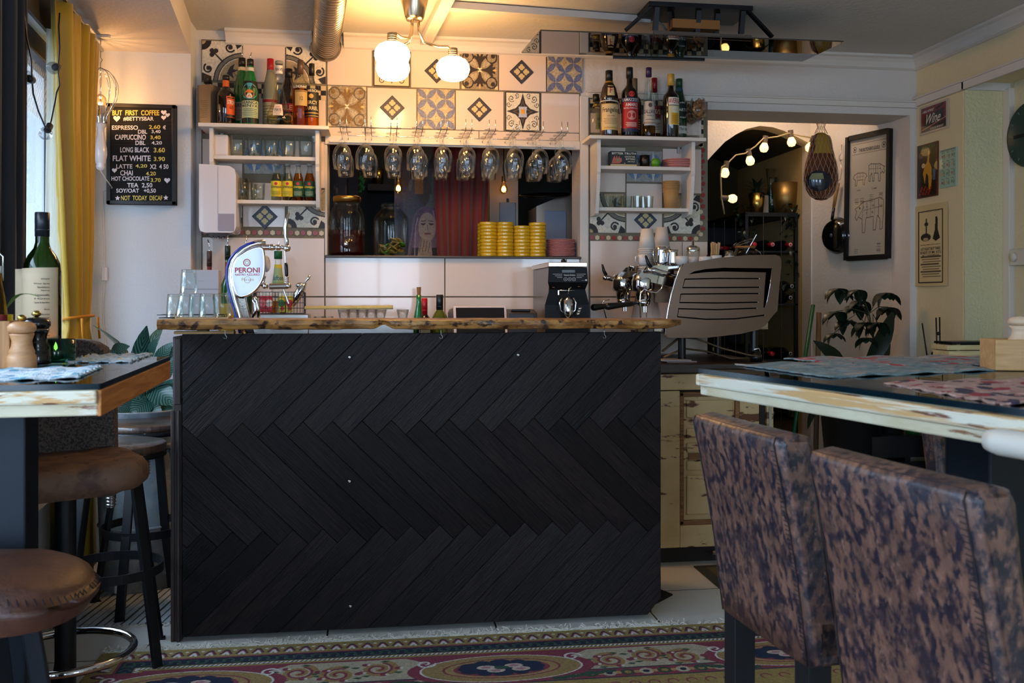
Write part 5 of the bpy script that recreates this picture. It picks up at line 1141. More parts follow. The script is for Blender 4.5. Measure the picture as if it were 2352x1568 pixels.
tp = MB(); tp.cyl((0, -r, H*.24), .012, .02, 14, (0, -1, 0)); tp.sph((0, -r-.026, H*.20), .014, 14, (1, .8, 1.3)); tp.bar((0, -r-.024, H*.30), (.032, -r-.03, H*.33), .008, .006); tp.build('tap', chrome, j)
r = 40/ppm(898, YS); H = ZY(898, 467, YS)-ZS
j = jar('glass_jar', 'big open glass jar with dried citrus slices on its bottom, on the hatch sill', 898, r, H, [(0, 0), (.94, 0), (1, .04), (1, .68), (.94, .76), (.62, .87), (.56, .90), (.56, .93), (.6, .94), (.6, .96), (.56, .97), (.56, 1)])
cit = mat('dried_citrus', (172, 138, 60), .6, var=.3, vscale=120)
for k in range(34):
    a, q = k*2.39, r*.62*math.sqrt((k % 11)/11); d = Vector((rnd.uniform(-.8, .8), rnd.uniform(-.8, .8), 1)).normalized(); c_ = Vector((XY(898, YS)+q*math.cos(a), YS+q*math.sin(a), ZS+.016+.0022*k*(.6+.4*(math.cos(a) > 0))))
    s = MB(); s.cyl((0, 0, 0), .021, .003, 16, d); s.lathe([(.0195, -.001), (.022, .0015), (.0195, .004)], (0, 0, 0), 16, d); o = s.build('citrus_slice', cit if k % 7 else mat('lime_skin'), None); o.location = c_; tag(o, 'dried citrus slice heaped on the bottom of the open glass jar', 'fruit slice', 'dried citrus slices in the jar')
yg = mat('yellow_glaze', (222, 172, 30), .2, coat=.4, var=.06, vscale=30)
r = .0455; dish = MB().lathe([(0, 0), (r*.9, 0), (r*.97, .003), (r, .008), (r*.98, .013), (r, .0165), (r*.97, .018), (r*.9, .0165), (r*.86, .006), (0, .005)], seg=36).build('tapas_dish', yg, None)
first = True; sa = ('beside the red curtain', 'second from the red curtain', 'third from the red curtain', 'next to the pink plates')
for si, (px, y, n) in enumerate(((1122, 4.80, 10), (1160, 4.80, 10), (1199, 4.80, 9), (1234, 4.80, 10), (1116, 4.89, 10))):
    for k in range(n):
        o = dish if first else dish.copy()
        if not first: C.objects.link(o)
        first = False; o.location = (XY(px, y)+.0012*math.sin(k*2.7+si), y, ZS+.0178*k); o.rotation_euler = (0, 0, k)
        tag(o, 'yellow glazed dish, %s in the stack %s' % (ORD(k, n), sa[si] if si < 4 else 'behind the one by the curtain'), 'dish', 'yellow dishes in stack '+('one', 'two', 'three', 'four', 'five')[si])
pr_ = [(0, 0), (.048, 0), (.055, .003), (.074, .006), (.077, .009), (.075, .0105), (.055, .006), (0, .004)]; pp = None
for k in range(12):
    if not pp: pp = MB().lathe(pr_, seg=40).build('plate', pink, None); o = pp
    else: o = pp.copy(); C.objects.link(o)
    o.location = (XY(1288, 4.84)+.0008*math.sin(k*3), 4.84, ZS+.0077*k); tag(o, 'pink plate, %s in the tall stack on the hatch sill' % ORD(k, 12), 'plate', 'pink plates on the hatch sill')
# curtain, paintings and kitchen things
def folds(name, m, fnp, nj=18, ni=90, solid=.003): return MB().grid([[fnp(i/(ni-1), j/(nj-1)) for i in range(ni)] for j in range(nj)]).build(name, m, None, solid=solid)
def rc(u, v):
    xa, xb = XY(992, 5.25)+.05*(1-v)*1.0, XY(1131, 5.25)-.06*(1-v); x = xa+(xb-xa)*u; return (x, 5.25+.035*math.sin(u*27+.6*math.sin(v*3))*(1-.2*v), 1.0+1.25*v)
tag(folds('red_curtain', mat('dark_red_velvet', (128, 34, 28), .8, sheen=.3), rc), 'heavy dark red curtain with deep folds in the room behind the hatch', 'curtain')
MB().tube([(XY(960, 5.25), 5.25, 2.26), (XY(1160, 5.25), 5.25, 2.26)], .01, 8).build('curtain_rail', blackm, None); tag(bpy.data.objects['curtain_rail'], 'thin black rail carrying the dark red curtain', 'rail')
cv = Cv(130, 300, (70, 76, 92)); A3 = cv.asp
for k in range(60): cv.circ(rnd.random(), rnd.random()*A3, rnd.uniform(.04, .14), rnd.choice([(60, 70, 104), (86, 92, 100), (52, 58, 84), (96, 104, 104), (74, 66, 60)]), ry=rnd.uniform(.1, .4))
cv.rect(.42, A3*.5, .60, A3*.62, (140, 104, 50)); cv.rect(.0, A3*.55, .3, A3*1, (74, 60, 52))
fx, fy = .66, A3*.255
cv.circ(fx, fy, .30, (112, 92, 118), ry=.36); cv.poly([(fx-.28, fy), (fx+.28, fy), (fx+.36, .02), (fx-.42, .02)], (120, 100, 124)); cv.poly([(fx-.4, .0), (fx-.3, fy-.35), (fx+.3, fy-.35), (fx+.4, .0)], (30, 24, 32))
cv.circ(fx+.02, fy+.0, .18, (176, 158, 146), ry=.25); cv.poly([(fx-.2, .0), (fx-.12, fy-.2), (fx+.1, fy-.2), (fx+.14, 0)], (168, 150, 140))
for s in (-1, 1): cv.line([(fx+.02+s*.04, fy+.06), (fx+.02+s*.12, fy+.055)], .02, (40, 30, 34)); cv.line([(fx+.02+s*.03, fy+.11), (fx+.02+s*.13, fy+.10)], .014, (80, 60, 60)); cv.line([(fx+s*.2, fy+.2), (fx+s*.26, fy-.1), (fx+s*.34, .05)], .03, (88, 70, 104)); cv.line([(fx+s*.14, fy+.28), (fx+s*.22, fy), (fx+s*.24, .1)], .018, (170, 150, 176))
cv.line([(fx+.02, fy+.04), (fx+.04, fy-.05)], .014, (110, 90, 86)); [cv.circ(fx+.02+s*.08, fy+.05, .03, (44, 36, 44), ry=.018) for s in (-1, 1)]; cv.poly([(fx-.17, fy+.12), (fx-.05, fy+.27), (fx+.02, fy+.3), (fx-.2, fy+.3)], (96, 78, 104)); cv.line([(fx-.02, fy-.11), (fx+.08, fy-.11)], .03, (130, 70, 74))
for k in range(4): cv.line([(fx-.1+.06*k, fy-.2-.02*k), (fx-.14+.06*k, fy-.42)], .012, (90, 74, 76))
cv.wear(.12, 6)
pa = thing('painting', 'tall blue grey painting of a long haired woman resting her chin on one hand', 'painting', (0, 0, 0)); Yp = 5.62
x0, x1, z0, z1 = XY(906, Yp), XY(1016, Yp), ZY(950, 600, Yp), ZY(950, 290, Yp); sheet('canvas', cv, flat((x0, Yp, z0), (x1, Yp, z0), (x0, Yp, z1)), painted('oil_paint', .5), pa, thick=.02)
cv = Cv(70, 160, (44, 26, 28))
for k in range(90): cv.circ(rnd.random(), rnd.random()*2.3, rnd.uniform(.02, .09), rnd.choice([(96, 62, 54), (62, 34, 38), (34, 20, 22), (120, 84, 72), (50, 40, 36)]))
cv.rect(0, 0, 1, .5, (92, 70, 66)); x0, x1 = XY(740, 5.7), XY(797, 5.7); pa = thing('painting', 'dark brown floral picture behind the drinks dispenser', 'painting', (0, 0, 0)); sheet('canvas', cv, flat((x0, 5.7, 1.2), (x1, 5.7, 1.2), (x0, 5.7, 2.2)), painted('oil_paint'), pa, thick=.02)
o = MB().box(XY(800, 5.7), XY(822, 5.7), 5.7, 5.8, 0, 2.55).build('dark_post', mat('dark_violet_brown', (30, 22, 26), .6), None); tag(o, 'dark wooden post between the floral picture and the green wall', 'post')
t = thing('wall_board', 'small dark wall board carrying the gold pot in the back room', 'shelf', (0, 0, 0)); MB().box(XY(845, 6.2), XY(935, 6.2), 6.12, 6.29, ZY(890, 441, 6.2), ZY(890, 426, 6.2)).build('board', mat('dark_violet_brown'), t)
zq = ZY(868, 425, 6.2); gold = mat('gold_metal', (190, 160, 84), .25, 1)
t = thing('gold_pot', 'small shiny gold flower pot on the dark wall board', 'pot', (XY(868, 6.2), 6.2, zq+.003)); MB().lathe([(0, 0), (.032, 0), (.042, .10), (.039, .10), (.03, .005), (0, .005)], seg=28).build('pot_wall', gold, t)
leafm = mat('ivy_leaf', (46, 110, 60), .5); iv = MB()
for k in range(7): p = PY(826+3*(k % 3), 405+5*k, 6.0); iv.add([p, p+Vector((.02, 0, .012)), p+Vector((.012, -.01, -.02)), p+Vector((-.01, 0, -.018))], [(0, 1, 2, 3)])
iv.tube([PY(827, 395, 6.0), PY(828, 440, 6.0)], .002, 5); t = iv.build('ivy_sprig', leafm, None); tag(t, 'thin green ivy sprig hanging against the dark green wall', 'plant', kind='thing')
t = thing('white_cupboard', 'narrow tall white cupboard with grey door between the curtain and the steel hood', 'cupboard', (0, 0, 0))
MB().box(XY(1125, 5.6), XY(1190, 5.6), 5.6, 5.9, 0, 2.54).build('body', mat('ivory_board', (176, 164, 146), .6), t); MB().box(XY(1147, 5.6), XY(1184, 5.6), 5.585, 5.6, 1.2, ZY(1165, 465, 5.6)).build('door', mat('blue_grey_panel', (120, 128, 140), .4), t, bevel=.004)
MB().box(XY(1163, 5.6), XY(1168, 5.6), 5.59, 5.6, ZY(1165, 474, 5.6), ZY(1165, 456, 5.6)).build('slot', blackp, t)
t = thing('steel_hood', 'brushed steel kitchen unit with blue protective film at the end of the hatch', 'kitchen unit', (0, 0, 0)); Yh = 5.35
MB().prism([(XY(1232, Yh), ZY(1240, 552, Yh)), (XY(1232, Yh), ZY(1240, 474, Yh)), (XY(1296, Yh), ZY(1296, 447, Yh)), (XY(1318, Yh), ZY(1296, 442, Yh)), (XY(1318, Yh), ZY(1240, 552, Yh))], (0, Yh, 0), (1, 0, 0), (0, 0, 1), (0, .3, 0)).build('hood_body', mat('matt_steel', (150, 140, 130), .4, .8), t, bevel=.005)
MB().box(XY(1250, Yh), XY(1300, Yh), Yh-.012, Yh, ZY(1240, 552, Yh), ZY(1240, 484, Yh)).build('door_film', mat('blue_film', (120, 140, 170), .3), t, bevel=.003)
MB().box(XY(1232, Yh), XY(1320, Yh), Yh-.0, Yh+.3, .0, ZY(1240, 553, Yh)).build('cabinet_base', mat('matt_steel'), t)
t = thing('tray', 'long black oval tray hanging over the steel kitchen unit', 'tray', PY(1252, 452, 5.3)); MB().lathe([(0, 0), (.10, 0), (.125, .012), (.122, .016), (.098, .004), (0, .004)], seg=36).build('tray_dish', mat('black_chased_metal', (40, 34, 30), .3, .8, bump=.4, bscale=60), t); t.rotation_euler = (.18, -.05, 0); t.scale = (1.2, 1, 1)

# ------------------------------------------------------------------ beer tap
YT = 3.70; tap = thing('beer_tap', 'chrome beer tap tower with a white leaf shaped medallion and blue edge', 'beer tap', (0, 0, 0))
def Q(x, y, Y=YT): return PY(x/5.6+380, y/5.6+480, Y)
out = [(1245, 490), (1100, 520), (980, 590), (900, 680), (870, 780), (865, 880), (885, 1000), (930, 1130), (1050, 1112), (1150, 1050), (1220, 960), (1262, 850), (1272, 700), (1262, 560)]
def smooth(P, n=2):
    for _ in range(n): P = [q for a, b in zip(P, P[1:]+P[:1]) for q in ((a[0]*.75+b[0]*.25, a[1]*.75+b[1]*.25), (a[0]*.25+b[0]*.75, a[1]*.25+b[1]*.75))]
    return P
med = [Q(*p) for p in smooth(out)]
MB().prism([(p.x, p.z) for p in med], (0, YT-.012, 0), (1, 0, 0), (0, 0, 1), (0, .018, 0)).build('medallion', mat('white_enamel', (222, 228, 238), .15, coat=.5), tap, bevel=.003)
MB().tube([p+Vector((0, -.006, 0)) for p in med], .0065, 10, closed=True).build('medallion_rim', chrome, tap)
band = [(1275, 425), (1180, 432), (1090, 458), (1000, 505), (920, 575), (858, 660), (826, 760), (818, 880), (838, 1010), (880, 1170), (915, 1290), (940, 1400), (990, 1600)]
w_ = [16]*len(band)
MB().tube([Q(x+14, y+6) for x, y in band], .0105, 12, sq=1.2).build('tower_arch', chrome, tap)
MB().tube([Q(x-30, y-4)+Vector((0, -.008, 0)) for x, y in band[1:]], .0048, 8).build('blue_edge', mat('cobalt_blue', (22, 40, 150), .2, coat=.5), tap)
MB().prism([(Q(*p).x, Q(*p).z) for p in ((920, 1150), (1020, 1150), (1085, 1400), (1150, 1600), (1000, 1600), (965, 1400))], (0, YT-.004, 0), (1, 0, 0), (0, 0, 1), (0, .05, 0)).build('column', mat('dark_chrome', (120, 110, 104), .15, 1), tap, bevel=.004)
c = Q(1050, 1500); MB().lathe([(0, .886), (.06, .886), (.06, .905), (.045, .915), (0, .915)], (c.x, YT+.01, 0), 28).build('base', chrome, tap)
f = MB(); a, b = Q(1255, 492), Q(1340, 492); f.cyl(a, .0115, (b-a).length, 16, b-a)
for x0, x1, rr_ in ((1330, 1410, .0125), (1415, 1490, .0115), (1490, 1530, .008)): a, b = Q(x0, 492), Q(x1, 492); L_ = (b-a).length; f.lathe([(0, 0), (rr_*.7, 0), (rr_, L_*.25), (rr_, L_*.75), (rr_*.7, L_), (0, L_)], a, 16, b-a)
f.sph(Q(1565, 505), .0135, 18); a, b = Q(1450, 470), Q(1465, 420); f.cyl(a, .002, (b-a).length, 8, b-a)
a, b = Q(1535, 540), Q(1545, 770); f.cyl(a, .0035, (b-a).length, 10, b-a); f.build('faucet', chrome, tap)
f = MB(); f.tube([Q(1565, 500), Q(1562, 400), Q(1545, 350), Q(1540, 240), Q(1560, 130), Q(1600, 35)], [.007, .0075, .006, .0085, .0065, .002], 14); f.build('tap_lever', chrome, tap)
a, b = Q(1338, 995, YT+.03), Q(1560, 990, YT+.03); f = MB(); f.cyl(a, .0115, (b-a).length, 18, b-a); f.build('lower_barrel', mat('matt_steel'), tap)
f = MB(); f.tube([Q(1225, 990), Q(1255, 940), Q(1275, 860)], .006, 10); f.sph(Q(1285, 990), .012, 14); f.sph(Q(1580, 990, YT+.03), .012, 14)
for k in range(4): f.lathe([(.007, 0), (.0095, .003), (.007, .006)], Q(1560, 960-24*k), 14)
a, b = Q(1520, 1035), Q(1585, 1215); f.cyl(a, .0035, (b-a).length, 10, b-a); f.tube([Q(1130, 1400), Q(1160, 1300), Q(1150, 1210), Q(1120, 1160)], .007, 10); f.tube([Q(1200, 1400), Q(1195, 1280), Q(1170, 1180), Q(1140, 1120)], .006, 10); f.build('lower_faucet', chrome, tap)
f = MB(); a, b = Q(1560, 880), Q(1550, 690); f.lathe([(0, 0), (.004, 0), (.0065, .01), (.0072, (b-a).length*.7), (.006, (b-a).length), (0, (b-a).length)], a, 16, b-a); f.build('black_lever', blackp, tap)
f = MB(); f.lathe([(0, 0), (.03, 0), (.032, .003), (.03, .006), (0, .006)], Q(1290, 705, YT+.05), 28, (1, -.35, 0)); f.build('side_medallion', mat('white_enamel'), tap)
tm = MB(); g = lambda x, y: Q(x, y)+Vector((0, -.0126, 0))
text(tm, 'PERONI', 900, 1218, 820, 752, g, .03); text(tm, 'NASTRO AZZURRO', 902, 1216, 858, 830, g, .02); tm.build('red_lettering', mat('red_enamel', (176, 22, 40), .3), tap)
tm = MB(); 
def ring(mb, x, y, r0, r1, fn, n=28): mb.add([fn(x+r*math.cos(2*PI*i/n), y+r*math.sin(2*PI*i/n)) for r in (r0, r1) for i in range(n)], [(i, (i+1) % n, n+(i+1) % n, n+i) for i in range(n)])
ring(tm, 1053, 690, 48, 36, g); tm.build('crest', mat('red_enamel'), tap)
tm = MB(); ring(tm, 1053, 690, 26, 16, g); text(tm, 'Peroni', 985, 1140, 925, 885, g, 0); ring(tm, 1060, 910, 44, 38, g); tm.build('gold_crest', mat('pale_gold_print', (190, 160, 110), .4), tap)
# ------------------------------------------------------------------ glasses on the raw slab
ZW = 1.1168; t = thing('wooden_tray', 'shallow pale wooden tray of upturned glasses on the end of the slab', 'tray', (XY(467, 3.40), 3.42, ZW)); MB().box(-.088, .088, -.05, .06, 0, .004).prism([(-.088, .0), (-.094, .0155), (-.090, .0155), (-.084, .004), (.084, .004), (.090, .0155), (.094, .0155), (.088, 0)], (0, -.052, 0), (1, 0, 0), (0, 0, 1), (0, .005, 0)).build('tray_board', wood('pale_tray_wood', (168, 130, 84), (206, 172, 124), .5, (1, 12, 12)), t)
t2 = thing('metal_tray', 'dark wire rimmed tray peeping out behind the wooden tray', 'tray', (XY(405, 3.50), 3.52, ZW)); c = MB(); c.box(-.055, .16, -.045, .05, 0, .003); c.tube([(-.06, -.05, .012), (.165, -.05, .012), (.165, .055, .012), (-.06, .055, .012)], .0015, 6, closed=True); c.build('tray_frame', blackm, t2)
g = tumbler(.026, .031, .082, 'water_glass'); zt = ZW+.0045
L_ = [((XY(402, 3.50), 3.50, ZW+.0865), 0, 0), ((XY(430, 3.41), 3.41, zt+.084), .0, .12), ((XY(452, 3.45), 3.455, zt+.0835), 0, .0), ((XY(477, 3.41), 3.41, zt+.0835), 0, 0.0), ((XY(505, 3.41), 3.42, zt+.084), .0, -.14), ((XY(434, 3.43), 3.432, zt+.168), 0, 0)]
lb = ('in the dark tray at the very end', 'leaning outwards in the wooden tray', 'upright in the middle of the wooden tray', 'next to the leaning one by the tap', 'leaning against the tap tower', 'standing on top of the others')
for i, (l, rx, ry) in enumerate(L_):
    if i == 0: g.location = l; g.rotation_euler = (PI, 0, 0); tag(g, 'upturned water glass '+lb[i], None, 'upturned water glasses')
    else: dup(g, l, None, 'upturned water glass '+lb[i], 'upturned water glasses', rot=(PI+rx, ry, 0))
# ------------------------------------------------------------------ things on the back counter
ZB = .8955
bottle('spirit_bottle', 'pale bottle with red neck label and pourer, below the paper dispenser', 481, 577, 4.60, ZB, 15, 'spirit', clear_g, (.86, (70, 46, 40), 1.2), None, [(.76, .86, (120, 40, 36), [], 3.1)])
pourer(bpy.data.objects['spirit_bottle.005'] if 0 else [o for o in bpy.data.objects if o.get('label', '').startswith('pale bottle with red')][0], .009, ZY(481, 577, 4.6)-ZB, ZY(481, 550, 4.6)-ZB, -.008)
b = bottle('syrup_bottle', 'green bottle with yellow label and long pourer beside the pale one', 523, 565, 4.56, ZB, 17, 'spirit', gm((20, 96, 40)), (.88, (26, 40, 26), 1.15), None, [(.10, .50, (206, 180, 60), [('SODA', .5, .75, (30, 60, 30), .7)], 1.1), (.76, .86, (140, 40, 30), [], 3.1)]); pourer(b, .009, ZY(523, 565, 4.56)-ZB, ZY(523, 540, 4.56)-ZB, 0)
b = bottle('syrup_bottle', 'bottle mostly hidden behind the tap medallion, its pourer showing above', 565, 570, 4.60, ZB, 15, 'spirit', gm((20, 60, 40)), (.88, (26, 26, 26), 1.15)); pourer(b, .009, ZY(565, 570, 4.6)-ZB, ZY(565, 541, 4.6)-ZB, .003)
bottle('lemonade_bottle', 'clear lemonade bottle with green cap and leafy neck label behind the tap', 639, 577, 4.45, ZB, 20, 'slope', clear_g, (.93, (20, 90, 50), 1.25), (.55, yellow_l), [(.66, .88, (150, 170, 120), [('Saften', .35, .55, (40, 90, 110), .9), ('~', 0, .3, (80, 130, 60), .9), ('#', .85, 1, (206, 180, 40), 1)], 1.4)])
t = thing('grey_box', 'plain light grey carton with a small logo line standing behind the glasses', 'box', (XY(466, 4.40), 4.40, ZB)); hh = ZY(466, 620, 4.4)-ZB; MB().box(-.075, .075, -.03, .03, 0, hh).build('carton', mat('light_grey_card', (186, 184, 190), .4), t, bevel=.003)
MB().box(-.0755, .0755, -.0308, -.03, hh*.79, hh*.80).box(-.02, .01, -.0306, -.03, hh*.88, hh*.884).build('printed_line', mat('grey_line'), t)
t = thing('steel_box', 'brushed steel box under the wire basket on the back counter', 'box', (XY(643, 4.42), 4.42, ZB)); MB().box(-.135, .135, -.07, .08, 0, 1.118-ZB).build('casing', steel, t, bevel=.004)
bk = thing('wire_basket', 'black wire basket full of snack packets behind the beer tap', 'basket', (XY(643, 4.42), 4.42, 1.1185)); c = MB(); hx_, hy_, h_ = .112, .055, .098
for k in range(5): z = h_*k/4+.002; c.tube([(-hx_, -hy_, z), (hx_, -hy_, z), (hx_, hy_, z), (-hx_, hy_, z)], .0016, 4, closed=True)
for k in range(17): x = -hx_+2*hx_*k/16; c.tube([(x, -hy_, h_), (x, -hy_, .002), (x, hy_, .002), (x, hy_, h_)], .0013, 4)
for k in range(1, 8): y = -hy_+2*hy_*k/8; c.tube([(-hx_, y, h_), (-hx_, y, .002), (hx_, y, .002), (hx_, y, h_)], .0013, 4)
c.build('wire_frame', blackm, bk)
for i, (x, cA, cB, nm) in enumerate(((-.075, (180, 24, 40), (220, 120, 120), 'red snack packet by the medallion'), (-.045, (186, 30, 44), (226, 214, 200), 'red and white snack packet'), (.010, (196, 180, 40), (60, 110, 50), 'yellow and green snack packet'), (.045, (206, 190, 60), (180, 40, 40), 'yellow snack packet next to the scoop'))):
    cv = Cv(30, 80, cA); cv.circ(.5, 1.2, .5, cB); cv.circ(.6, .5, .28, (206, 60, 60)); cv.rect(0, 2.2, 1, 2.7, (206, 210, 200)); cv.wear(.2, i)
    o = thing('snack_packet', nm+' in the wire basket', 'packet', (XY(643, 4.42)+x, 4.395, 1.121), 0, 'packets in the basket'); sheet('foil', cv, lambda u, v: Vector((-.015+.03*u, -.006*math.sin(PI*u)*math.sin(PI*v), .006+.09*v)), painted('glossy_print'), o, thick=.006)
s = thing('ice_scoop', 'shiny metal scoop standing in the wire basket', 'scoop', (0, 0, 0)); c = MB(); P = []
for j in range(10):
    v = j/9; cx_, cz_ = 676+ (697-676)*v if 0 else 678+10*v, 708-56*v; r_ = .004+.024*math.sin(PI*min(1, .15+.6*v)); cc = PY(672+22*v, 704-50*v, 4.43); P.append([(cc.x+r_*math.cos(a), 4.43+r_*math.sin(a), cc.z+.008*math.cos(a)) for a in [PI*.05+PI*1.9*i/18 for i in range(19)]])
c.grid(P); c.sph(PY(690, 655, 4.43), .022, 16, (1, 1, .6)); c.build('scoop_bowl', chrome, s, solid=.0015); c = MB(); c.tube([PY(697, 655, 4.43), PY(703, 645, 4.43), PY(708, 640, 4.43), PY(712, 632, 4.43)], [.005, .004, .0065, .006], 12); c.build('handle', chrome, s)
t = thing('drying_stand', 'low steel stand under the small glasses by the wall', 'stand', (0, 0, 0)); xa, xb = XY(702, 4.42), XY(950, 4.42); MB().box(xa, xb, 4.36, 4.50, ZB, 1.075).build('steel_block', steel, t, bevel=.004)
def flared():
    t = thing('small_glass', None, 'glass'); MB().lathe([(0, 0), (.018, 0), (.021, .006), (.023, .03), (.030, .062), (.029, .0624), (.0215, .03), (.018, .01), (0, .009)], seg=26).build('wall', glass_c, t); return t
g = flared(); row(g, [(XY(p, y), y, 1.076) for p, y in ((790, 4.40), (832, 4.40), (874, 4.40), (925, 4.40), (811, 4.46), (853, 4.46))], ['small flared glass on the steel stand, %s' % q for q in ('front row, first under the towel', 'front row, second under the towel', 'front row, third under the towel', 'clear of the towel', 'rear row, nearer the tap', 'rear row, nearer the wine bottles')], 'small flared glasses')
g = tumbler(.026, .03, .03, 'glass_bowl'); g.location = (XY(735, 4.40), 4.40, 1.076); tag(g, 'small glass bowl turned over beneath the end of the towel', None); o = dup(g, (XY(752, 4.44), 4.44, 1.076), 0, 'small glass bowl a little behind the other under the towel')
c = MB(); a, b = PY(700, 709, 4.42), PY(903, 707, 4.42); n = 24; P = []
for i in range(n+1):
    q = a+(b-a)*i/n; r_ = .0125+.001*math.sin(i*1.7); P.append([(q.x, 4.42+r_*math.cos(t_)*1.6, max(1.1395, q.z+r_*math.sin(t_))) for t_ in [2*PI*k/16 for k in range(17)]])
c.grid(P); c.add(P[0][:16], [tuple(range(16))]); c.add(P[-1][:16], [tuple(range(16))[::-1]]); o = c.build('rolled_towel', mat('yellow_towel', (206, 190, 126), .95, bump=.8, bscale=300, var=.1), None); tag(o, 'long rolled pale yellow towel lying across the small glasses', 'towel')
b = bottle('wine_bottle', 'green bottle stoppered with a cork, first of three by the till', 962, 677, 4.42, ZB, 15, 'slope', gm((22, 112, 52)), None, None, [(.2, .38, (190, 50, 40), [], 1.3)])
MB().cyl((0, 0, ZY(962, 679, 4.42)-ZB), .0085, ZY(962, 659, 4.42)-ZY(962, 679, 4.42), 14, r2=.0105).build('cork_stopper', mat('cork'), b)
bottle('wine_bottle', 'dark bottle with bright red capsule beside the corked one', 975, 685, 4.38, ZB, 18, 'spirit', gm((24, 12, 14)), (.74, (176, 20, 30), 1.15)); bottle('wine_bottle', 'olive green wine bottle with black screw cap next to the till', 1010, 677, 4.40, ZB, 19, 'wine', gm((78, 84, 20)), (.76, (24, 28, 30), 1.2))
ti = thing('till_screen', 'white framed tablet till tilted back, its dark display facing the wall of glasses', 'till', (XY(1102, 4.42), 4.42, ZB)); Mt = Matrix.Rotation(-.35, 4, 'X')
ti['label'] = 'white framed tablet till with a dark display behind the slab'; zc = ZY(1102, 703, 4.42)-ZB; w_ = 61/ppm(1102, 4.42)
MB().box(-w_, w_, -.006, .006, -.15, 0, Matrix.Translation((0, 0, zc)) @ Mt).build('bezel', mat('white_plastic', (206, 196, 196), .3), ti, bevel=.004); MB().box(-w_+.012, w_-.012, -.0072, -.006, -.145, -.010, Matrix.Translation((0, 0, zc)) @ Mt).build('display', mat('black_screen', (22, 22, 26), .25), ti)
MB().box(-w_*1.15, -w_*.7, .02, .10, 0, zc-.01).build('till_body', mat('grey_plastic'), ti, bevel=.02); MB().box(-.08, .08, .0, .12, 0, .05).build('foot', mat('grey_plastic'), ti, bevel=.004)
pt_ = thing('receipt_printer', 'dark grey receipt printer between the till and the grinder', 'printer', (XY(1197, 4.42), 4.42, ZB)); zc = ZY(1197, 714, 4.42)-ZB
MB().prism([(-.06, 0), (-.06, zc-.01), (.05, zc+.01), (.07, zc), (.08, 0)], (-.068, 0, 0), (0, 1, 0), (0, 0, 1), (.136, 0, 0)).build('casing', mat('dark_grey_plastic', (52, 50, 54), .4), pt_, bevel=.006); MB().box(-.05, .04, -.03, .0, zc-.002, zc+.008).build('paper_slot', blackp, pt_, bevel=.003)
# ------------------------------------------------------------------ coffee grinder
gx0, gx1, gy = .770, .940, 4.20; zg = lambda py: ZY(1300, py, gy); gd = thing('coffee_grinder', 'black and grey coffee grinder with chrome portafilter rest by the wall', 'coffee grinder', (0, 0, 0))
sp = [(gy+.02, ZB), (gy+.03, zg(700)), (gy+.035, zg(682)), (gy+.01, zg(655)), (gy, zg(648)), (gy+.005, zg(614)), (gy+.45, zg(614)), (gy+.45, ZB)]
MB().prism(sp, (gx0, 0, 0), (0, 1, 0), (0, 0, 1), (gx1-gx0, 0, 0)).build('casing', mat('grey_metallic_paint', (92, 84, 76), .35, .5), gd, bevel=.004)
fp = MB(); X0, X1 = gx0-.004, gx1+.004; cxg = (gx0+gx1)/2
for k, (ya, za, yb_, zb_, wa, wb) in enumerate(((gy-.004, zg(614), gy-.006, zg(648), .0, .004), (gy-.006, zg(648), gy+.008, zg(664), .004, -.006), (gy+.008, zg(664), gy+.016, zg(700), -.006, .014), (gy+.016, zg(700), gy+.012, ZB, .014, .010))):
    fp.add([(X0-wa, ya, za), (X1+wa, ya, za), (X1+wb, yb_, zb_), (X0-wb, yb_, zb_)], [(0, 3, 2, 1)])
fp.build('front_panel', mat('satin_black', (9, 9, 10), .45, spec=.25), gd, solid=.006)
MB().box(gx0-.006, gx1+.006, gy-.008, gy+.455, zg(613), zg(602)).build('lid', mat('smoky_clear_lid', (170, 158, 140), .15, .5), gd, bevel=.003); MB().sph((cxg, gy+.1, zg(598)), .012, 12).build('lid_knob', blackm, gd)
tm = MB(); yy = gy-.0125; g = lambda x, y: Vector((PY(x/6.533+1200, y/6.533+560, gy).x, yy, PY(x/6.533+1200, y/6.533+560, gy).z))
text(tm, 'Victoria Arduino', 612, 785, 480, 455, g, .01)
for k in range(3):
    for x0, x1 in ((448+32*k, 588), (805, 940-28*k)): tm.grid([[g(x0, 452+25*k), g(x1, 452+25*k)], [g(x0, 457+25*k), g(x1, 457+25*k)]])
for x in (638, 702, 764): ring(tm, x, 530, 27, 23, g); text(tm, {638: '<', 702: '>', 764: '+'}[x], x-9, x+9, 540, 520, g)
text(tm, 'MYTHOS', 880, 925, 553, 546, g); tm.grid([[g(932, 555), g(960, 555)], [g(932, 532), g(960, 532)]]); tm.build('silver_lettering', mat('silver_print', (210, 206, 200), .3), gd)
tm = MB(); tm.grid([[g(585, 432), g(780, 432)], [g(585, 392), g(780, 392)]]); tm.build('small_display', mat('black_screen'), gd)
c = MB(); zz0 = zg(722); c.lathe([(0, 0), (.012, 0), (.02, .02), (.021, .026), (.021, .085), (.016, .09), (.012, .10), (0, .10)], (cxg-.004, gy-.03, zg(732)), 24); c.build('grounds_funnel', chrome, gd)
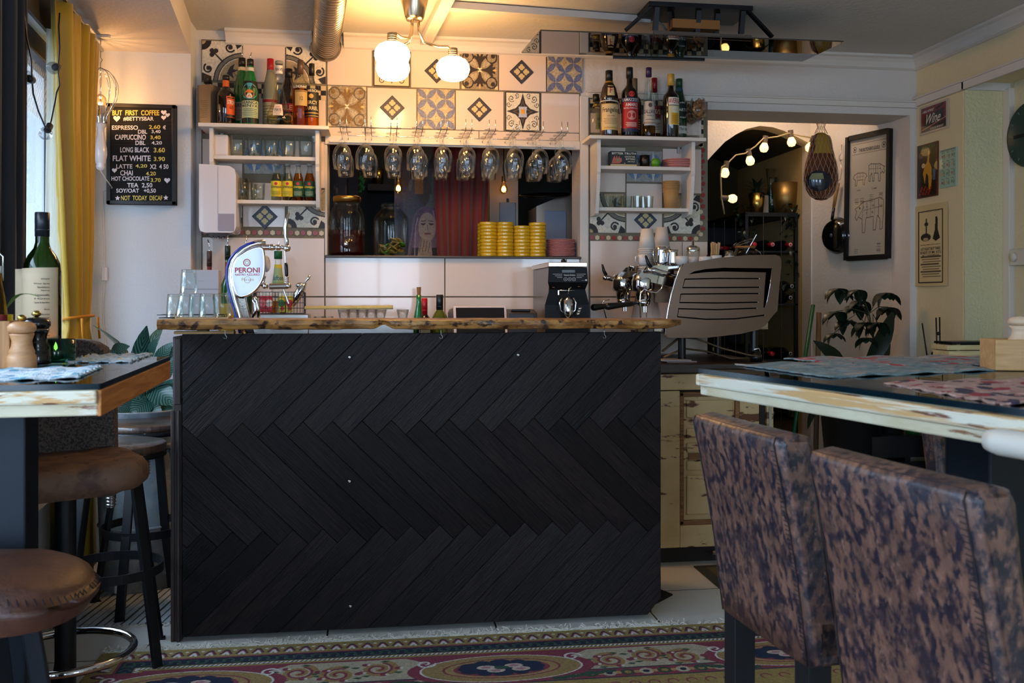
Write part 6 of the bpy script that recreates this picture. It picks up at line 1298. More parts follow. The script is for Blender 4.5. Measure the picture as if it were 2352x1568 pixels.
c = MB(); c.tube([(cxg+.022, gy-.005, zg(658)), (cxg+.01, gy-.02, zg(660)), (cxg, gy-.03, zg(664)), (cxg-.004, gy-.03, zg(674))], .0035, 10); c.tube([(cxg-.048, gy-.01, zg(667)), (cxg+.03, gy-.012, zg(667))], .0025, 8); c.cyl((cxg-.045, gy-.012, zg(677)), .006, .02, 12); c.tube([(cxg-.03, gy-.02, zg(684)), (cxg-.042, gy-.02, zg(695)), (cxg-.038, gy-.02, zg(712)), (cxg-.01, gy-.02, zg(724))], .004, 10); c.tube([(cxg+.022, gy-.02, zg(684)), (cxg+.034, gy-.02, zg(695)), (cxg+.03, gy-.02, zg(712)), (cxg+.006, gy-.02, zg(724))], .004, 10); c.build('chrome_fittings', chrome, gd)
c = MB(); 
for k in range(3): c.lathe([(.008, 0), (.013, .004), (.008, .009)], (cxg+.054-.004*k, gy-.014, zg(716)-.012*(k-1)), 14, (-.3, -.2, 1))
c.build('adjuster_knob', chrome, gd)
for px, py in ((1272, 660), (1330, 658)): MB().sph((XY(px, gy), gy-.002, zg(py)), .010, 12, (1, .6, .6)).build('lamp_recess', mat('bronze_reflector', (90, 66, 54), .2, 1), gd)

# ------------------------------------------------------------------ espresso machine
em_ = thing('espresso_machine', 'large espresso machine with slotted bronze side panel and chrome group heads', 'espresso machine', (0, 0, 0)); YM1 = 4.08
R_ = lambda x, y, Y=YM1: PY(x/3.794+1200, y/3.794+500, Y)
bronze = mat('brushed_bronze', (104, 84, 70), .3, .9, bump=.05, bscale=300, stretch=(30, 1, 1))
ol_ = [(1252, 1010), (1256, 1036), (1290, 1046), (1600, 1046), (1900, 1012), (2060, 975), (2120, 935), (2160, 880), (2195, 838), (2222, 812), (2240, 600), (2258, 380), (2246, 338), (2205, 322), (1960, 326), (1700, 350), (1500, 386), (1408, 402), (1380, 440), (1340, 540), (1305, 660), (1278, 790), (1260, 900)]
MB().prism([(R_(*p).x, R_(*p).z) for p in ol_], (0, YM1, 0), (1, 0, 0), (0, 0, 1), (0, .018, 0)).build('side_panel', bronze, em_, bevel=.004)
MB().tube([R_(x-5, y)+Vector((0, .004, 0)) for x, y in ol_[17:]+ol_[:2]], .0035, 8).build('panel_edge_trim', chrome, em_)
sl_ = MB(); dn = Vector((0, -.0012, 0))
def slot(P, w=.0075): sl_.tube([R_(*p)+dn for p in P], w*.5, 4)
for P in (((2060, 530), (1700, 528), (1415, 535), (1395, 608), (1700, 608), (2065, 605)), ((2058, 660), (1700, 662), (1380, 665), (1368, 738), (1700, 742), (2050, 735)), ((2040, 787), (1700, 800), (1360, 792), (1350, 862), (1600, 884), (1850, 880), (2110, 848))): slot(P)
br_ = [(1450, 492), (1500, 466), (1600, 446), (1750, 435), (2175, 440), (2160, 580), (2135, 720), (2112, 786), (2100, 780), (2112, 600), (2122, 476), (1750, 468), (1600, 474)]
sl_.prism([(R_(*p).x, R_(*p).z) for p in br_], (0, YM1-.0016, 0), (1, 0, 0), (0, 0, 1), (0, .002, 0)); sl_.build('dark_slots', mat('slot_black', (3, 3, 3), .9, spec=0), em_)
c = MB(); c.tube([R_(2170, 446)+dn*3, R_(2156, 580)+dn*3, R_(2130, 720)+dn*3, R_(2110, 784)+dn*3], .0018, 6)
for x, y in ((2060, 530), (2065, 605), (2058, 660), (2050, 735), (2040, 787), (2110, 848)): c.sph(R_(x, y)+dn*2, .0028, 8)
c.build('bright_slot_edge', chrome, em_)
X0 = R_(1420, 0).x; X1 = R_(2200, 0).x; z0, z1 = R_(0, 985).z, R_(0, 345).z
MB().box(X0+.03, X1-.02, YM1+.018, 4.66, z0, z1-.03).build('body', mat('polished_steel_body', (150, 140, 128), .15, 1), em_, bevel=.006)
MB().box(X0-.03, X1-.04, YM1+.018, 4.67, z1-.045, z1-.03).build('cup_tray', steel, em_, bevel=.003); MB().prism([(R_(*p).x, R_(*p).z) for p in ol_], (0, 4.665, 0), (1, 0, 0), (0, 0, 1), (0, .018, 0)).build('far_side_panel', bronze, em_)
MB().box(X0-.14, X0+.05, YM1+.03, 4.66, z0-.01, z0+.03).build('drip_tray', chrome, em_, bevel=.004); MB().box(X0-.01, X0+.03, YM1+.02, 4.66, z0, z1-.2).build('back_splash', chrome, em_)
for x in (X0, X1-.08):
    for y in (YM1+.05, 4.6): MB().cyl((x, y, .901), .018, z0-.901-.0, 14).build('foot', blackp, em_)
for gy_, ends in ((4.22, ((1455, 697), (1392, 704))), (4.42, ((1420, 700), (1360, 706)))):
    px = 1478 if gy_ < 4.3 else 1432; cx_ = XY(px, gy_); zc = ZY(px, 655, gy_)
    gg = MB(); gg.lathe([(0, -.075), (.030, -.075), (.034, -.06), (.036, -.03), (.050, -.026), (.054, -.01), (.054, .025), (.046, .045), (.03, .06), (0, .064)], (cx_, gy_, zc), 32); gh = gg.build('group_head', chrome, em_)
    gg = MB(); gg.prism([(cx_-.01, zc+.02), (cx_-.04, zc+.045), (cx_+.0, zc+.085), (cx_+.13, zc+.10), (cx_+.13, zc-.01)], (0, gy_-.05, 0), (1, 0, 0), (0, 0, 1), (0, .10, 0)); gg.build('group_hood', chrome, gh, bevel=.014, bseg=3)
    pf = MB(); pf.lathe([(0, -.03), (.022, -.03), (.031, -.02), (.033, 0), (0, 0)], (cx_, gy_, zc-.068), 24); pf.cyl((cx_+.0, gy_-.008, zc-.125), .006, .03, 10); pf.cyl((cx_+.014, gy_+.008, zc-.125), .006, .03, 10); pp_ = pf.build('portafilter', chrome, gh)
    a, b = PY(*ends[0], gy_-.03), PY(*ends[1], gy_-.08); Lh = (b-a).length; pf = MB(); pf.lathe([(0, 0), (.010, 0), (.0115, Lh*.1), (.0125, Lh*.5), (.0165, Lh*.93), (.013, Lh), (0, Lh*1.01)], a, 18, b-a); pf.tube([(cx_-.02, gy_, zc-.078), a], .006, 8); pf.build('handle', blackp, gh)
for (hx0, hy0, hx1, hy1, hx2, hy2, y) in ((1384, 608, 1391, 636, 1428, 648, 4.50), (1484, 588, 1494, 618, 1556, 636, 4.13)):
    a, b, d = PY(hx0, hy0, y), PY(hx1, hy1, y), PY(hx2, hy2, y+.02); c = MB(); c.tube([b+Vector((-.006, 0, -.006)), b+(d-b)*.15, b+(d-b)*.55, d], [.010, .0135, .0125, .010], 16); c.sph(b+Vector((-.002, 0, -.004)), .0135, 14); kn = c.build('steam_lever', chrome, em_); c = MB(); c.tube([b+Vector((.003, 0, .008)), b+(a-b)*.5+Vector((-.001, 0, 0)), a+Vector((-.001, 0, 0)), a+Vector((-.004, 0, .004))], [.0095, .008, .005, .001], 12); c.build('horn_grip', blackp, kn)
c = MB(); c.tube([PY(1528, 632, 4.12), PY(1520, 662, 4.12), PY(1508, 672, 4.12), PY(1492, 670, 4.12), PY(1480, 664, 4.12), PY(1471, 672, 4.12), PY(1470, 690, 4.12), PY(1472, 738, 4.12)], .0035, 10); c.build('steam_wand', chrome, em_)
c = MB(); c.tube([PY(1400, 688, 4.5), PY(1388, 690, 4.5), PY(1383, 694, 4.5), PY(1396, 745, 4.5)], .003, 8); c.build('far_steam_wand', chrome, em_); MB().lathe([(0, 0), (.018, 0), (.018, .016), (.02, .018), (.02, .024), (0, .024)], PY(1453, 622, 4.3), 20).build('valve_cap', chrome, em_)
# cups and jars on top
ZM = z1-.0295; cupm = mat('white_china', (206, 200, 194), .2, coat=.3); paperm = mat('white_paper_cup', (206, 198, 188), .6); mk = lambda px, Y: (XY(px, Y), Y, ZM)
def stack(name, label, px, ytop, Y, n, r0, r1, h, step, m, flip, zb=ZM, group='paper cups'):
    s = paper_cup(name, r0, r1, h, m, label % 'lowest'); s['group'] = group; x = XY(px, Y); H_ = n
    for k in range(n):
        z = zb+step*k+(h if flip else 0); rot = (PI, 0, 0) if flip else (0, 0, 0)
        lab = label % ORD(k, n)
        if k == 0: s.location = (x, Y, z); s.rotation_euler = rot; s['label'] = lab
        else: dup(s, (x+.0006*math.sin(k*2), Y, z), None, lab, group, rot=rot)
stand_z = ZB
g_ = thing('cup_stand', 'dark low cabinet piece behind the espresso machine that carries the paper cups', 'stand', (0, 0, 0)); xs_ = XY(1468, 4.58); MB().box(xs_-.0, XY(1520, 4.58), 4.55, 4.70, ZM-.02, ZM-.002).build('board', mat('dark_grey_case'), g_) if 0 else None
bpy.data.objects.remove(g_)
stack('paper_cup', 'white paper cup, %s of the tall stack beside the steel jugs', 1486, 0, 4.30, 14, .028, .041, .10, .0095, paperm, True, ZM-.045, 'tall stack of white paper cups')
stack('paper_cup', 'white paper cup, %s of the short leaning stack behind the jugs', 1520, 0, 4.56, 7, .028, .041, .10, .0095, paperm, True, ZM+.05, 'short stack of white paper cups')
def jug(px, Y, r, h, lab):
    t = thing('milk_jug', lab, 'jug', mk(px, Y)); MB().lathe([(0, 0), (r, 0), (r*1.05, h*.2), (r*.86, h*.8), (r*.95, h), (r*.92, h), (r*.83, h*.8), (r, h*.2), (0, .003)], seg=28).build('wall', chrome, t); MB().tube([(-r*.9, -.004, h*.86), (-r*1.3, -.012, h*.88), (-r*1.45, -.014, h*.6), (-r*1.3, -.012, h*.25), (-r*1.0, -.004, h*.2)], .003, 8).build('handle', chrome, t)
jug(1519, 4.20, .030, .088, 'tall steel milk jug beside the paper cups'); jug(1545, 4.15, .027, .072, 'smaller steel milk jug in front'); jug(1533, 4.36, .032, .086, 'steel milk jug behind the other two')
def mug(px, Y, r, h, lab, hd=-1):
    t = thing('cup', lab, 'cup', mk(px, Y), 0, 'white cups on the machine'); MB().lathe([(0, 0), (r*.7, 0), (r*.92, h*.2), (r, h*.6), (r, h), (r*.94, h), (r*.9, h*.3), (0, .004)], seg=28).build('wall', cupm, t)
    if hd: MB().tube([(hd*r*.95, -.002, h*.85), (hd*r*1.5, -.008, h*.78), (hd*r*1.55, -.008, h*.4), (hd*r*.95, -.002, h*.2)], .0035, 8).build('handle', cupm, t)
mug(1566, 4.13, .031, .042, 'low white cup upside of the front row next to the steel jugs', 0); mug(1590, 4.20, .031, .042, 'low white cup just behind the first one', 0); mug(1620, 4.13, .030, .040, 'low white cup beneath the sugar shaker', 0)
mug(1645, 4.12, .026, .046, 'white handled mug in front of the wooden stirrers'); mug(1675, 4.14, .024, .044, 'white handled mug in the centre of the three mugs'); mug(1703, 4.14, .024, .044, 'white handled mug beside the tea bags')
mug(1478, 4.16, .026, .05, 'white handled mug hanging low beside the tall paper cup stack')
o_ = [o for o in bpy.data.objects if o.get('label', '').startswith('white handled mug hanging')][0]; o_['label'] = 'white mug by the foot of the tall paper cup stack'; o_.location.z = ZM-.0
t = thing('sugar_shaker', 'glass sugar shaker with pointed chrome top', 'shaker', mk(1592, 4.30)); MB().lathe([(0, 0), (.030, 0), (.032, .01), (.032, .075), (.028, .08)], seg=28).build('glass', clear_g, t); MB().lathe([(0, .004), (.029, .004), (.029, .045), (0, .045)], seg=24).build('sugar', mat('sugar', (226, 222, 214), .9), t); MB().lathe([(.033, .075), (.033, .09), (.024, .098), (.007, .104), (.006, .125), (0, .127)], seg=24).build('lid', chrome, t)
t = thing('stirrer_pot', 'glass pot holding many thin wooden coffee stirrers', 'pot', mk(1640, 4.34)); MB().lathe([(0, 0), (.034, 0), (.036, .06), (.034, .06), (.032, .004), (0, .004)], seg=28).build('glass', clear_g, t)
wsm = mat('stirrer_wood', (206, 172, 122), .7); s0 = None
for k in range(46):
    a = k*2.4; q = .028*math.sqrt((k+.5)/46); x, y = q*math.cos(a), q*math.sin(a); d = Vector((x*.5+rnd.uniform(-.004, .004), y*.4, .11))
    if s0 is None: s0 = MB().box(-.0028, .0028, -.0007, .0007, 0, .105).build('wooden_stirrer', wsm, None, bevel=.0005); o = s0
    else: o = s0.copy(); C.objects.link(o)
    o.location = (t.location.x+x*.7, 4.34+y*.7, ZM+.006+rnd.uniform(0, .012)); o.rotation_euler = (-d.y/.11, d.x/.11, a); tag(o, 'thin wooden coffee stirrer standing with others in the glass pot', 'stirrer', 'stirrers in the glass pot')
t = thing('spice_shaker', 'small dull metal canister between the stirrers and the cocoa jar', 'shaker', mk(1675, 4.38)); MB().lathe([(0, 0), (.02, 0), (.021, .06), (.019, .066), (.018, .082), (0, .084)], seg=24).build('can', steel, t)
t = thing('cocoa_jar', 'clip top glass jar of cocoa with its lid propped open by a spoon', 'jar', mk(1712, 4.36)); MB().lathe([(0, 0), (.05, 0), (.056, .01), (.056, .07), (.05, .085), (.047, .09), (.047, .1)], seg=32).build('glass', clear_g, t); MB().lathe([(0, .004), (.052, .006), (.053, .055), (0, .06)], seg=28).build('cocoa', mat('cocoa_powder', (120, 62, 34), .9), t)
MB().lathe([(.047, .097), (.051, .1), (.047, .104)], seg=28).build('rubber_ring', mat('orange_brown'), t); MB().lathe([(0, 0), (.048, 0), (.05, .006), (.035, .014), (0, .016)], (0, 0, .118), 28, (-.35, 0, 1)).build('lid', clear_g, t); MB().tube([(-.055, 0, .09), (-.062, -.01, .11), (-.05, -.01, .12)], .002, 6).tube([(.05, 0, .09), (.07, -.01, .075), (.085, -.01, .05)], .002, 6).build('clip_wire', steel, t); MB().bar((.0, -.01, .07), (.045, -.03, .16), .007, .003).build('spoon', steel, t)
t = thing('tea_bag_rack', 'wire rack of colourful tea bags at the end of the machine top', 'rack', mk(1737, 4.15)); c = MB(); 
for z in (.006, .018): c.tube([(-.033, -.022, z), (.033, -.022, z), (.033, .022, z), (-.033, .022, z)], .0012, 5, closed=True)
c.build('wire_frame', chrome, t)
for k, (x, col) in enumerate(((-.010, (150, 196, 190)), (.022, (206, 190, 186)), (.029, (190, 60, 60)))):
    cv = Cv(40, 28, col); cv.rect(0, .0, 1, .12, (210, 200, 180)); cv.circ(.5, .4, .12, (220, 150, 110)); cv.rect(.1, .1, .9, .18, (60, 120, 110)); x_ = t.location.x
    o = thing('tea_bag', ('pale turquoise', 'cream', 'red edged')[k]+' tea bag packet in the wire rack', 'tea bag', (x_+x, 4.14+.012*k, ZM+.004), 0, 'tea bags'); sheet('sachet', cv, flat((-.021, 0, 0), (.021, 0, 0), (-.021, 0, .04)), painted('glossy_print'), o, thick=.004)
# clutter under the machine
ZC2 = .9015; t = thing('grey_hose', 'flat brown hoses and cables trailing under the espresso machine', 'hose', (0, 0, 0))
for i, P in enumerate(([(1530, 770, 4.2), (1600, 778, 4.15), (1660, 800, 4.1), (1720, 815, 4.08), (1748, 818, 4.08)], [(1525, 820, 4.1), (1570, 800, 4.15), (1620, 806, 4.2), (1680, 826, 4.12), (1730, 822, 4.12)], [(1522, 806, 4.2), (1560, 775, 4.25), (1590, 768, 4.3)])):
    c = MB(); c.tube([Vector((PY(x, y, Y).x, Y, max(ZC2+.012, PY(x, y, Y).z))) for x, y, Y in P], .009, 10, sq=.5); c.build('tube_run', mat('brown_hose', (92, 72, 46), .45), t)
for i, (px, py, nm, col) in enumerate(((1560, 829, 'low stack', (150, 130, 128)), (1545, 824, 'top', (176, 168, 170)))):
    o = thing('magazine', ('lower', 'upper')[i]+' magazine lying under the espresso machine edge', 'magazine', (XY(px, 4.10)+.02, 4.12, ZC2+.006*i), .1*i, 'magazines'); MB().box(-.09+.01*i, .05, -.06, .08, 0, .0055).build('pages', mat('cover_%d' % i, col, .4), o)
t = thing('pressure_gauge', 'small black and chrome fitting with cable on the dark counter', 'fitting', (XY(1737, 4.10), 4.10, ZC2)); MB().lathe([(0, 0), (.026, 0), (.026, .028), (.02, .034), (.018, .045), (0, .047)], seg=24).build('puck', blackp, t); MB().tube([(0, 0, .045), (-.01, 0, .055), (.012, 0, .058), (.02, 0, .04)], .004, 8).build('chrome_clip', chrome, t)
# ------------------------------------------------------------------ curtains at the shop window
def wcurtain(name, m, sa, sb, t, z0, z1, nf, amp, tie=None, seed=0, lab='', cat='curtain', solid=.003, nj=34, ni=110):
    def f(u, v):
        z = z0+(z1-z0)*v; a, b = sa(v), sb(v); w = b-a; s = a+w*u; k = min(1, w/.45); ph = 2*PI*nf*u+seed+.5*math.sin(3*v+seed)
        return WP(s, t+amp*(math.sin(ph)+.35*math.sin(2.3*ph+1))*(.55+.45*k), z)
    o = MB().grid([[f(i/(ni-1), j/(nj-1)) for i in range(ni)] for j in range(nj)]).build(name, m, None, solid=solid); tag(o, lab, cat); return o
mustard = mat('mustard_satin', (188, 150, 28), .42, sheen=.25, bump=.08, bscale=400)
vt = lambda py: (ZY(180, py, 4.2)-.06)/(2.335-.06)
kz = [0, vt(900), vt(765), vt(728), vt(690), vt(560), vt(300), 1]
o = wcurtain('mustard_curtain', mustard, lambda v: float(np.interp(v, kz, [.40, .45, .49, .54, .50, .46, .43, .33])), lambda v: float(np.interp(v, kz, [.92, .90, .87, .80, .83, .88, .96, 1.0])), .07, .06, 2.29, 5, .030, lab='mustard yellow satin curtain tied back with an orange cord by the shop window')
tb = thing('curtain_tie', 'twisted orange cord with tassel tied round the mustard curtain', 'curtain tie', (0, 0, 0)); zt = ZY(175, 726, 4.3); m_ = mat('orange_cord', (214, 140, 30), .7)
c = MB(); P = [WP(.67+.155*math.cos(a), .07+.056*math.sin(a), zt+.008*math.sin(a*1)) for a in [2*PI*k/40 for k in range(40)]]; c.tube(P, .0055, 8, closed=True)
for s, d in ((.83, .10), (.51, .09)): q = WP(s, .12, zt); c.tube([q, q+Vector((0, 0, -.02)), q+Vector((.006, 0, -d))], .005, 8)
c.build('cord_loop', m_, tb); c = MB(); q = WP(.83, .12, zt-.10); c.lathe([(0, .02), (.007, .015), (.008, 0), (.014, -.04), (0, -.04)], q, 12); c.build('tassel', m_, tb)
wcurtain('grey_curtain', mat('charcoal_velvet', (46, 44, 48), .8, sheen=.2), lambda v: 1.64+.06*(1-v), lambda v: 2.4, .10, .06, 2.29, 7, .04, seed=2, lab='heavy charcoal curtain drawn aside at the shop window')
shm = mat('sheer_fabric', (222, 222, 206), .8, alpha=.42); wcurtain('sheer_curtain', shm, lambda v: .80, lambda v: 1.06-.10*v, .035, .5, 2.18, 6, .016, seed=4, lab='thin see through white curtain between the mustard curtain and the window', solid=0)
MB().tube([WP(.2, .08, 2.30), WP(2.4, .08, 2.30)], .009, 8).build('curtain_rail', steel, None); tag(bpy.data.objects['curtain_rail.001'], 'slim metal curtain rail under the bay ceiling', 'rail')
gl = thing('bulb_string', 'black cable with three small clear party bulbs hanging before the shop window', 'string lights', (0, 0, 0))
wn = Vector((math.cos(aw), math.sin(aw), 0)); wp0 = WP(0, .135, 0); HW = lambda x, y: hit(x, y, wp0, wn)
c = MB(); c.tube([HW(*p) for p in ((48, -10), (56, 40), (60, 80), (72, 140), (73, 178), (76, 215), (88, 255), (103, 290), (112, 296), (118, 275), (127, 230), (130, 212), (137, 196), (134, 168), (134, 150), (137, 110), (135, 60), (137, 30))], .0028, 6); c.build('cable', blackp, gl)
for (x, y, dx, dy) in ((70, 182, -16, -8), (129, 154, -16, 5), (111, 294, -7, 14)):
    a = HW(x, y); b = HW(x+dx, y+dy); d = (b-a).normalized(); c = MB(); c.cyl(a-d*.018, .0115, .034, 14, d); so = c.build('socket', blackp, gl); c = MB(); c.lathe([(.007, 0), (.010, .006), (.020, .022), (.021, .032), (.015, .046), (0, .052)], a+d*.014, 16, d); c.build('bulb', glass_c, so)
# ------------------------------------------------------------------ plants
def leaf(mb, base, tip, w, up=(0, 0, 1), bend=.15, n=7, fold=.15):
    b, t = Vector(base), Vector(tip); d = t-b; L = d.length; s = d.cross(Vector(up)); s = s.normalized() if s.length > 1e-5 else Vector((1, 0, 0)); nn = s.cross(d).normalized(); P = []
    for i in range(n+1):
        u = i/n; wd = w*math.sin(PI*min(1, u*.97+.02))**.75*(1-.25*u); c0 = b+d*u+nn*(bend*L*math.sin(PI*u)); P.append([c0-s*wd+nn*fold*wd, c0-s*wd*.5+nn*fold*.2*wd, c0, c0+s*wd*.5+nn*fold*.2*wd, c0+s*wd+nn*fold*wd])
    k = len(mb.v); mb.grid(P)
    for j in range(n+1):
        for i in range(5): mb.uv[k+j*5+i] = (j/n, i/4)
def striped_leaf():
    if 'striped_leaf' in MC: return MC['striped_leaf']
    m = mat('striped_leaf', (30, 76, 64), .32, coat=.2); nt = m.node_tree; L = nt.links.new; tc = nt.nodes.new('ShaderNodeTexCoord'); sx_ = nt.nodes.new('ShaderNodeSeparateXYZ'); L(tc.outputs['UV'], sx_.inputs[0])
    ab = nt.nodes.new('ShaderNodeMath'); ab.operation = 'SUBTRACT'; ab.inputs[1].default_value = .5; L(sx_.outputs[1], ab.inputs[0]); a2 = nt.nodes.new('ShaderNodeMath'); a2.operation = 'ABSOLUTE'; L(ab.outputs[0], a2.inputs[0])
    mu = nt.nodes.new('ShaderNodeMath'); mu.operation = 'MULTIPLY_ADD'; mu.inputs[1].default_value = -.5; L(a2.outputs[0], mu.inputs[0]); L(sx_.outputs[0], mu.inputs[2]); m3 = nt.nodes.new('ShaderNodeMath'); m3.operation = 'MULTIPLY'; m3.inputs[1].default_value = 70; L(mu.outputs[0], m3.inputs[0]); si = nt.nodes.new('ShaderNodeMath'); si.operation = 'SINE'; L(m3.outputs[0], si.inputs[0])
    r = nt.nodes.new('ShaderNodeValToRGB'); e = r.color_ramp.elements; e[0].position = .45; e[1].position = .85; e[0].color = (*s2l((24, 66, 58)), 1); e[1].color = (*s2l((84, 132, 118)), 1); mr = nt.nodes.new('ShaderNodeMapRange'); mr.inputs[1].default_value = -1; L(si.outputs[0], mr.inputs[0]); L(mr.outputs[0], r.inputs[0]); L(r.outputs[0], nt.nodes['Principled BSDF'].inputs['Base Color']); return m
galv = tri('galvanised_bucket', ((170, 180, 184), [((126, 138, 146), 5, .4, .6, (1, 1, 1)), ((204, 212, 214), 9, .55, .7, (1, 1, 1))], .4, .1))
Yq = 4.05; bx = XY(318, Yq); rb = .19; bk2 = thing('metal_bucket', 'galvanised metal bucket planter holding the striped leafed plant beside the bar', 'planter', (bx, Yq+.02, 0)); zt = ZY(318, 938, Yq)
MB().lathe([(0, 0), (rb*.78, 0), (rb*.84, zt*.5), (rb*.90, zt-.01), (rb*.93, zt-.005), (rb*.93, zt), (rb*.88, zt), (rb*.8, zt-.08), (0, zt-.08)], seg=40).build('bucket', galv, bk2); c = MB()
for z in (zt*.35, zt*.8): c.lathe([(rb*(.80+.1*z/zt), 0), (rb*(.83+.1*z/zt), .006), (rb*(.80+.1*z/zt), .012)], (0, 0, z), 40)
c.build('hoop', galv, bk2)
pl_ = thing('potted_plant', 'lush plant with big silver striped green leaves growing in the metal bucket', 'plant', (bx, Yq+.02, zt-.075)); sm_ = MB(); lf = MB()
def pl_leaf(x0, y0, x1, y1, w, Y=Yq, bend=.12, dY=-.05):
    a, b = PY(x0, y0, Y), PY(x1, y1, Y+dY); o_ = Vector(pl_.location); leaf(lf, a-o_, b-o_, w, (0, -1, .35), bend); sm_.tube([Vector((0, 0, 0)), (a-o_)*.5+Vector((0, 0, .04)), a-o_], .004, 6)
for A_ in ((330, 930, 372, 960, .05), (300, 900, 352, 832, .045), (345, 880, 398, 930, .06), (372, 930, 398, 985, .045), (350, 915, 300, 955, .05), (280, 830, 232, 806, .030), (255, 812, 298, 795, .032), (345, 815, 362, 778, .024), (362, 840, 396, 786, .034), (375, 870, 398, 820, .04), (385, 900, 400, 870, .03), (325, 925, 268, 948, .03), (360, 950, 395, 1000, .05), (330, 940, 345, 1010, .045), (395, 850, 402, 790, .03)): pl_leaf(*A_)
for k in range(10): a = k*.63; leaf(lf, (.05*math.cos(a), .05*math.sin(a), .1), (.19*math.cos(a), .17*math.sin(a)+.02, .18+.12*(k % 3)), .045, bend=.2); sm_.tube([(0, 0, 0), (.05*math.cos(a), .05*math.sin(a), .1)], .004, 6)
lf.build('leaves', striped_leaf(), pl_); sm_.build('stems', mat('green_stem', (60, 96, 50), .5), pl_)
dk = mat('dark_green_leaf', (16, 34, 22), .35); stm = mat('brown_green_stem', (60, 62, 36), .6)
Yr = 4.62; px_, py_ = XY(1955, Yr), Yr; zt = ZY(1955, 935, Yr); pn = thing('black_planter', 'tall black planter in the doorway corner seen beneath the table', 'planter', (px_, py_, 0)); MB().lathe([(0, 0), (.10, 0), (.155, zt-.02), (.16, zt-.02), (.16, zt), (.145, zt), (.13, zt-.05), (0, zt-.05)], seg=32).build('pot_wall', mat('matt_black_pot', (16, 17, 19), .5), pn)
sch = thing('umbrella_plant', 'dark umbrella plant with finger like leaf clusters in front of the framed meat poster', 'plant', (px_, py_, zt-.045)); o_ = Vector(sch.location); lf, sm_ = MB(), MB(); R3 = lambda x, y, dy=0: PY(x, y, Yr+dy)-o_
tr_ = [Vector((.02, 0, 0)), R3(2012, 820), R3(2005, 770), R3(1996, 720), R3(1985, 690)]; sm_.tube(tr_, [.008, .007, .006, .005, .004], 8)
for (x, y, n, r) in ((1925, 662, 7, 34), (1968, 665, 7, 30), (2035, 672, 7, 34), (1920, 715, 8, 34), (1945, 735, 7, 32), (1985, 740, 8, 34), (2040, 705, 7, 34), (1965, 700, 8, 34), (2015, 740, 8, 32), (1915, 765, 6, 26), (1990, 775, 6, 28), (1975, 690, 7, 30)):
    dy = rnd.uniform(-.08, .06); h0 = R3(x, y, dy); sm_.tube([tr_[3] if y < 730 else tr_[2], (tr_[3]+h0)/2+Vector((0, 0, .02)), h0], .0022, 5); s_ = r/ppm(x, Yr)
    for k in range(n):
        a = 2*PI*k/n+rnd.random(); tip = h0+Vector((s_*math.cos(a)*1.1, s_*.5*math.sin(a*1.3), -s_*(.75+.3*math.sin(a)))); leaf(lf, h0+Vector((0, 0, 0)), tip, s_*.36, bend=.12, n=5)
lf.build('leaves', dk, sch); sm_.build('stems', stm, sch)
bp_ = thing('broad_leaf_plant', 'plant with three long broad dark leaves rising from the black planter', 'plant', (px_+.02, py_+.02, zt-.045)); o_ = Vector(bp_.location); lf = MB(); R3 = lambda x, y, dy=0: PY(x, y, Yr+dy)-o_
leaf(lf, R3(1940, 850), R3(1868, 782, -.1), .045, (0, -1, .2), .1); leaf(lf, R3(1985, 850), R3(2052, 712, .02), .055, (0, -1, 0), .08); leaf(lf, R3(1960, 900), R3(2045, 790, .06), .05, (0, -1, 0), .1); leaf(lf, R3(1900, 905), R3(1855, 985, -.1), .022, (0, -1, 0), -.15)
lf.build('leaves', mat('dark_green_leaf'), bp_); c = MB()
for x, y in ((1940, 850), (1985, 850), (1960, 900), (1900, 905)): c.tube([(0, 0, 0), R3(x, y)], .004, 6)
c.build('stems', stm, bp_)
# ------------------------------------------------------------------ passage: lights, wine rack, ham, pan, poster
bulb_m = mat('lit_frosted_bulb', (255, 226, 160), .4, emit=(255, 206, 116), es=3.2)
pl2 = thing('passage_fill_light', 'added unseen round fill light in the passage behind the doorway lintel', 'lamp', (2.25, 5.25, 2.6)); MB().cyl((0, 0, -.05), .11, .05, 28).build('lamp_shade', mat('passage_fill_glow', (255, 230, 200), .4, emit=(255, 222, 190), es=24), pl2)  # added light, hidden by the lintel, brightens the passage walls
YL_ = 5.50; sl2 = thing('festoon_lights', 'string of warm lit round bulbs following the arch', 'string lights', (0, 0, 0)); cc = mat('beige_cable', (176, 152, 104), .6)
BL_ = [(1665, 397, 3, -18), (1723, 369, -4, -22), (1755, 339, 3, -22), (1818, 326, -2, -22), (1860, 338, 8, -20), (1682, 456, -24, -2)]
c = MB(); c.tube([PY(x, y, YL_-.01) for x, y in ((1664, 492), (1660, 470), (1657, 452), (1655, 400), (1658, 383), (1668, 378), (1690, 356), (1712, 352), (1735, 336), (1753, 318), (1785, 314), (1812, 306), (1840, 312), (1872, 318))], .0045, 7); c.build('cable', cc, sl2)
for x, y, dx, dy in BL_:
    a = PY(x, y, YL_); d = (PY(x+dx, y+dy, YL_)-a).normalized(); c = MB(); c.lathe([(0, -.030), (.018, -.025), (.027, -.008), (.026, .006), (.018, .022), (.014, .030), (0, .032)], a, 20, d); c.build('bulb', bulb_m, sl2); c = MB(); c.cyl(a+d*.028, .0165, .045, 16, d); c.build('socket', mat('dark_beige_socket', (96, 80, 62), .6), sl2)
XS = pt[-1].x; wrk = thing('wine_rack', 'tall black wine rack filled with lying bottles under the arch', 'wine rack', (0, 0, 0)); bk_m = mat('black_rack', (10, 10, 11), .5); RX0, RX1, RY0, RY1 = XS-.36, XS-.005, 5.72, 6.70
sz = [.05, .42, .80, 1.16, 1.50]; zt_r = 1.72; MB().box(RX0-.0, RX1, RY0, RY1, zt_r, zt_r+.025).build('top_board', bk_m, wrk)
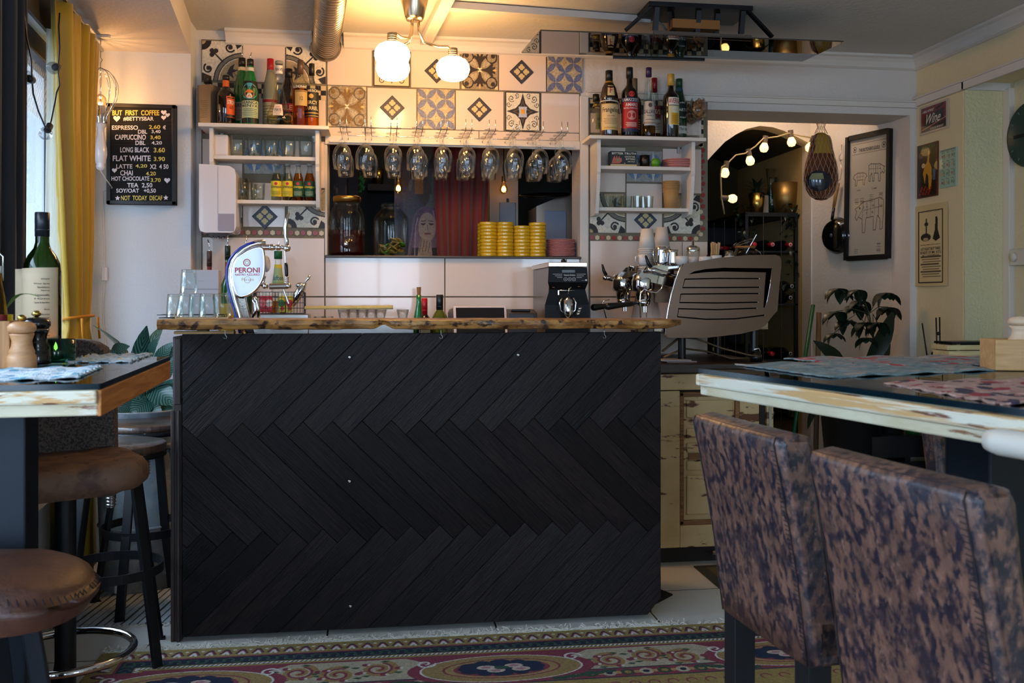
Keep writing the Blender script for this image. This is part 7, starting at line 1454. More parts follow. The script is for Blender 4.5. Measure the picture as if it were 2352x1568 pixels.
for z in sz: MB().box(RX0, RX1, RY0, RY1, z-.012, z).build('shelf_board', bk_m, wrk)
for x in (RX0, RX1-.02): MB().box(x, x+.02, RY0, RY0+.02, 0, zt_r).build('upright', bk_m, wrk); MB().box(x, x+.02, RY1-.02, RY1, 0, zt_r).build('upright', bk_m, wrk)
MB().box(RX0, RX1, RY1-.03, RY1-.01, 0, zt_r).build('rear_panel', bk_m, wrk)
c = MB()
for k in range(4): c.tube([(RX0-.002, RY0+.16+.2*k, .05), (RX0-.002, RY0+.16+.2*k, zt_r)], .003, 4)
for z in (.42, .80, 1.16, 1.5): c.tube([(RX0-.002, RY0, z), (RX0-.002, RY1, z)], .003, 4)
for k in range(1, 3): c.tube([(RX0+.12*k, RY0-.002, .05), (RX0+.12*k, RY0-.002, zt_r)], .003, 4)
c.build('grid_wires', mat('grey_wire', (70, 62, 60), .5, .5), wrk)
def lying(capc, ring_): 
    t = thing('wine_bottle', None, 'bottle'); MB().lathe([(r*.037, z*.30) for r, z in PR['wine']], seg=16).build('body', gm((14, 18, 14)), t); m = MB(); m.lathe([(0, .302), (.0135, .302), (.0145, .300), (.0145, .235), (0, .235)], seg=14); m.build('capsule', mat('capsule_%d_%d_%d' % capc, capc, .4), t)
    if ring_: MB().lathe([(.008, .3025), (.012, .3027), (.008, .303)], seg=14).build('capsule_ring', mat('white_print', (206, 200, 190), .5), t)
    return t
pro = [lying((190, 24, 40), 0), lying((16, 16, 18), 1), lying((170, 24, 34), 1), lying((190, 170, 30), 1), lying((24, 24, 28), 0)]
names = ['red capped', 'black and white capped', 'red and white capped', 'yellow capped', 'plain dark capped']; usedp = set(); k = 0
lev = ['floor', 'second', 'third', 'fourth', 'top']; cols = ['by the opening', 'in the centre', 'by the wall']; RR = random.Random(21)
for si, z in enumerate(sz):
    for j in range(3):
        for row_ in range(2 if si in (0, 1, 3) else 1):
            ty = RR.choice([0, 1, 1, 2, 4] if si else [2, 2, 3, 1]); src = pro[ty]; loc = (RX0+.055+.12*j+.01*row_, RY0+.28, z+.0385+.074*row_); lab = '%s wine bottle %s%s of the %s rack shelf' % (names[ty], 'on others ' if row_ else 'lying ', cols[j], lev[si])
            rot = (PI/2, 0, 0)
            if ty in usedp: dup(src, loc, None, lab, 'wine bottles in the rack', rot=rot)
            else: src.location = loc; src.rotation_euler = rot; tag(src, lab, None, 'wine bottles in the rack'); usedp.add(ty)
for si, z in enumerate(sz):       # necks poking out of the long side
    for j in range(4):
        ty = (si*3+j*2) % 5; lab = '%s wine bottle, neck out of the rack side, %s shelf, %s row' % (names[ty], lev[si], ('first', 'second', 'third', 'fourth')[j]); loc = (RX0+.29, RY0+.42+.14*j, z+.0385); rot = (0, -PI/2, 0)
        if ty in usedp: dup(pro[ty], loc, None, lab, 'wine bottles in the rack', rot=rot)
        else: pro[ty].location = loc; pro[ty].rotation_euler = rot; tag(pro[ty], lab, None, 'wine bottles in the rack'); usedp.add(ty)
zt_r += .026; YS2 = 5.80
def on_rack(px, Y=YS2): return (min(RX1-.05, XY(px, Y)), Y, zt_r)
ZR_ = lambda py, px=1800, Y=YS2: max(zt_r+.02, ZY(px, py, Y))
t = thing('gold_pot', 'gold plant pot with dark bushy foliage on top of the wine rack', 'pot', on_rack(1738)); MB().lathe([(0, 0), (.04, 0), (.052, .13), (.048, .13), (.038, .01), (0, .01)], seg=28).build('pot_wall', gold, t); lf = MB()
for k in range(26): a = k*2.4; leaf(lf, (0, 0, .12), (.09*math.cos(a), .08*math.sin(a), .16+.07*math.sin(k)), .014, n=4)
lf.build('leaves', dk, t)
t = thing('gold_bucket', 'wide gold metal bucket on top of the wine rack', 'bucket', on_rack(1812)); MB().lathe([(0, 0), (.066, 0), (.086, .20), (.082, .20), (.062, .01), (0, .01)], seg=32).build('wall', mat('aged_gold', (150, 120, 70), .4, .9), t)
t = thing('glass_pitcher', 'tall slim glass vase beside the gold bucket on the wine rack', 'vase', (on_rack(1788)[0], 5.92, zt_r)); MB().lathe([(0, 0), (.03, 0), (.032, .1), (.02, .2), (.036, .31), (.034, .31), (.018, .2), (.028, .1), (0, .01)], seg=24).build('wall', glass_c, t)
t = thing('white_letter_ornament', 'pale ornament with little bottles between the pots on the wine rack', 'ornament', (on_rack(1762)[0], 5.88, zt_r)); c = MB(); c.box(-.045, .045, -.01, .01, 0, .13); c.build('block', mat('pale_ornament', (150, 140, 122), .6), t, bevel=.01); MB().cyl((.0, -.015, .13), .012, .04, 10).build('stopper', glass_c, t)
t = thing('green_vase', 'round dark green glazed vase behind the hanging ham', 'vase', (RX1-.055, 5.98, zt_r)); MB().lathe([(0, 0), (.05, 0), (.085, .06), (.08, .11), (.03, .16), (.022, .24), (.026, .26), (0, .26)], seg=28).build('wall', gm((10, 50, 34)), t)
ivy = MB()
for k in range(150):
    a, b_ = RR.random(), RR.random(); y = RY0-.03+.1*RR.random(); p = Vector((RX0-.05+.12*a if k % 2 else RX1-.09*a, y, zt_r-.62*b_*b_+.05)); leaf(ivy, p, p+Vector((RR.uniform(-.04, .04), RR.uniform(-.03, .03), RR.uniform(-.05, .01))), .015, n=3)
o = ivy.build('trailing_ivy', dk, None); tag(o, 'dark ivy trailing down over the edges of the wine rack', 'plant', kind='thing')
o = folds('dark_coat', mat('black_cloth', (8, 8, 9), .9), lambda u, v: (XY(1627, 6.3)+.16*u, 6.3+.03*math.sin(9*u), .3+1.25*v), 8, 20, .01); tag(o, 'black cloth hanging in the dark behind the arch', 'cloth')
# ham in its net
Yh_ = 4.99; hc = PY(1882, 400, Yh_); S_ = 1/ppm(1882, Yh_); hm = thing('cured_ham', 'whole cured ham in a string net hanging from the doorway lintel', 'ham', (hc.x, Yh_-.02, hc.z)); prf = [(0, 58), (14, 56), (28, 48), (37, 34), (41, 16), (39, -4), (34, -24), (28, -42), (24, -58), (22, -72), (18, -82), (8, -88), (0, -88)]; prf = [(r*S_*.93, -z*S_) for r, z in prf]
c = MB(); c.lathe(prf, seg=36); c.v = [(x*(1+.08*math.sin(z*9)), y*.62-.0, z) for x, y, z in c.v]; c.build('meat', tri('cured_meat', ((112, 58, 32), [((70, 34, 22), 5, .4, .65, (1, 1, 1)), ((160, 96, 50), 9, .6, .8, (1, 1, 1))], .25, .2)), hm)
c = MB(); c.lathe([(a*1.03, b) for a, b in prf if b > 40*S_], seg=30); c.v = [(x, y*.64, z) for x, y, z in c.v]; c.build('fat_cap', mat('yellow_fat', (170, 128, 30), .3), hm)
nt_ = MB(); pz = sorted([(b, a) for a, b in prf]); rad = lambda z: float(np.interp(z, [q[0] for q in pz], [q[1] for q in pz]))+.003
for k in range(18):
    for sg in (-1, 1):
        P = []
        for i in range(26): u = i/25; z = -57*S_+u*(144*S_); a = 2*PI*k/18+sg*u*1.6; P.append((rad(z)*math.cos(a)*(1+.08*math.sin(z*9)), rad(z)*.64*math.sin(a), z))
        nt_.tube(P, .0011, 4)
for k in range(14): a = 2*PI*k/14; nt_.tube([(.04*math.cos(a), .025*math.sin(a), 86*S_), (.02*math.cos(a+.4), .015*math.sin(a+.4), 100*S_), (.03*math.cos(a+.8), .018*math.sin(a+.8), min(2.185-hc.z, 122*S_))], .0012, 4)
nt_.build('net', mat('net_string', (190, 150, 120), .7), hm)
c = MB(); P = []
for j in range(8):
    for_ = []
    for i in range(17): a = -PI/2-.95+1.5*i/16; z = -40*S_+j*44*S_/7; f_ = math.sqrt(max(0, 1-((j-3.5)/3.6)**2)); a = -PI/2-.45+(a+PI/2+.2)*f_; for_.append((rad(z)*1.02*math.cos(a), rad(z)*.66*math.sin(a)-.001, z))
    P.append(for_)
c.grid(P); lb_ = c.build('round_label', mat('navy_label', (24, 30, 44), .15, coat=.5), hm); c = MB(); c.add([(q[0]*1.01, q[1]*1.03-.001, q[2]) for r in P[4:7] for q in r[2:12]], [(j*10+i, j*10+i+1, (j+1)*10+i+1, (j+1)*10+i) for j in range(2) for i in range(9)], True); c.build('label_band', mat('olive_label', (140, 136, 88), .4), lb_)
# slanted passage wall: plane through BX0,BY0
pn_ = Vector((-bd_.y, bd_.x, 0)); HB = lambda x, y, off=0: hit(x, y, Vector((BX0, BY0, 0))+pn_*off, pn_)
pt_ = thing('frying_pan', 'black frying pan with wooden handle hanging by the framed poster', 'pan', (0, 0, 0)); pc = HB(1919, 541, .02); c = MB(); rp = 42/2150*pc.dot(Vector((sy_, cy_, 0)))
c.lathe([(0, 0), (rp*.72, 0), (rp*.80, .004), (rp, .045), (rp*1.01, .047), (rp*.97, .045), (rp*.78, .008), (0, .006)][::-1], pc+pn_*.03, 40, -pn_); c.build('pan_body', mat('black_enamel', (10, 11, 12), .12, coat=.5), pt_)
a, b, c2, d = HB(1911, 505, .035), HB(1915, 478, .03), HB(1919, 450, .03), HB(1926, 420, .025); c = MB(); c.tube([a, b], .009, 12); c.build('ferrule', blackp, pt_); c = MB(); c.tube([b, c2, d], [.008, .012, .0095], 12); c.build('handle', wood('pan_handle_wood', (140, 96, 46), (190, 140, 78), .5, (8, 8, 1)), pt_)
c = MB(); c.lathe([(0, 0), (.012, 0), (.012, .002), (0, .002)], pc+pn_*.034, 16, pn_); c.build('maker_mark', mat('grey_print', (70, 74, 78), .5), pt_)
hk_ = thing('wall_hook', 'twisted wire hook on the wall that carries the frying pan', 'hook', (0, 0, 0)); c = MB(); c.tube([HB(1933, 332, .01), HB(1932, 352, .02), HB(1927, 360, .03), HB(1929, 370, .03), HB(1936, 366, .02), HB(1934, 354, .02), HB(1932, 352, .02)], .0025, 6); c.tube([HB(1931, 366, .02), HB(1933, 395, .02), HB(1930, 412, .03), HB(1921, 418, .035), HB(1914, 410, .03)], .0022, 6); c.tube([HB(1921, 418, .035), HB(1926, 425, .03)], .0022, 6); c.build('wire', steel, hk_)
def signplane(name, lab, cat, cs, H_, m, cv, thick=.008, frame=None, off=.01, extra=None):
    """cs: pixel corners bl, br, tl on wall plane H_"""
    t = thing(name, lab, cat, (0, 0, 0)); a, b, d = H_(*cs[0], off), H_(*cs[1], off), H_(*cs[2], off); b.z = a.z+(b.z-a.z)*.0; f = flat(a, b, d)
    sheet('printed_face', cv, f, m, t, thick=thick); return t, f
c = Cv(170, 340, (196, 182, 160)); A = c.asp; BR, TE, IN = (104, 56, 46), (56, 72, 76), (40, 32, 30)
def beast(pts, col, cuts, ox, oy, s, flip=1): 
    f = lambda p: (ox+flip*s*p[0], oy+s*p[1]); c.line([f(p) for p in pts], .012, col, True)
    for q in cuts: c.line([f(p) for p in q], .007, col)
cow = [(0, .1), (.06, .22), (.0, .3), (.1, .33), (.3, .44), (.6, .46), (.86, .5), (1, .44), (1, .1), (.98, -.22), (.9, -.24), (.9, 0), (.8, .1), (.74, -.24), (.66, -.24), (.66, .08), (.4, .06), (.36, -.28), (.27, -.28), (.26, .04), (.12, .1), (.06, .02)]
cuts = [[(.26, .04), (.3, .44)], [(.3, .24), (.98, .3)], [(.42, .45), (.44, .06)], [(.56, .46), (.56, .07)], [(.7, .46), (.7, .1)], [(.84, .48), (.84, .05)], [(.14, .12), (.3, .3)]]
beast(cow, BR, cuts, .16, .60, .72); pig = [(0, .16), (.08, .3), (.3, .38), (.7, .36), (.9, .3), (1, .18), (.9, .12), (.84, .05), (.82, -.2), (.72, -.2), (.7, .04), (.3, .04), (.26, -.2), (.16, -.2), (.16, .06)]
beast(pig, (124, 66, 60), [[(.3, .38), (.3, .04)], [(.5, .37), (.5, .04)], [(.7, .36), (.7, .04)], [(.2, .2), (.8, .2)]], .10, 1.28, .36); beast(cow, TE, cuts, .90, 1.34, .40, -1)
c.line([(.06, A*.87), (.94, A*.87)], .006, IN); c.line([(.06, A*.955), (.94, A*.955)], .006, IN); c.circ(.13, A*.91, .05, IN, .04); c.circ(.87, A*.91, .05, IN, .04); c.circ(.13, A*.91, .02, IN); c.circ(.87, A*.91, .02, IN)
for x, y, n in ((.2, .98, 4), (.34, .98, 4), (.58, 1.02, 5), (.82, 1.04, 4), (.78, .20, 6), (.2, .12, 3)):
    for k in range(n): c.line([(x-.05, y-.028*k), (x+.05-.01*(k % 2), y-.028*k)], .007, IN)
t, f = signplane('framed_poster', 'black framed butchery poster showing pig, lamb and a large cow divided into cuts', 'poster', ((1949, 590), (2038, 584), (1953, 323)), HB, painted('poster_paper', .6), c, off=.012)
tm = MB(); text(tm, "THE BUTCHER'S GUIDE", .24, .78, .885, .915, lambda x, y: f(x, y)+pn_*.002); text(tm, 'LAMB', .60, .72, .555, .567, lambda x, y: f(x, y)+pn_*.002); text(tm, 'PIG', .22, .30, .555, .567, lambda x, y: f(x, y)+pn_*.002); 
for n_, x, y in (('1', .27, .40), ('2', .37, .405), ('4', .46, .405), ('10', .60, .41), ('7', .45, .35), ('8', .60, .355), ('12', .80, .40)): text(tm, n_, x, x+.03*len(n_), y, y+.018, lambda x, y: f(x, y)+pn_*.002)
tm.build('lettering', mat('poster_ink', IN, .6), t)
c = MB(); fw = .05; a, b, d = f(0, 0), f(1, 0), f(0, 1); e = b+(d-a); U_, V_ = (b-a).normalized(), (d-a).normalized(); w_ = .02
for p, q in ((a-U_*w_/2-V_*w_, d-U_*w_/2+V_*w_), (b+U_*w_/2-V_*w_, e+U_*w_/2+V_*w_), (a-V_*w_/2, b-V_*w_/2), (d+V_*w_/2, e+V_*w_/2)): c.bar(p+pn_*.006, q+pn_*.006, w_ if abs((q-p).z) < .1 else .03, .03 if abs((q-p).z) < .1 else w_)
c.build('frame', mat('black_frame'), t); MB().add([f(0, 0)+pn_*.006, f(1, 0)+pn_*.006, f(1, 1)+pn_*.006, f(0, 1)+pn_*.006], [(0, 1, 2, 3)]).build('glass_pane', thin_glass('poster_glass', (252, 252, 252), .09), t)
# ------------------------------------------------------------------ signs on the ivory wall
HX = lambda x, y, off=0: PX(x, y, XR-off); off3 = Vector((-.0015, 0, 0))
def LT(tm, f, t, x0, x1, y0, y1, sl=0): text(tm, t, x0, x1, y0, y1, lambda x, y: f(x+sl*(y-y0), y)+off3)
c = Cv(90, 80, (182, 172, 152)); A = c.asp; c.rect(.07, .07, .93, A-.07, (110, 24, 30)); c.poly([(.07, .07), (.93, .07), (.93, .30), (.07, .10)], (24, 30, 40)); c.line([(.10, .14), (.93, .36)], .015, (200, 190, 170)); c.poly([(.14, .2), (.26, .2), (.86, .36), (.86, .66), (.2, .56)], (24, 26, 34)); c.poly([(.58, .72), (.84, .82), (.86, .76), (.62, .66)], (26, 26, 30))
t, f = signplane('metal_sign', 'dark red enamel sign with the large word Wine and a bottle, highest on the wall', 'sign', ((2112, 312), (2177, 296), (2112, 248)), HX, painted('enamel', .3, coat=.3), c)
tm = MB(); LT(tm, f, 'Wine', .18, .72, .32, .66, .28); LT(tm, f, 'A MEAL WITHOUT', .12, .52, .74, .83, .2); LT(tm, f, 'IS CALLED BREAKFAST', .40, .86, .10, .17, .1); tm.build('lettering', mat('ink_226_220_206', WHT, .5), t)
c = Cv(70, 140, (24, 20, 20)); A = c.asp; c.line([(.02, .02), (.98, .02), (.98, A-.02), (.02, A-.02)], .05, (90, 40, 30), True); c.poly([(.4, .5), (.3, .9), (.38, 1.2), (.5, 1.3), (.56, 1.72), (.62, 1.7), (.6, 1.3), (.72, 1.1), (.74, .7), (.7, .3), (.6, .26), (.56, .8), (.46, .9)], (196, 140, 40)); c.circ(.32, 1.2, .09, (200, 170, 140)); c.rect(.78, .6, .92, 1.0, (70, 100, 130)); c.circ(.2, 1.6, .12, (90, 70, 66))
for k in range(22): c.circ(.15+.6*((k*7 % 11)/11), .12+.3*((k*5 % 9)/9), .04, (150, 30, 30))
t, f = signplane('metal_poster', 'dark embossed tin poster of a yellow figure over red flowers', 'poster', ((2106, 457), (2152, 449), (2107, 336)), HX, painted('enamel'), c); tm = MB(); LT(tm, f, 'MAURIN QUINA', .1, .9, .90, .96); tm.build('lettering', mat('green_ink', (90, 130, 90), .5), t)
c = Cv(60, 90, (158, 188, 168)); 
for k in range(4):
    for j in range(3): x, y = .2+.3*j, .2+.34*k; c.circ(x-.04, y, .035, [(190, 50, 40), (210, 150, 40), (80, 120, 80)][(k+j) % 3], ry=.06); [c.line([(x+.03, y-.1+.03*q), (x+.12, y-.1+.03*q)], .012, (70, 90, 80)) for q in range(7)]; c.line([(x-.08, y+.14), (x+.08, y+.14)], .02, (40, 60, 54))
t, f = signplane('cocktail_chart', 'small pale green tin chart of classic cocktail recipes', 'sign', ((2158, 433), (2195, 427), (2159, 346)), HX, painted('enamel'), c); tm = MB(); LT(tm, f, 'CLASSIC COCKTAIL RECIPES', .06, .94, .945, .98); tm.build('lettering', mat('poster_ink'), t)
c = Cv(80, 200, (204, 186, 138)); A = c.asp; K = (36, 30, 26)
for x in (.18, .86): c.line([(x, .12), (x, A-.2)], .03, K)
c.line([(.18, .12), (.86, .12)], .03, K); c.line([(.18, A-.2), (.86, A-.2)], .02, K); c.circ(.40, 1.50, .15, K, ry=.12); c.circ(.40, 1.44, .08, (170, 150, 110), ry=.05); c.line([(.42, 1.6), (.42, 2.06)], .03, K); c.circ(.42, 1.9, .06, K); c.poly([(.68, 1.36), (.60, 1.45), (.66, 1.7), (.68, 2.1), (.73, 2.1), (.74, 1.7), (.8, 1.45)], K)
for k in range(9): c.line([(.26+.03*(k % 3), .9-.075*k), (.80-.04*(k % 2), .9-.075*k)], .026 if k % 3 else .04, (90, 76, 56))
t = thing('paper_playbill', 'curling cream paper playbill with black engraving and old lettering', 'poster', (0, 0, 0)); a, b, d = HX(2098, 658, .006), HX(2177, 656, .006), HX(2098, 476, .006); g_ = lambda u, v: a+(b-a)*u+(d-a)*v+Vector((-.006*math.sin(PI*u)-.012*max(0, v-.9)*u*10*.3, 0, 0)); sheet('paper', c, g_, painted('old_paper', .8), t, thick=.0006)
tm = MB(); f = g_
for s_t, x0, x1, y0, y1 in (("PABLO FANQUE'S CIRCUS", .24, .80, .905, .92), ('Grandest Night of the Season', .24, .82, .50, .515), ('LAST NIGHT BUT THREE', .24, .82, .44, .475), ('BENEFIT OF MR. KITE', .24, .83, .395, .43), ('MR. J. HENDERSON', .30, .78, .36, .385)): LT(tm, f, s_t, x0, x1, y0, y1)
tm.build('lettering', mat('poster_ink'), t)
# clock, switch, chalkboard, pallet shelf and wire stand
XWc = XW2-.002; cl = thing('wall_clock', 'large round dark green wall clock cut by the picture edge', 'clock', (XWc, 0, 0)); cl['label'] = 'large round dark green wall clock above the dark blue board'; p = PX(2325, 321, XWc); R0 = .157; cyk, czk = p.y-R0, p.z; ccc = (0, cyk, czk)
MB().lathe([(0, .03), (R0*.93, .03), (R0*.95, .036), (R0, .03), (R0, 0), (0, 0)], ccc, 48, (-1, 0, 0)).build('face', mat('dark_sage_green', (40, 62, 54), .4), cl); c = MB(); c.bar((-.034, cyk, czk), (-.034, cyk+.10, czk), .004, .016); c.bar((-.034, cyk, czk), (-.034, cyk-.02, czk+.07), .004, .014); c.build('hand', mat('black_metal'), cl); c = MB()
for k in range(12): a = k*PI/6; c.bar((-.0325, cyk+R0*.78*math.cos(a), czk+R0*.78*math.sin(a)), (-.0325, cyk+R0*.87*math.cos(a), czk+R0*.87*math.sin(a)), .002, .006)
c.build('hour_marks', mat('pale_green_print', (92, 116, 104), .5), cl)
sw = thing('light_switch', 'white double wall switch with round dimmer beneath the clock', 'switch', (0, 0, 0)); ya = 4.262; x = XW2-.035; zc = ZY(2320, 591, 4.26); MB().box(x, XW2-.002, 4.13, ya, zc-.04, zc+.04).build('plate', mat('white_switch_plastic', (206, 202, 190), .4), sw, bevel=.004); MB().box(x-.004, x, 4.14, 4.185, zc-.03, zc+.03).build('rocker', mat('white_switch_plastic'), sw, bevel=.003); MB().lathe([(0, 0), (.024, 0), (.022, .014), (0, .016)], (x, 4.226, zc), 28, (-1, 0, 0)).build('dimmer_knob', mat('white_switch_plastic'), sw)
o = MB().box(XW2-.03, XW2-.002, 3.2, 4.118, .95, ZY(2345, 405, 4.18)).build('blue_board', mat('dark_blue_board', (16, 26, 38), .5), None, bevel=.004); tag(o, 'dark blue framed board on the yellowish wall below the clock', 'board')
ps = thing('pallet_shelf', 'low shelf of pale raw pallet wood with a black strip on top', 'shelf', (0, 0, 0)); pw = wood('pale_pallet_wood', (196, 176, 120), (222, 206, 156), .7, (1, 10, 10)); x0, x1, Yp = XY(2176, 4.1), XW2-.04, 4.1
for k in range(5): z = ZY(2230, 790, Yp)-.028*(k+1)-.02*(k // 2); MB().box(x0+.008*(k % 2), x1, Yp, Yp+.13, z, z+.024).build('plank', pw, ps, bevel=.002)
MB().box(x0+.02, x1, Yp-.004, Yp+.14, ZY(2230, 790, Yp)+.0, ZY(2230, 790, Yp)+.010).build('black_strip', blackm, ps); MB().box(x0+.05, x1, Yp+.01, Yp+.12, 0, ZY(2230, 790, Yp)-.17).build('base', pw, ps); MB().box(x0+.06, x0+.08, Yp+.02, Yp+.11, ZY(2230, 790, Yp)-.18, ZY(2230, 790, Yp)).build('upright', pw, ps)
st2 = thing('wire_stand', 'thin black metal rods with a small buckle standing by the ivory wall', 'stand', (0, 0, 0)); Yt = 4.30
for P in (((2118, 742), (2134, 850)), ((2150, 729), (2153, 850)), ((2158, 728), (2160, 850)), ((2141, 808), (2139, 850))): c = MB(); q0, q1 = PY(*P[0], Yt), PY(*P[1], Yt); c.tube([q0, q1], .0035, 8); c.build('rod', blackm, st2)
c = MB(); q = PY(2156, 766, Yt-.005); c.tube([q+Vector((-.006, 0, 0)), q+Vector((.006, 0, .002))], .008, 8); q = PY(2160, 785, Yt-.005); c.tube([q, q+Vector((.01, 0, -.01)), q+Vector((0, 0, -.04))], .004, 6); c.build('buckle', blackm, st2); q = PY(2148, 850, Yt); MB().box(q.x-.06, q.x+.05, Yt-.05, Yt+.05, 0, .02).tube([(q.x, Yt, .02), (q.x, Yt, q.z)], .006, 8).build('base', blackm, st2)
# brooms, crate and things under the table
for nm, lab, P, m_, r_ in (('broom', 'broom with green handle leaning beside the wine rack', ((1868, 700), (1835, 900), (1812, 1060)), mat('green_handle', (20, 96, 50), .4), .011), ('mop', 'mop with raw wooden handle leaning against the door trim', ((1881, 718), (1874, 900), (1872, 1070)), mat('mop_wood', (110, 84, 58), .6), .014)):
    t = thing(nm, lab, nm, (0, 0, 0)); Q_ = [PY(x, y, 5.02-.08*i) for i, (x, y) in enumerate(P)]; d = Q_[2]-Q_[1]; e = Q_[2]+d*((Q_[2].z-.07)/abs(d.z)); c = MB(); c.tube([Q_[0], e], r_, 10); c.build('handle', m_, t); MB().box(e.x-.12, e.x+.12, e.y-.03, e.y+.03, .0, .08).build('head', mat('black_rubber'), t, bevel=.01)
Yc_ = 4.48; x0, x1 = XY(2003, Yc_), XY(2160, Yc_); zt = ZY(2060, 1002, Yc_); cr_ = thing('black_crate', 'black slatted crate under the table carrying a steel bucket', 'crate', (0, 0, 0))
for k in range(4): z = zt*(k+.1)/4; MB().box(x0, x1, Yc_, Yc_+.012, z, z+zt*.2).build('slat', blackm, cr_)
for x in (x0+.01, (x0+x1)/2, x1-.04): MB().box(x, x+.03, Yc_+.012, Yc_+.022, 0, zt).build('post', blackm, cr_)
MB().box(x0, x1, Yc_, Yc_+.28, zt-.012, zt).build('top', blackm, cr_); MB().box(x0, x1, Yc_+.268, Yc_+.28, 0, zt-.012).build('rear_board', blackm, cr_)
t = thing('steel_bucket', 'shiny steel champagne bucket with wooden grip on the black crate', 'bucket', (XY(2045, 4.58), 4.60, zt+.001)); MB().lathe([(0, 0), (.075, 0), (.09, .17), (.086, .17), (.072, .01), (0, .01)], seg=32).build('wall', chrome, t); c = MB(); c.tube([(-.09, 0, .15), (-.11, -.03, .10), (-.08, -.07, .09)], .003, 6); c.build('wire_bail', steel, t); MB().cyl((-.13, -.07, .09), .012, .09, 12, (1, 0, 0)).build('grip', mat('mop_wood'), t)
t = thing('green_bottle', 'small bright green glass bottle beside the steel bucket on the crate', 'bottle', (XY(2096, 4.56), 4.56, zt+.001)); MB().lathe([(0, 0), (.032, 0), (.034, .01), (.03, .07), (.014, .11), (.013, .15), (0, .15)], seg=24).build('body', mat('bright_green_glass', (20, 120, 50), .05, trans=.7), t)
# ------------------------------------------------------------------ on the tables
ZTt = 1.0402
def placemat(name, lab, cs, pal, seed, n=150, asp=.7, thick=.003):
    R2 = random.Random(seed); c = Cv(120, int(120*asp), pal[0])
    for k in range(n): x, y, r = R2.random(), R2.random()*asp, R2.uniform(.015, .05); c.circ(x, y, r, R2.choice(pal[1:]), ry=r*R2.uniform(.4, 1.2))
    c.wear(.1, seed); P = [PZ(x, y, ZTt) for x, y in cs]; t = thing(name, lab, 'placemat', (0, 0, ZTt))
    def f(u, v): q = (P[0]*(1-u)+P[1]*u)*(1-v)+(P[3]*(1-u)+P[2]*u)*v; e = (.003*math.sin(u*60) if v in (0, 1) else 0)+(.003*math.sin(v*50) if u in (0, 1) else 0); return Vector((q.x+e, q.y+e, .0032+.0022*math.sin(u*21+seed)*math.sin(v*13+1)**2))
    sheet('weave', c, f, painted('woven_cotton', .95, bump=.5), t, thick=thick, smooth=True); return t
BLU = [(206, 216, 222), (96, 152, 178), (130, 180, 196), (220, 226, 228), (180, 200, 210)]
placemat('placemat', 'white and turquoise spotted placemat next to the pepper mills', ((-150, 880), (178, 869), (236, 843), (-60, 850)), BLU, 1)
placemat('placemat', 'white, blue and yellow patterned placemat on the far side of the bottle', ((150, 833), (298, 832), (352, 813), (215, 816)), BLU+[(214, 196, 120)], 2)
placemat('placemat', 'grey green placemat with pale blotches, on the cabinet side corner of the table', ((1905, 868), (2300, 850), (2130, 826), (1688, 838)), [(118, 134, 134), (140, 150, 146), (166, 150, 138), (96, 116, 120), (150, 140, 132)], 3)
placemat('placemat', 'grey placemat with red flecks lying beyond the grey green one', ((1990, 842), (2310, 840), (2250, 818), (1800, 823)), [(140, 140, 138), (176, 60, 62), (196, 150, 140), (110, 124, 130), (160, 156, 150)], 4)
placemat('placemat', 'pink and dark red crumpled placemat next to the wooden box', ((2300, 930), (2700, 925), (2480, 868), (2030, 880)), [(180, 142, 128), (150, 50, 56), (196, 160, 146), (60, 50, 66), (170, 120, 110)], 5)
def on_tab(px, py): p = PZ(px, py, ZTt); return p
def mill(px, py, s, m, lab, kn=gold):
    t = thing('pepper_mill', lab, 'pepper mill', on_tab(px, py)); t.scale = (s, s, s); MB().lathe([(0, 0), (.030, 0), (.031, .004), (.030, .028), (.026, .034), (.0275, .037), (.0225, .05), (.021, .062), (.025, .074), (.026, .078), (0, .078)], seg=36).build('body', m, t); MB().lathe([(0, .079), (.024, .079), (.029, .086), (.0295, .094), (.025, .101), (.015, .105), (0, .106)], seg=36).build('cap', m, t); MB().sph((0, 0, .113), .0095, 16, (1, 1, .8)).build('knob', kn, t)
mill(50, 846, .92, wood('beech_mill', (168, 116, 74), (198, 146, 100), .4, (3, 3, 14)), 'turned beech wood pepper mill with gold knob'); mill(84, 836, .98, mat('black_lacquer', (14, 12, 12), .2, coat=.5), 'black pepper mill with gold knob behind the beech one')
kb = on_tab(97, 827); mbt = bottle('wine_bottle', 'green wine bottle wrapped in the paper drinks menu, black screw cap', 93, 0, kb.y, kb.z, .041, 'wine', thin_glass('olive_bottle_glass', (92, 118, 34), .3), (.84, (22, 26, 34), 1.12), None, [], None, 32, H=.345, loc=(kb.x, kb.y))
c = MB(); W2 = 1.5; P = [[(.0430*math.sin(-1.35+2.9*i/24)*(1+.25*(i < 2)), -.0430*math.cos(-1.35+2.9*i/24)-.012*(i < 2), .035+.178*j/6+.004*i/24) for i in range(25)] for j in range(7)]; c.grid(P); wr_ = c.build('paper_menu', mat('cream_menu_paper', (196, 172, 140), .7), mbt, solid=.0005); mbt.rotation_euler = (0, 0, -.35)
tm = MB(); fw_ = lambda x, z, g=wrap(.0437): g(x, z*1.12+.014)
for k, (wd, z) in enumerate(((.018, .155), (.034, .145), (.026, .138), (.018, .131), (.030, .122), (.032, .114), (.032, .106), (.012, .092), (.040, .082), (.026, .075), (.030, .067), (.030, .052), (.016, .046), (.022, .038))):
    text(tm, ('Spritz & Aperitivo', 'Winter Spritz', 'Sanddorn', 'Negroni', 'Limoncello', 'Hugo')[k % 6], .045-wd, .045, z, z+.0038, fw_, .02)
tm.build('lettering', mat('poster_ink'), wr_)
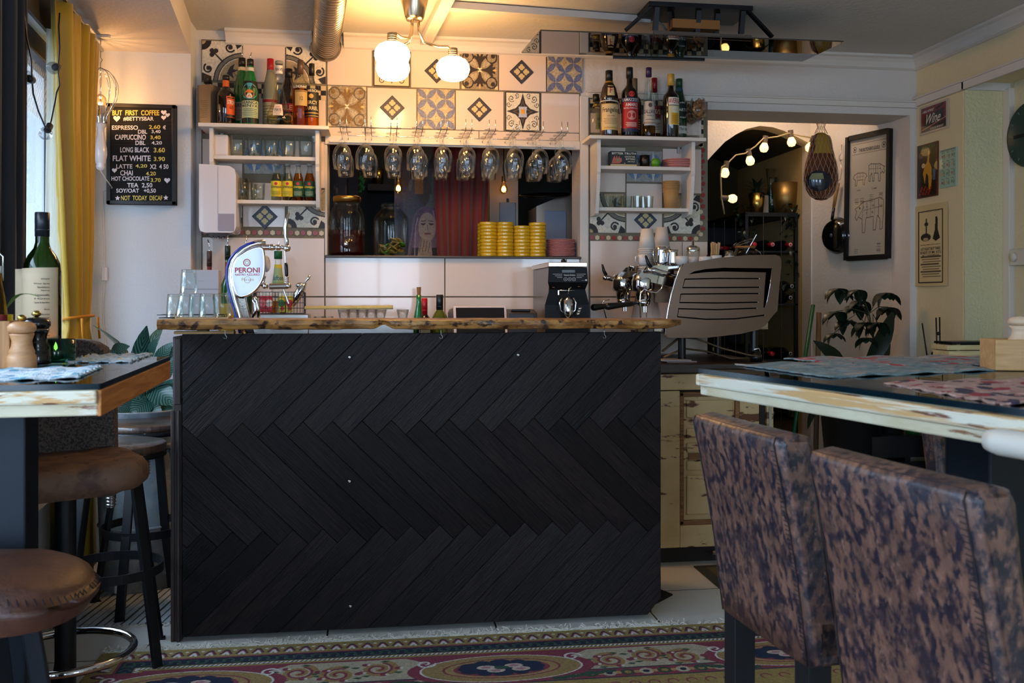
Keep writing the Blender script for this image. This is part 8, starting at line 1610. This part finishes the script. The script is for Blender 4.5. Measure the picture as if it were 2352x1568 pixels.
p = on_tab(128, 831); t = thing('tealight_holder', 'green glass candle holder with a burning tealight', 'candle', p); tg = thin_glass('teal_glass', (110, 186, 170), .25); MB().lathe([(0, 0), (.038, 0), (.042, .006), (.042, .052), (.0395, .052), (.039, .008), (0, .007)], seg=40).build('glass', tg, t); MB().lathe([(0, .008), (.019, .008), (.0195, .024), (.018, .024), (0, .022)], seg=24).build('tealight', mat('candle_wax', (214, 190, 140), .5), t); MB().lathe([(0, .026), (.004, .031), (.0035, .037), (0, .046)], seg=12).build('flame', mat('flame', (255, 200, 110), .5, emit=(255, 170, 70), es=40), t)
p = on_tab(-25, 848); t = thing('condiment_box', 'plain wooden table box holding small bottles next to the pepper mills', 'box', p, .1); bw = wood('box_wood', (120, 76, 36), (176, 122, 66), .5, (10, 10, 1)); MB().box(-.07, .038, 0, .012, 0, .098).build('front_board', bw, t, bevel=.002); MB().box(.026, .038, .012, .11, 0, .098).build('side_board', bw, t, bevel=.002); MB().box(-.07, .026, .012, .11, 0, .01).build('base', bw, t); MB().box(-.07, .026, .10, .112, 0, .098).build('back_board', bw, t)
M3 = t.matrix_basis; q = M3 @ Vector((.006, .035, .0105)); b = bottle('oil_bottle', 'amber oil bottle with swing stopper and dark red label in the table box', 0, 0, q.y, q.z, .019, 'slope', thin_glass('olive_oil_glass', (190, 150, 50), .2), (.93, (214, 210, 206), 1.1), None, [(.36, .50, (110, 24, 30), [('#', .5, .6, IK, 1)], 1.5)], None, 24, H=.20, loc=(q.x, q.y)); MB().tube([(-.012, -.004, .17), (-.014, -.008, .205), (0, -.01, .235), (.014, -.008, .22), (.012, -.004, .17)], .0016, 6).build('swing_wire', chrome, b)
q = M3 @ Vector((.012, .072, .0105)); c = MB(); c.lathe([(0, 0), (.014, 0), (.014, .10), (0, .10)], seg=16); o = thing('yellow_packet', 'narrow yellow tube standing in the table box', 'tube', q); c.build('tube', mat('yellow_card', (206, 190, 30), .5), o); c = MB(); leaf(c, (0, 0, .10), (.075, -.01, .125), .012, bend=.25); o = c.build('herb_sprig', mat('sage_leaf', (100, 140, 70), .5), None); o.location = q+Vector((0, 0, .01)); tag(o, 'single pointed green leaf sticking out of the table box', 'leaf', kind='thing')
p = on_tab(2287, 851); t = thing('wooden_block_box', 'plain pale wooden table box near the crumpled pink placemat', 'box', p, math.radians(-16)); bw2 = wood('pale_box_wood', (176, 128, 72), (206, 160, 104), .5, (1, 8, 8)); MB().box(0, .16, 0, .012, 0, .062).box(0, .012, .012, .09, 0, .062).box(.012, .16, .078, .09, 0, .062).box(.012, .16, .012, .078, 0, .01).build('walls', bw2, t, bevel=.002)
q = t.matrix_basis @ Vector((.062, .045, .0105)); t2 = thing('pepper_mill', 'pale wooden pepper mill standing in the pale wooden table box', 'pepper mill', q); MB().lathe([(0, 0), (.022, 0), (.022, .05), (.016, .06), (.015, .07), (.020, .078), (0, .079)], seg=28).build('body', mat('pale_mill_wood', (214, 180, 146), .4), t2); MB().lathe([(0, .08), (.019, .08), (.023, .086), (.018, .095), (0, .098)], seg=28).build('cap', mat('pale_mill_wood'), t2)
# power strip and cables on the floor by the stools
t = thing('power_strip', 'white power strip with plugs and loose cables on the floor by the striped mat', 'power strip', (PZ(262, 1350, 0).x, PZ(262, 1350, 0).y, .012), .5); wpm = mat('white_strip_plastic', (206, 210, 214), .4); MB().box(-.03, .03, -.13, .13, 0, .035).build('housing', wpm, t, bevel=.006)
for y in (-.08, -.01): MB().cyl((0, y, .035), .022, .028, 20).build('plug', wpm, t)
c = MB(); c.tube([(0, -.08, .06), (.03, -.05, .12), (.06, .04, .13), (.04, .12, .05), (.1, .2, .004)], .004, 8); c.build('white_cable', wpm, t); c = MB(); c.tube([(0, -.01, .06), (-.04, .05, .09), (-.03, .15, .02), (.05, .22, .02), (.12, .15, .06), (.10, .3, .004)], .003, 6); c.tube([(.02, .1, .035), (.1, .1, .09), (.12, .2, .12), (.06, .28, .05)], .0025, 6); c.build('black_cable', blackp, t)
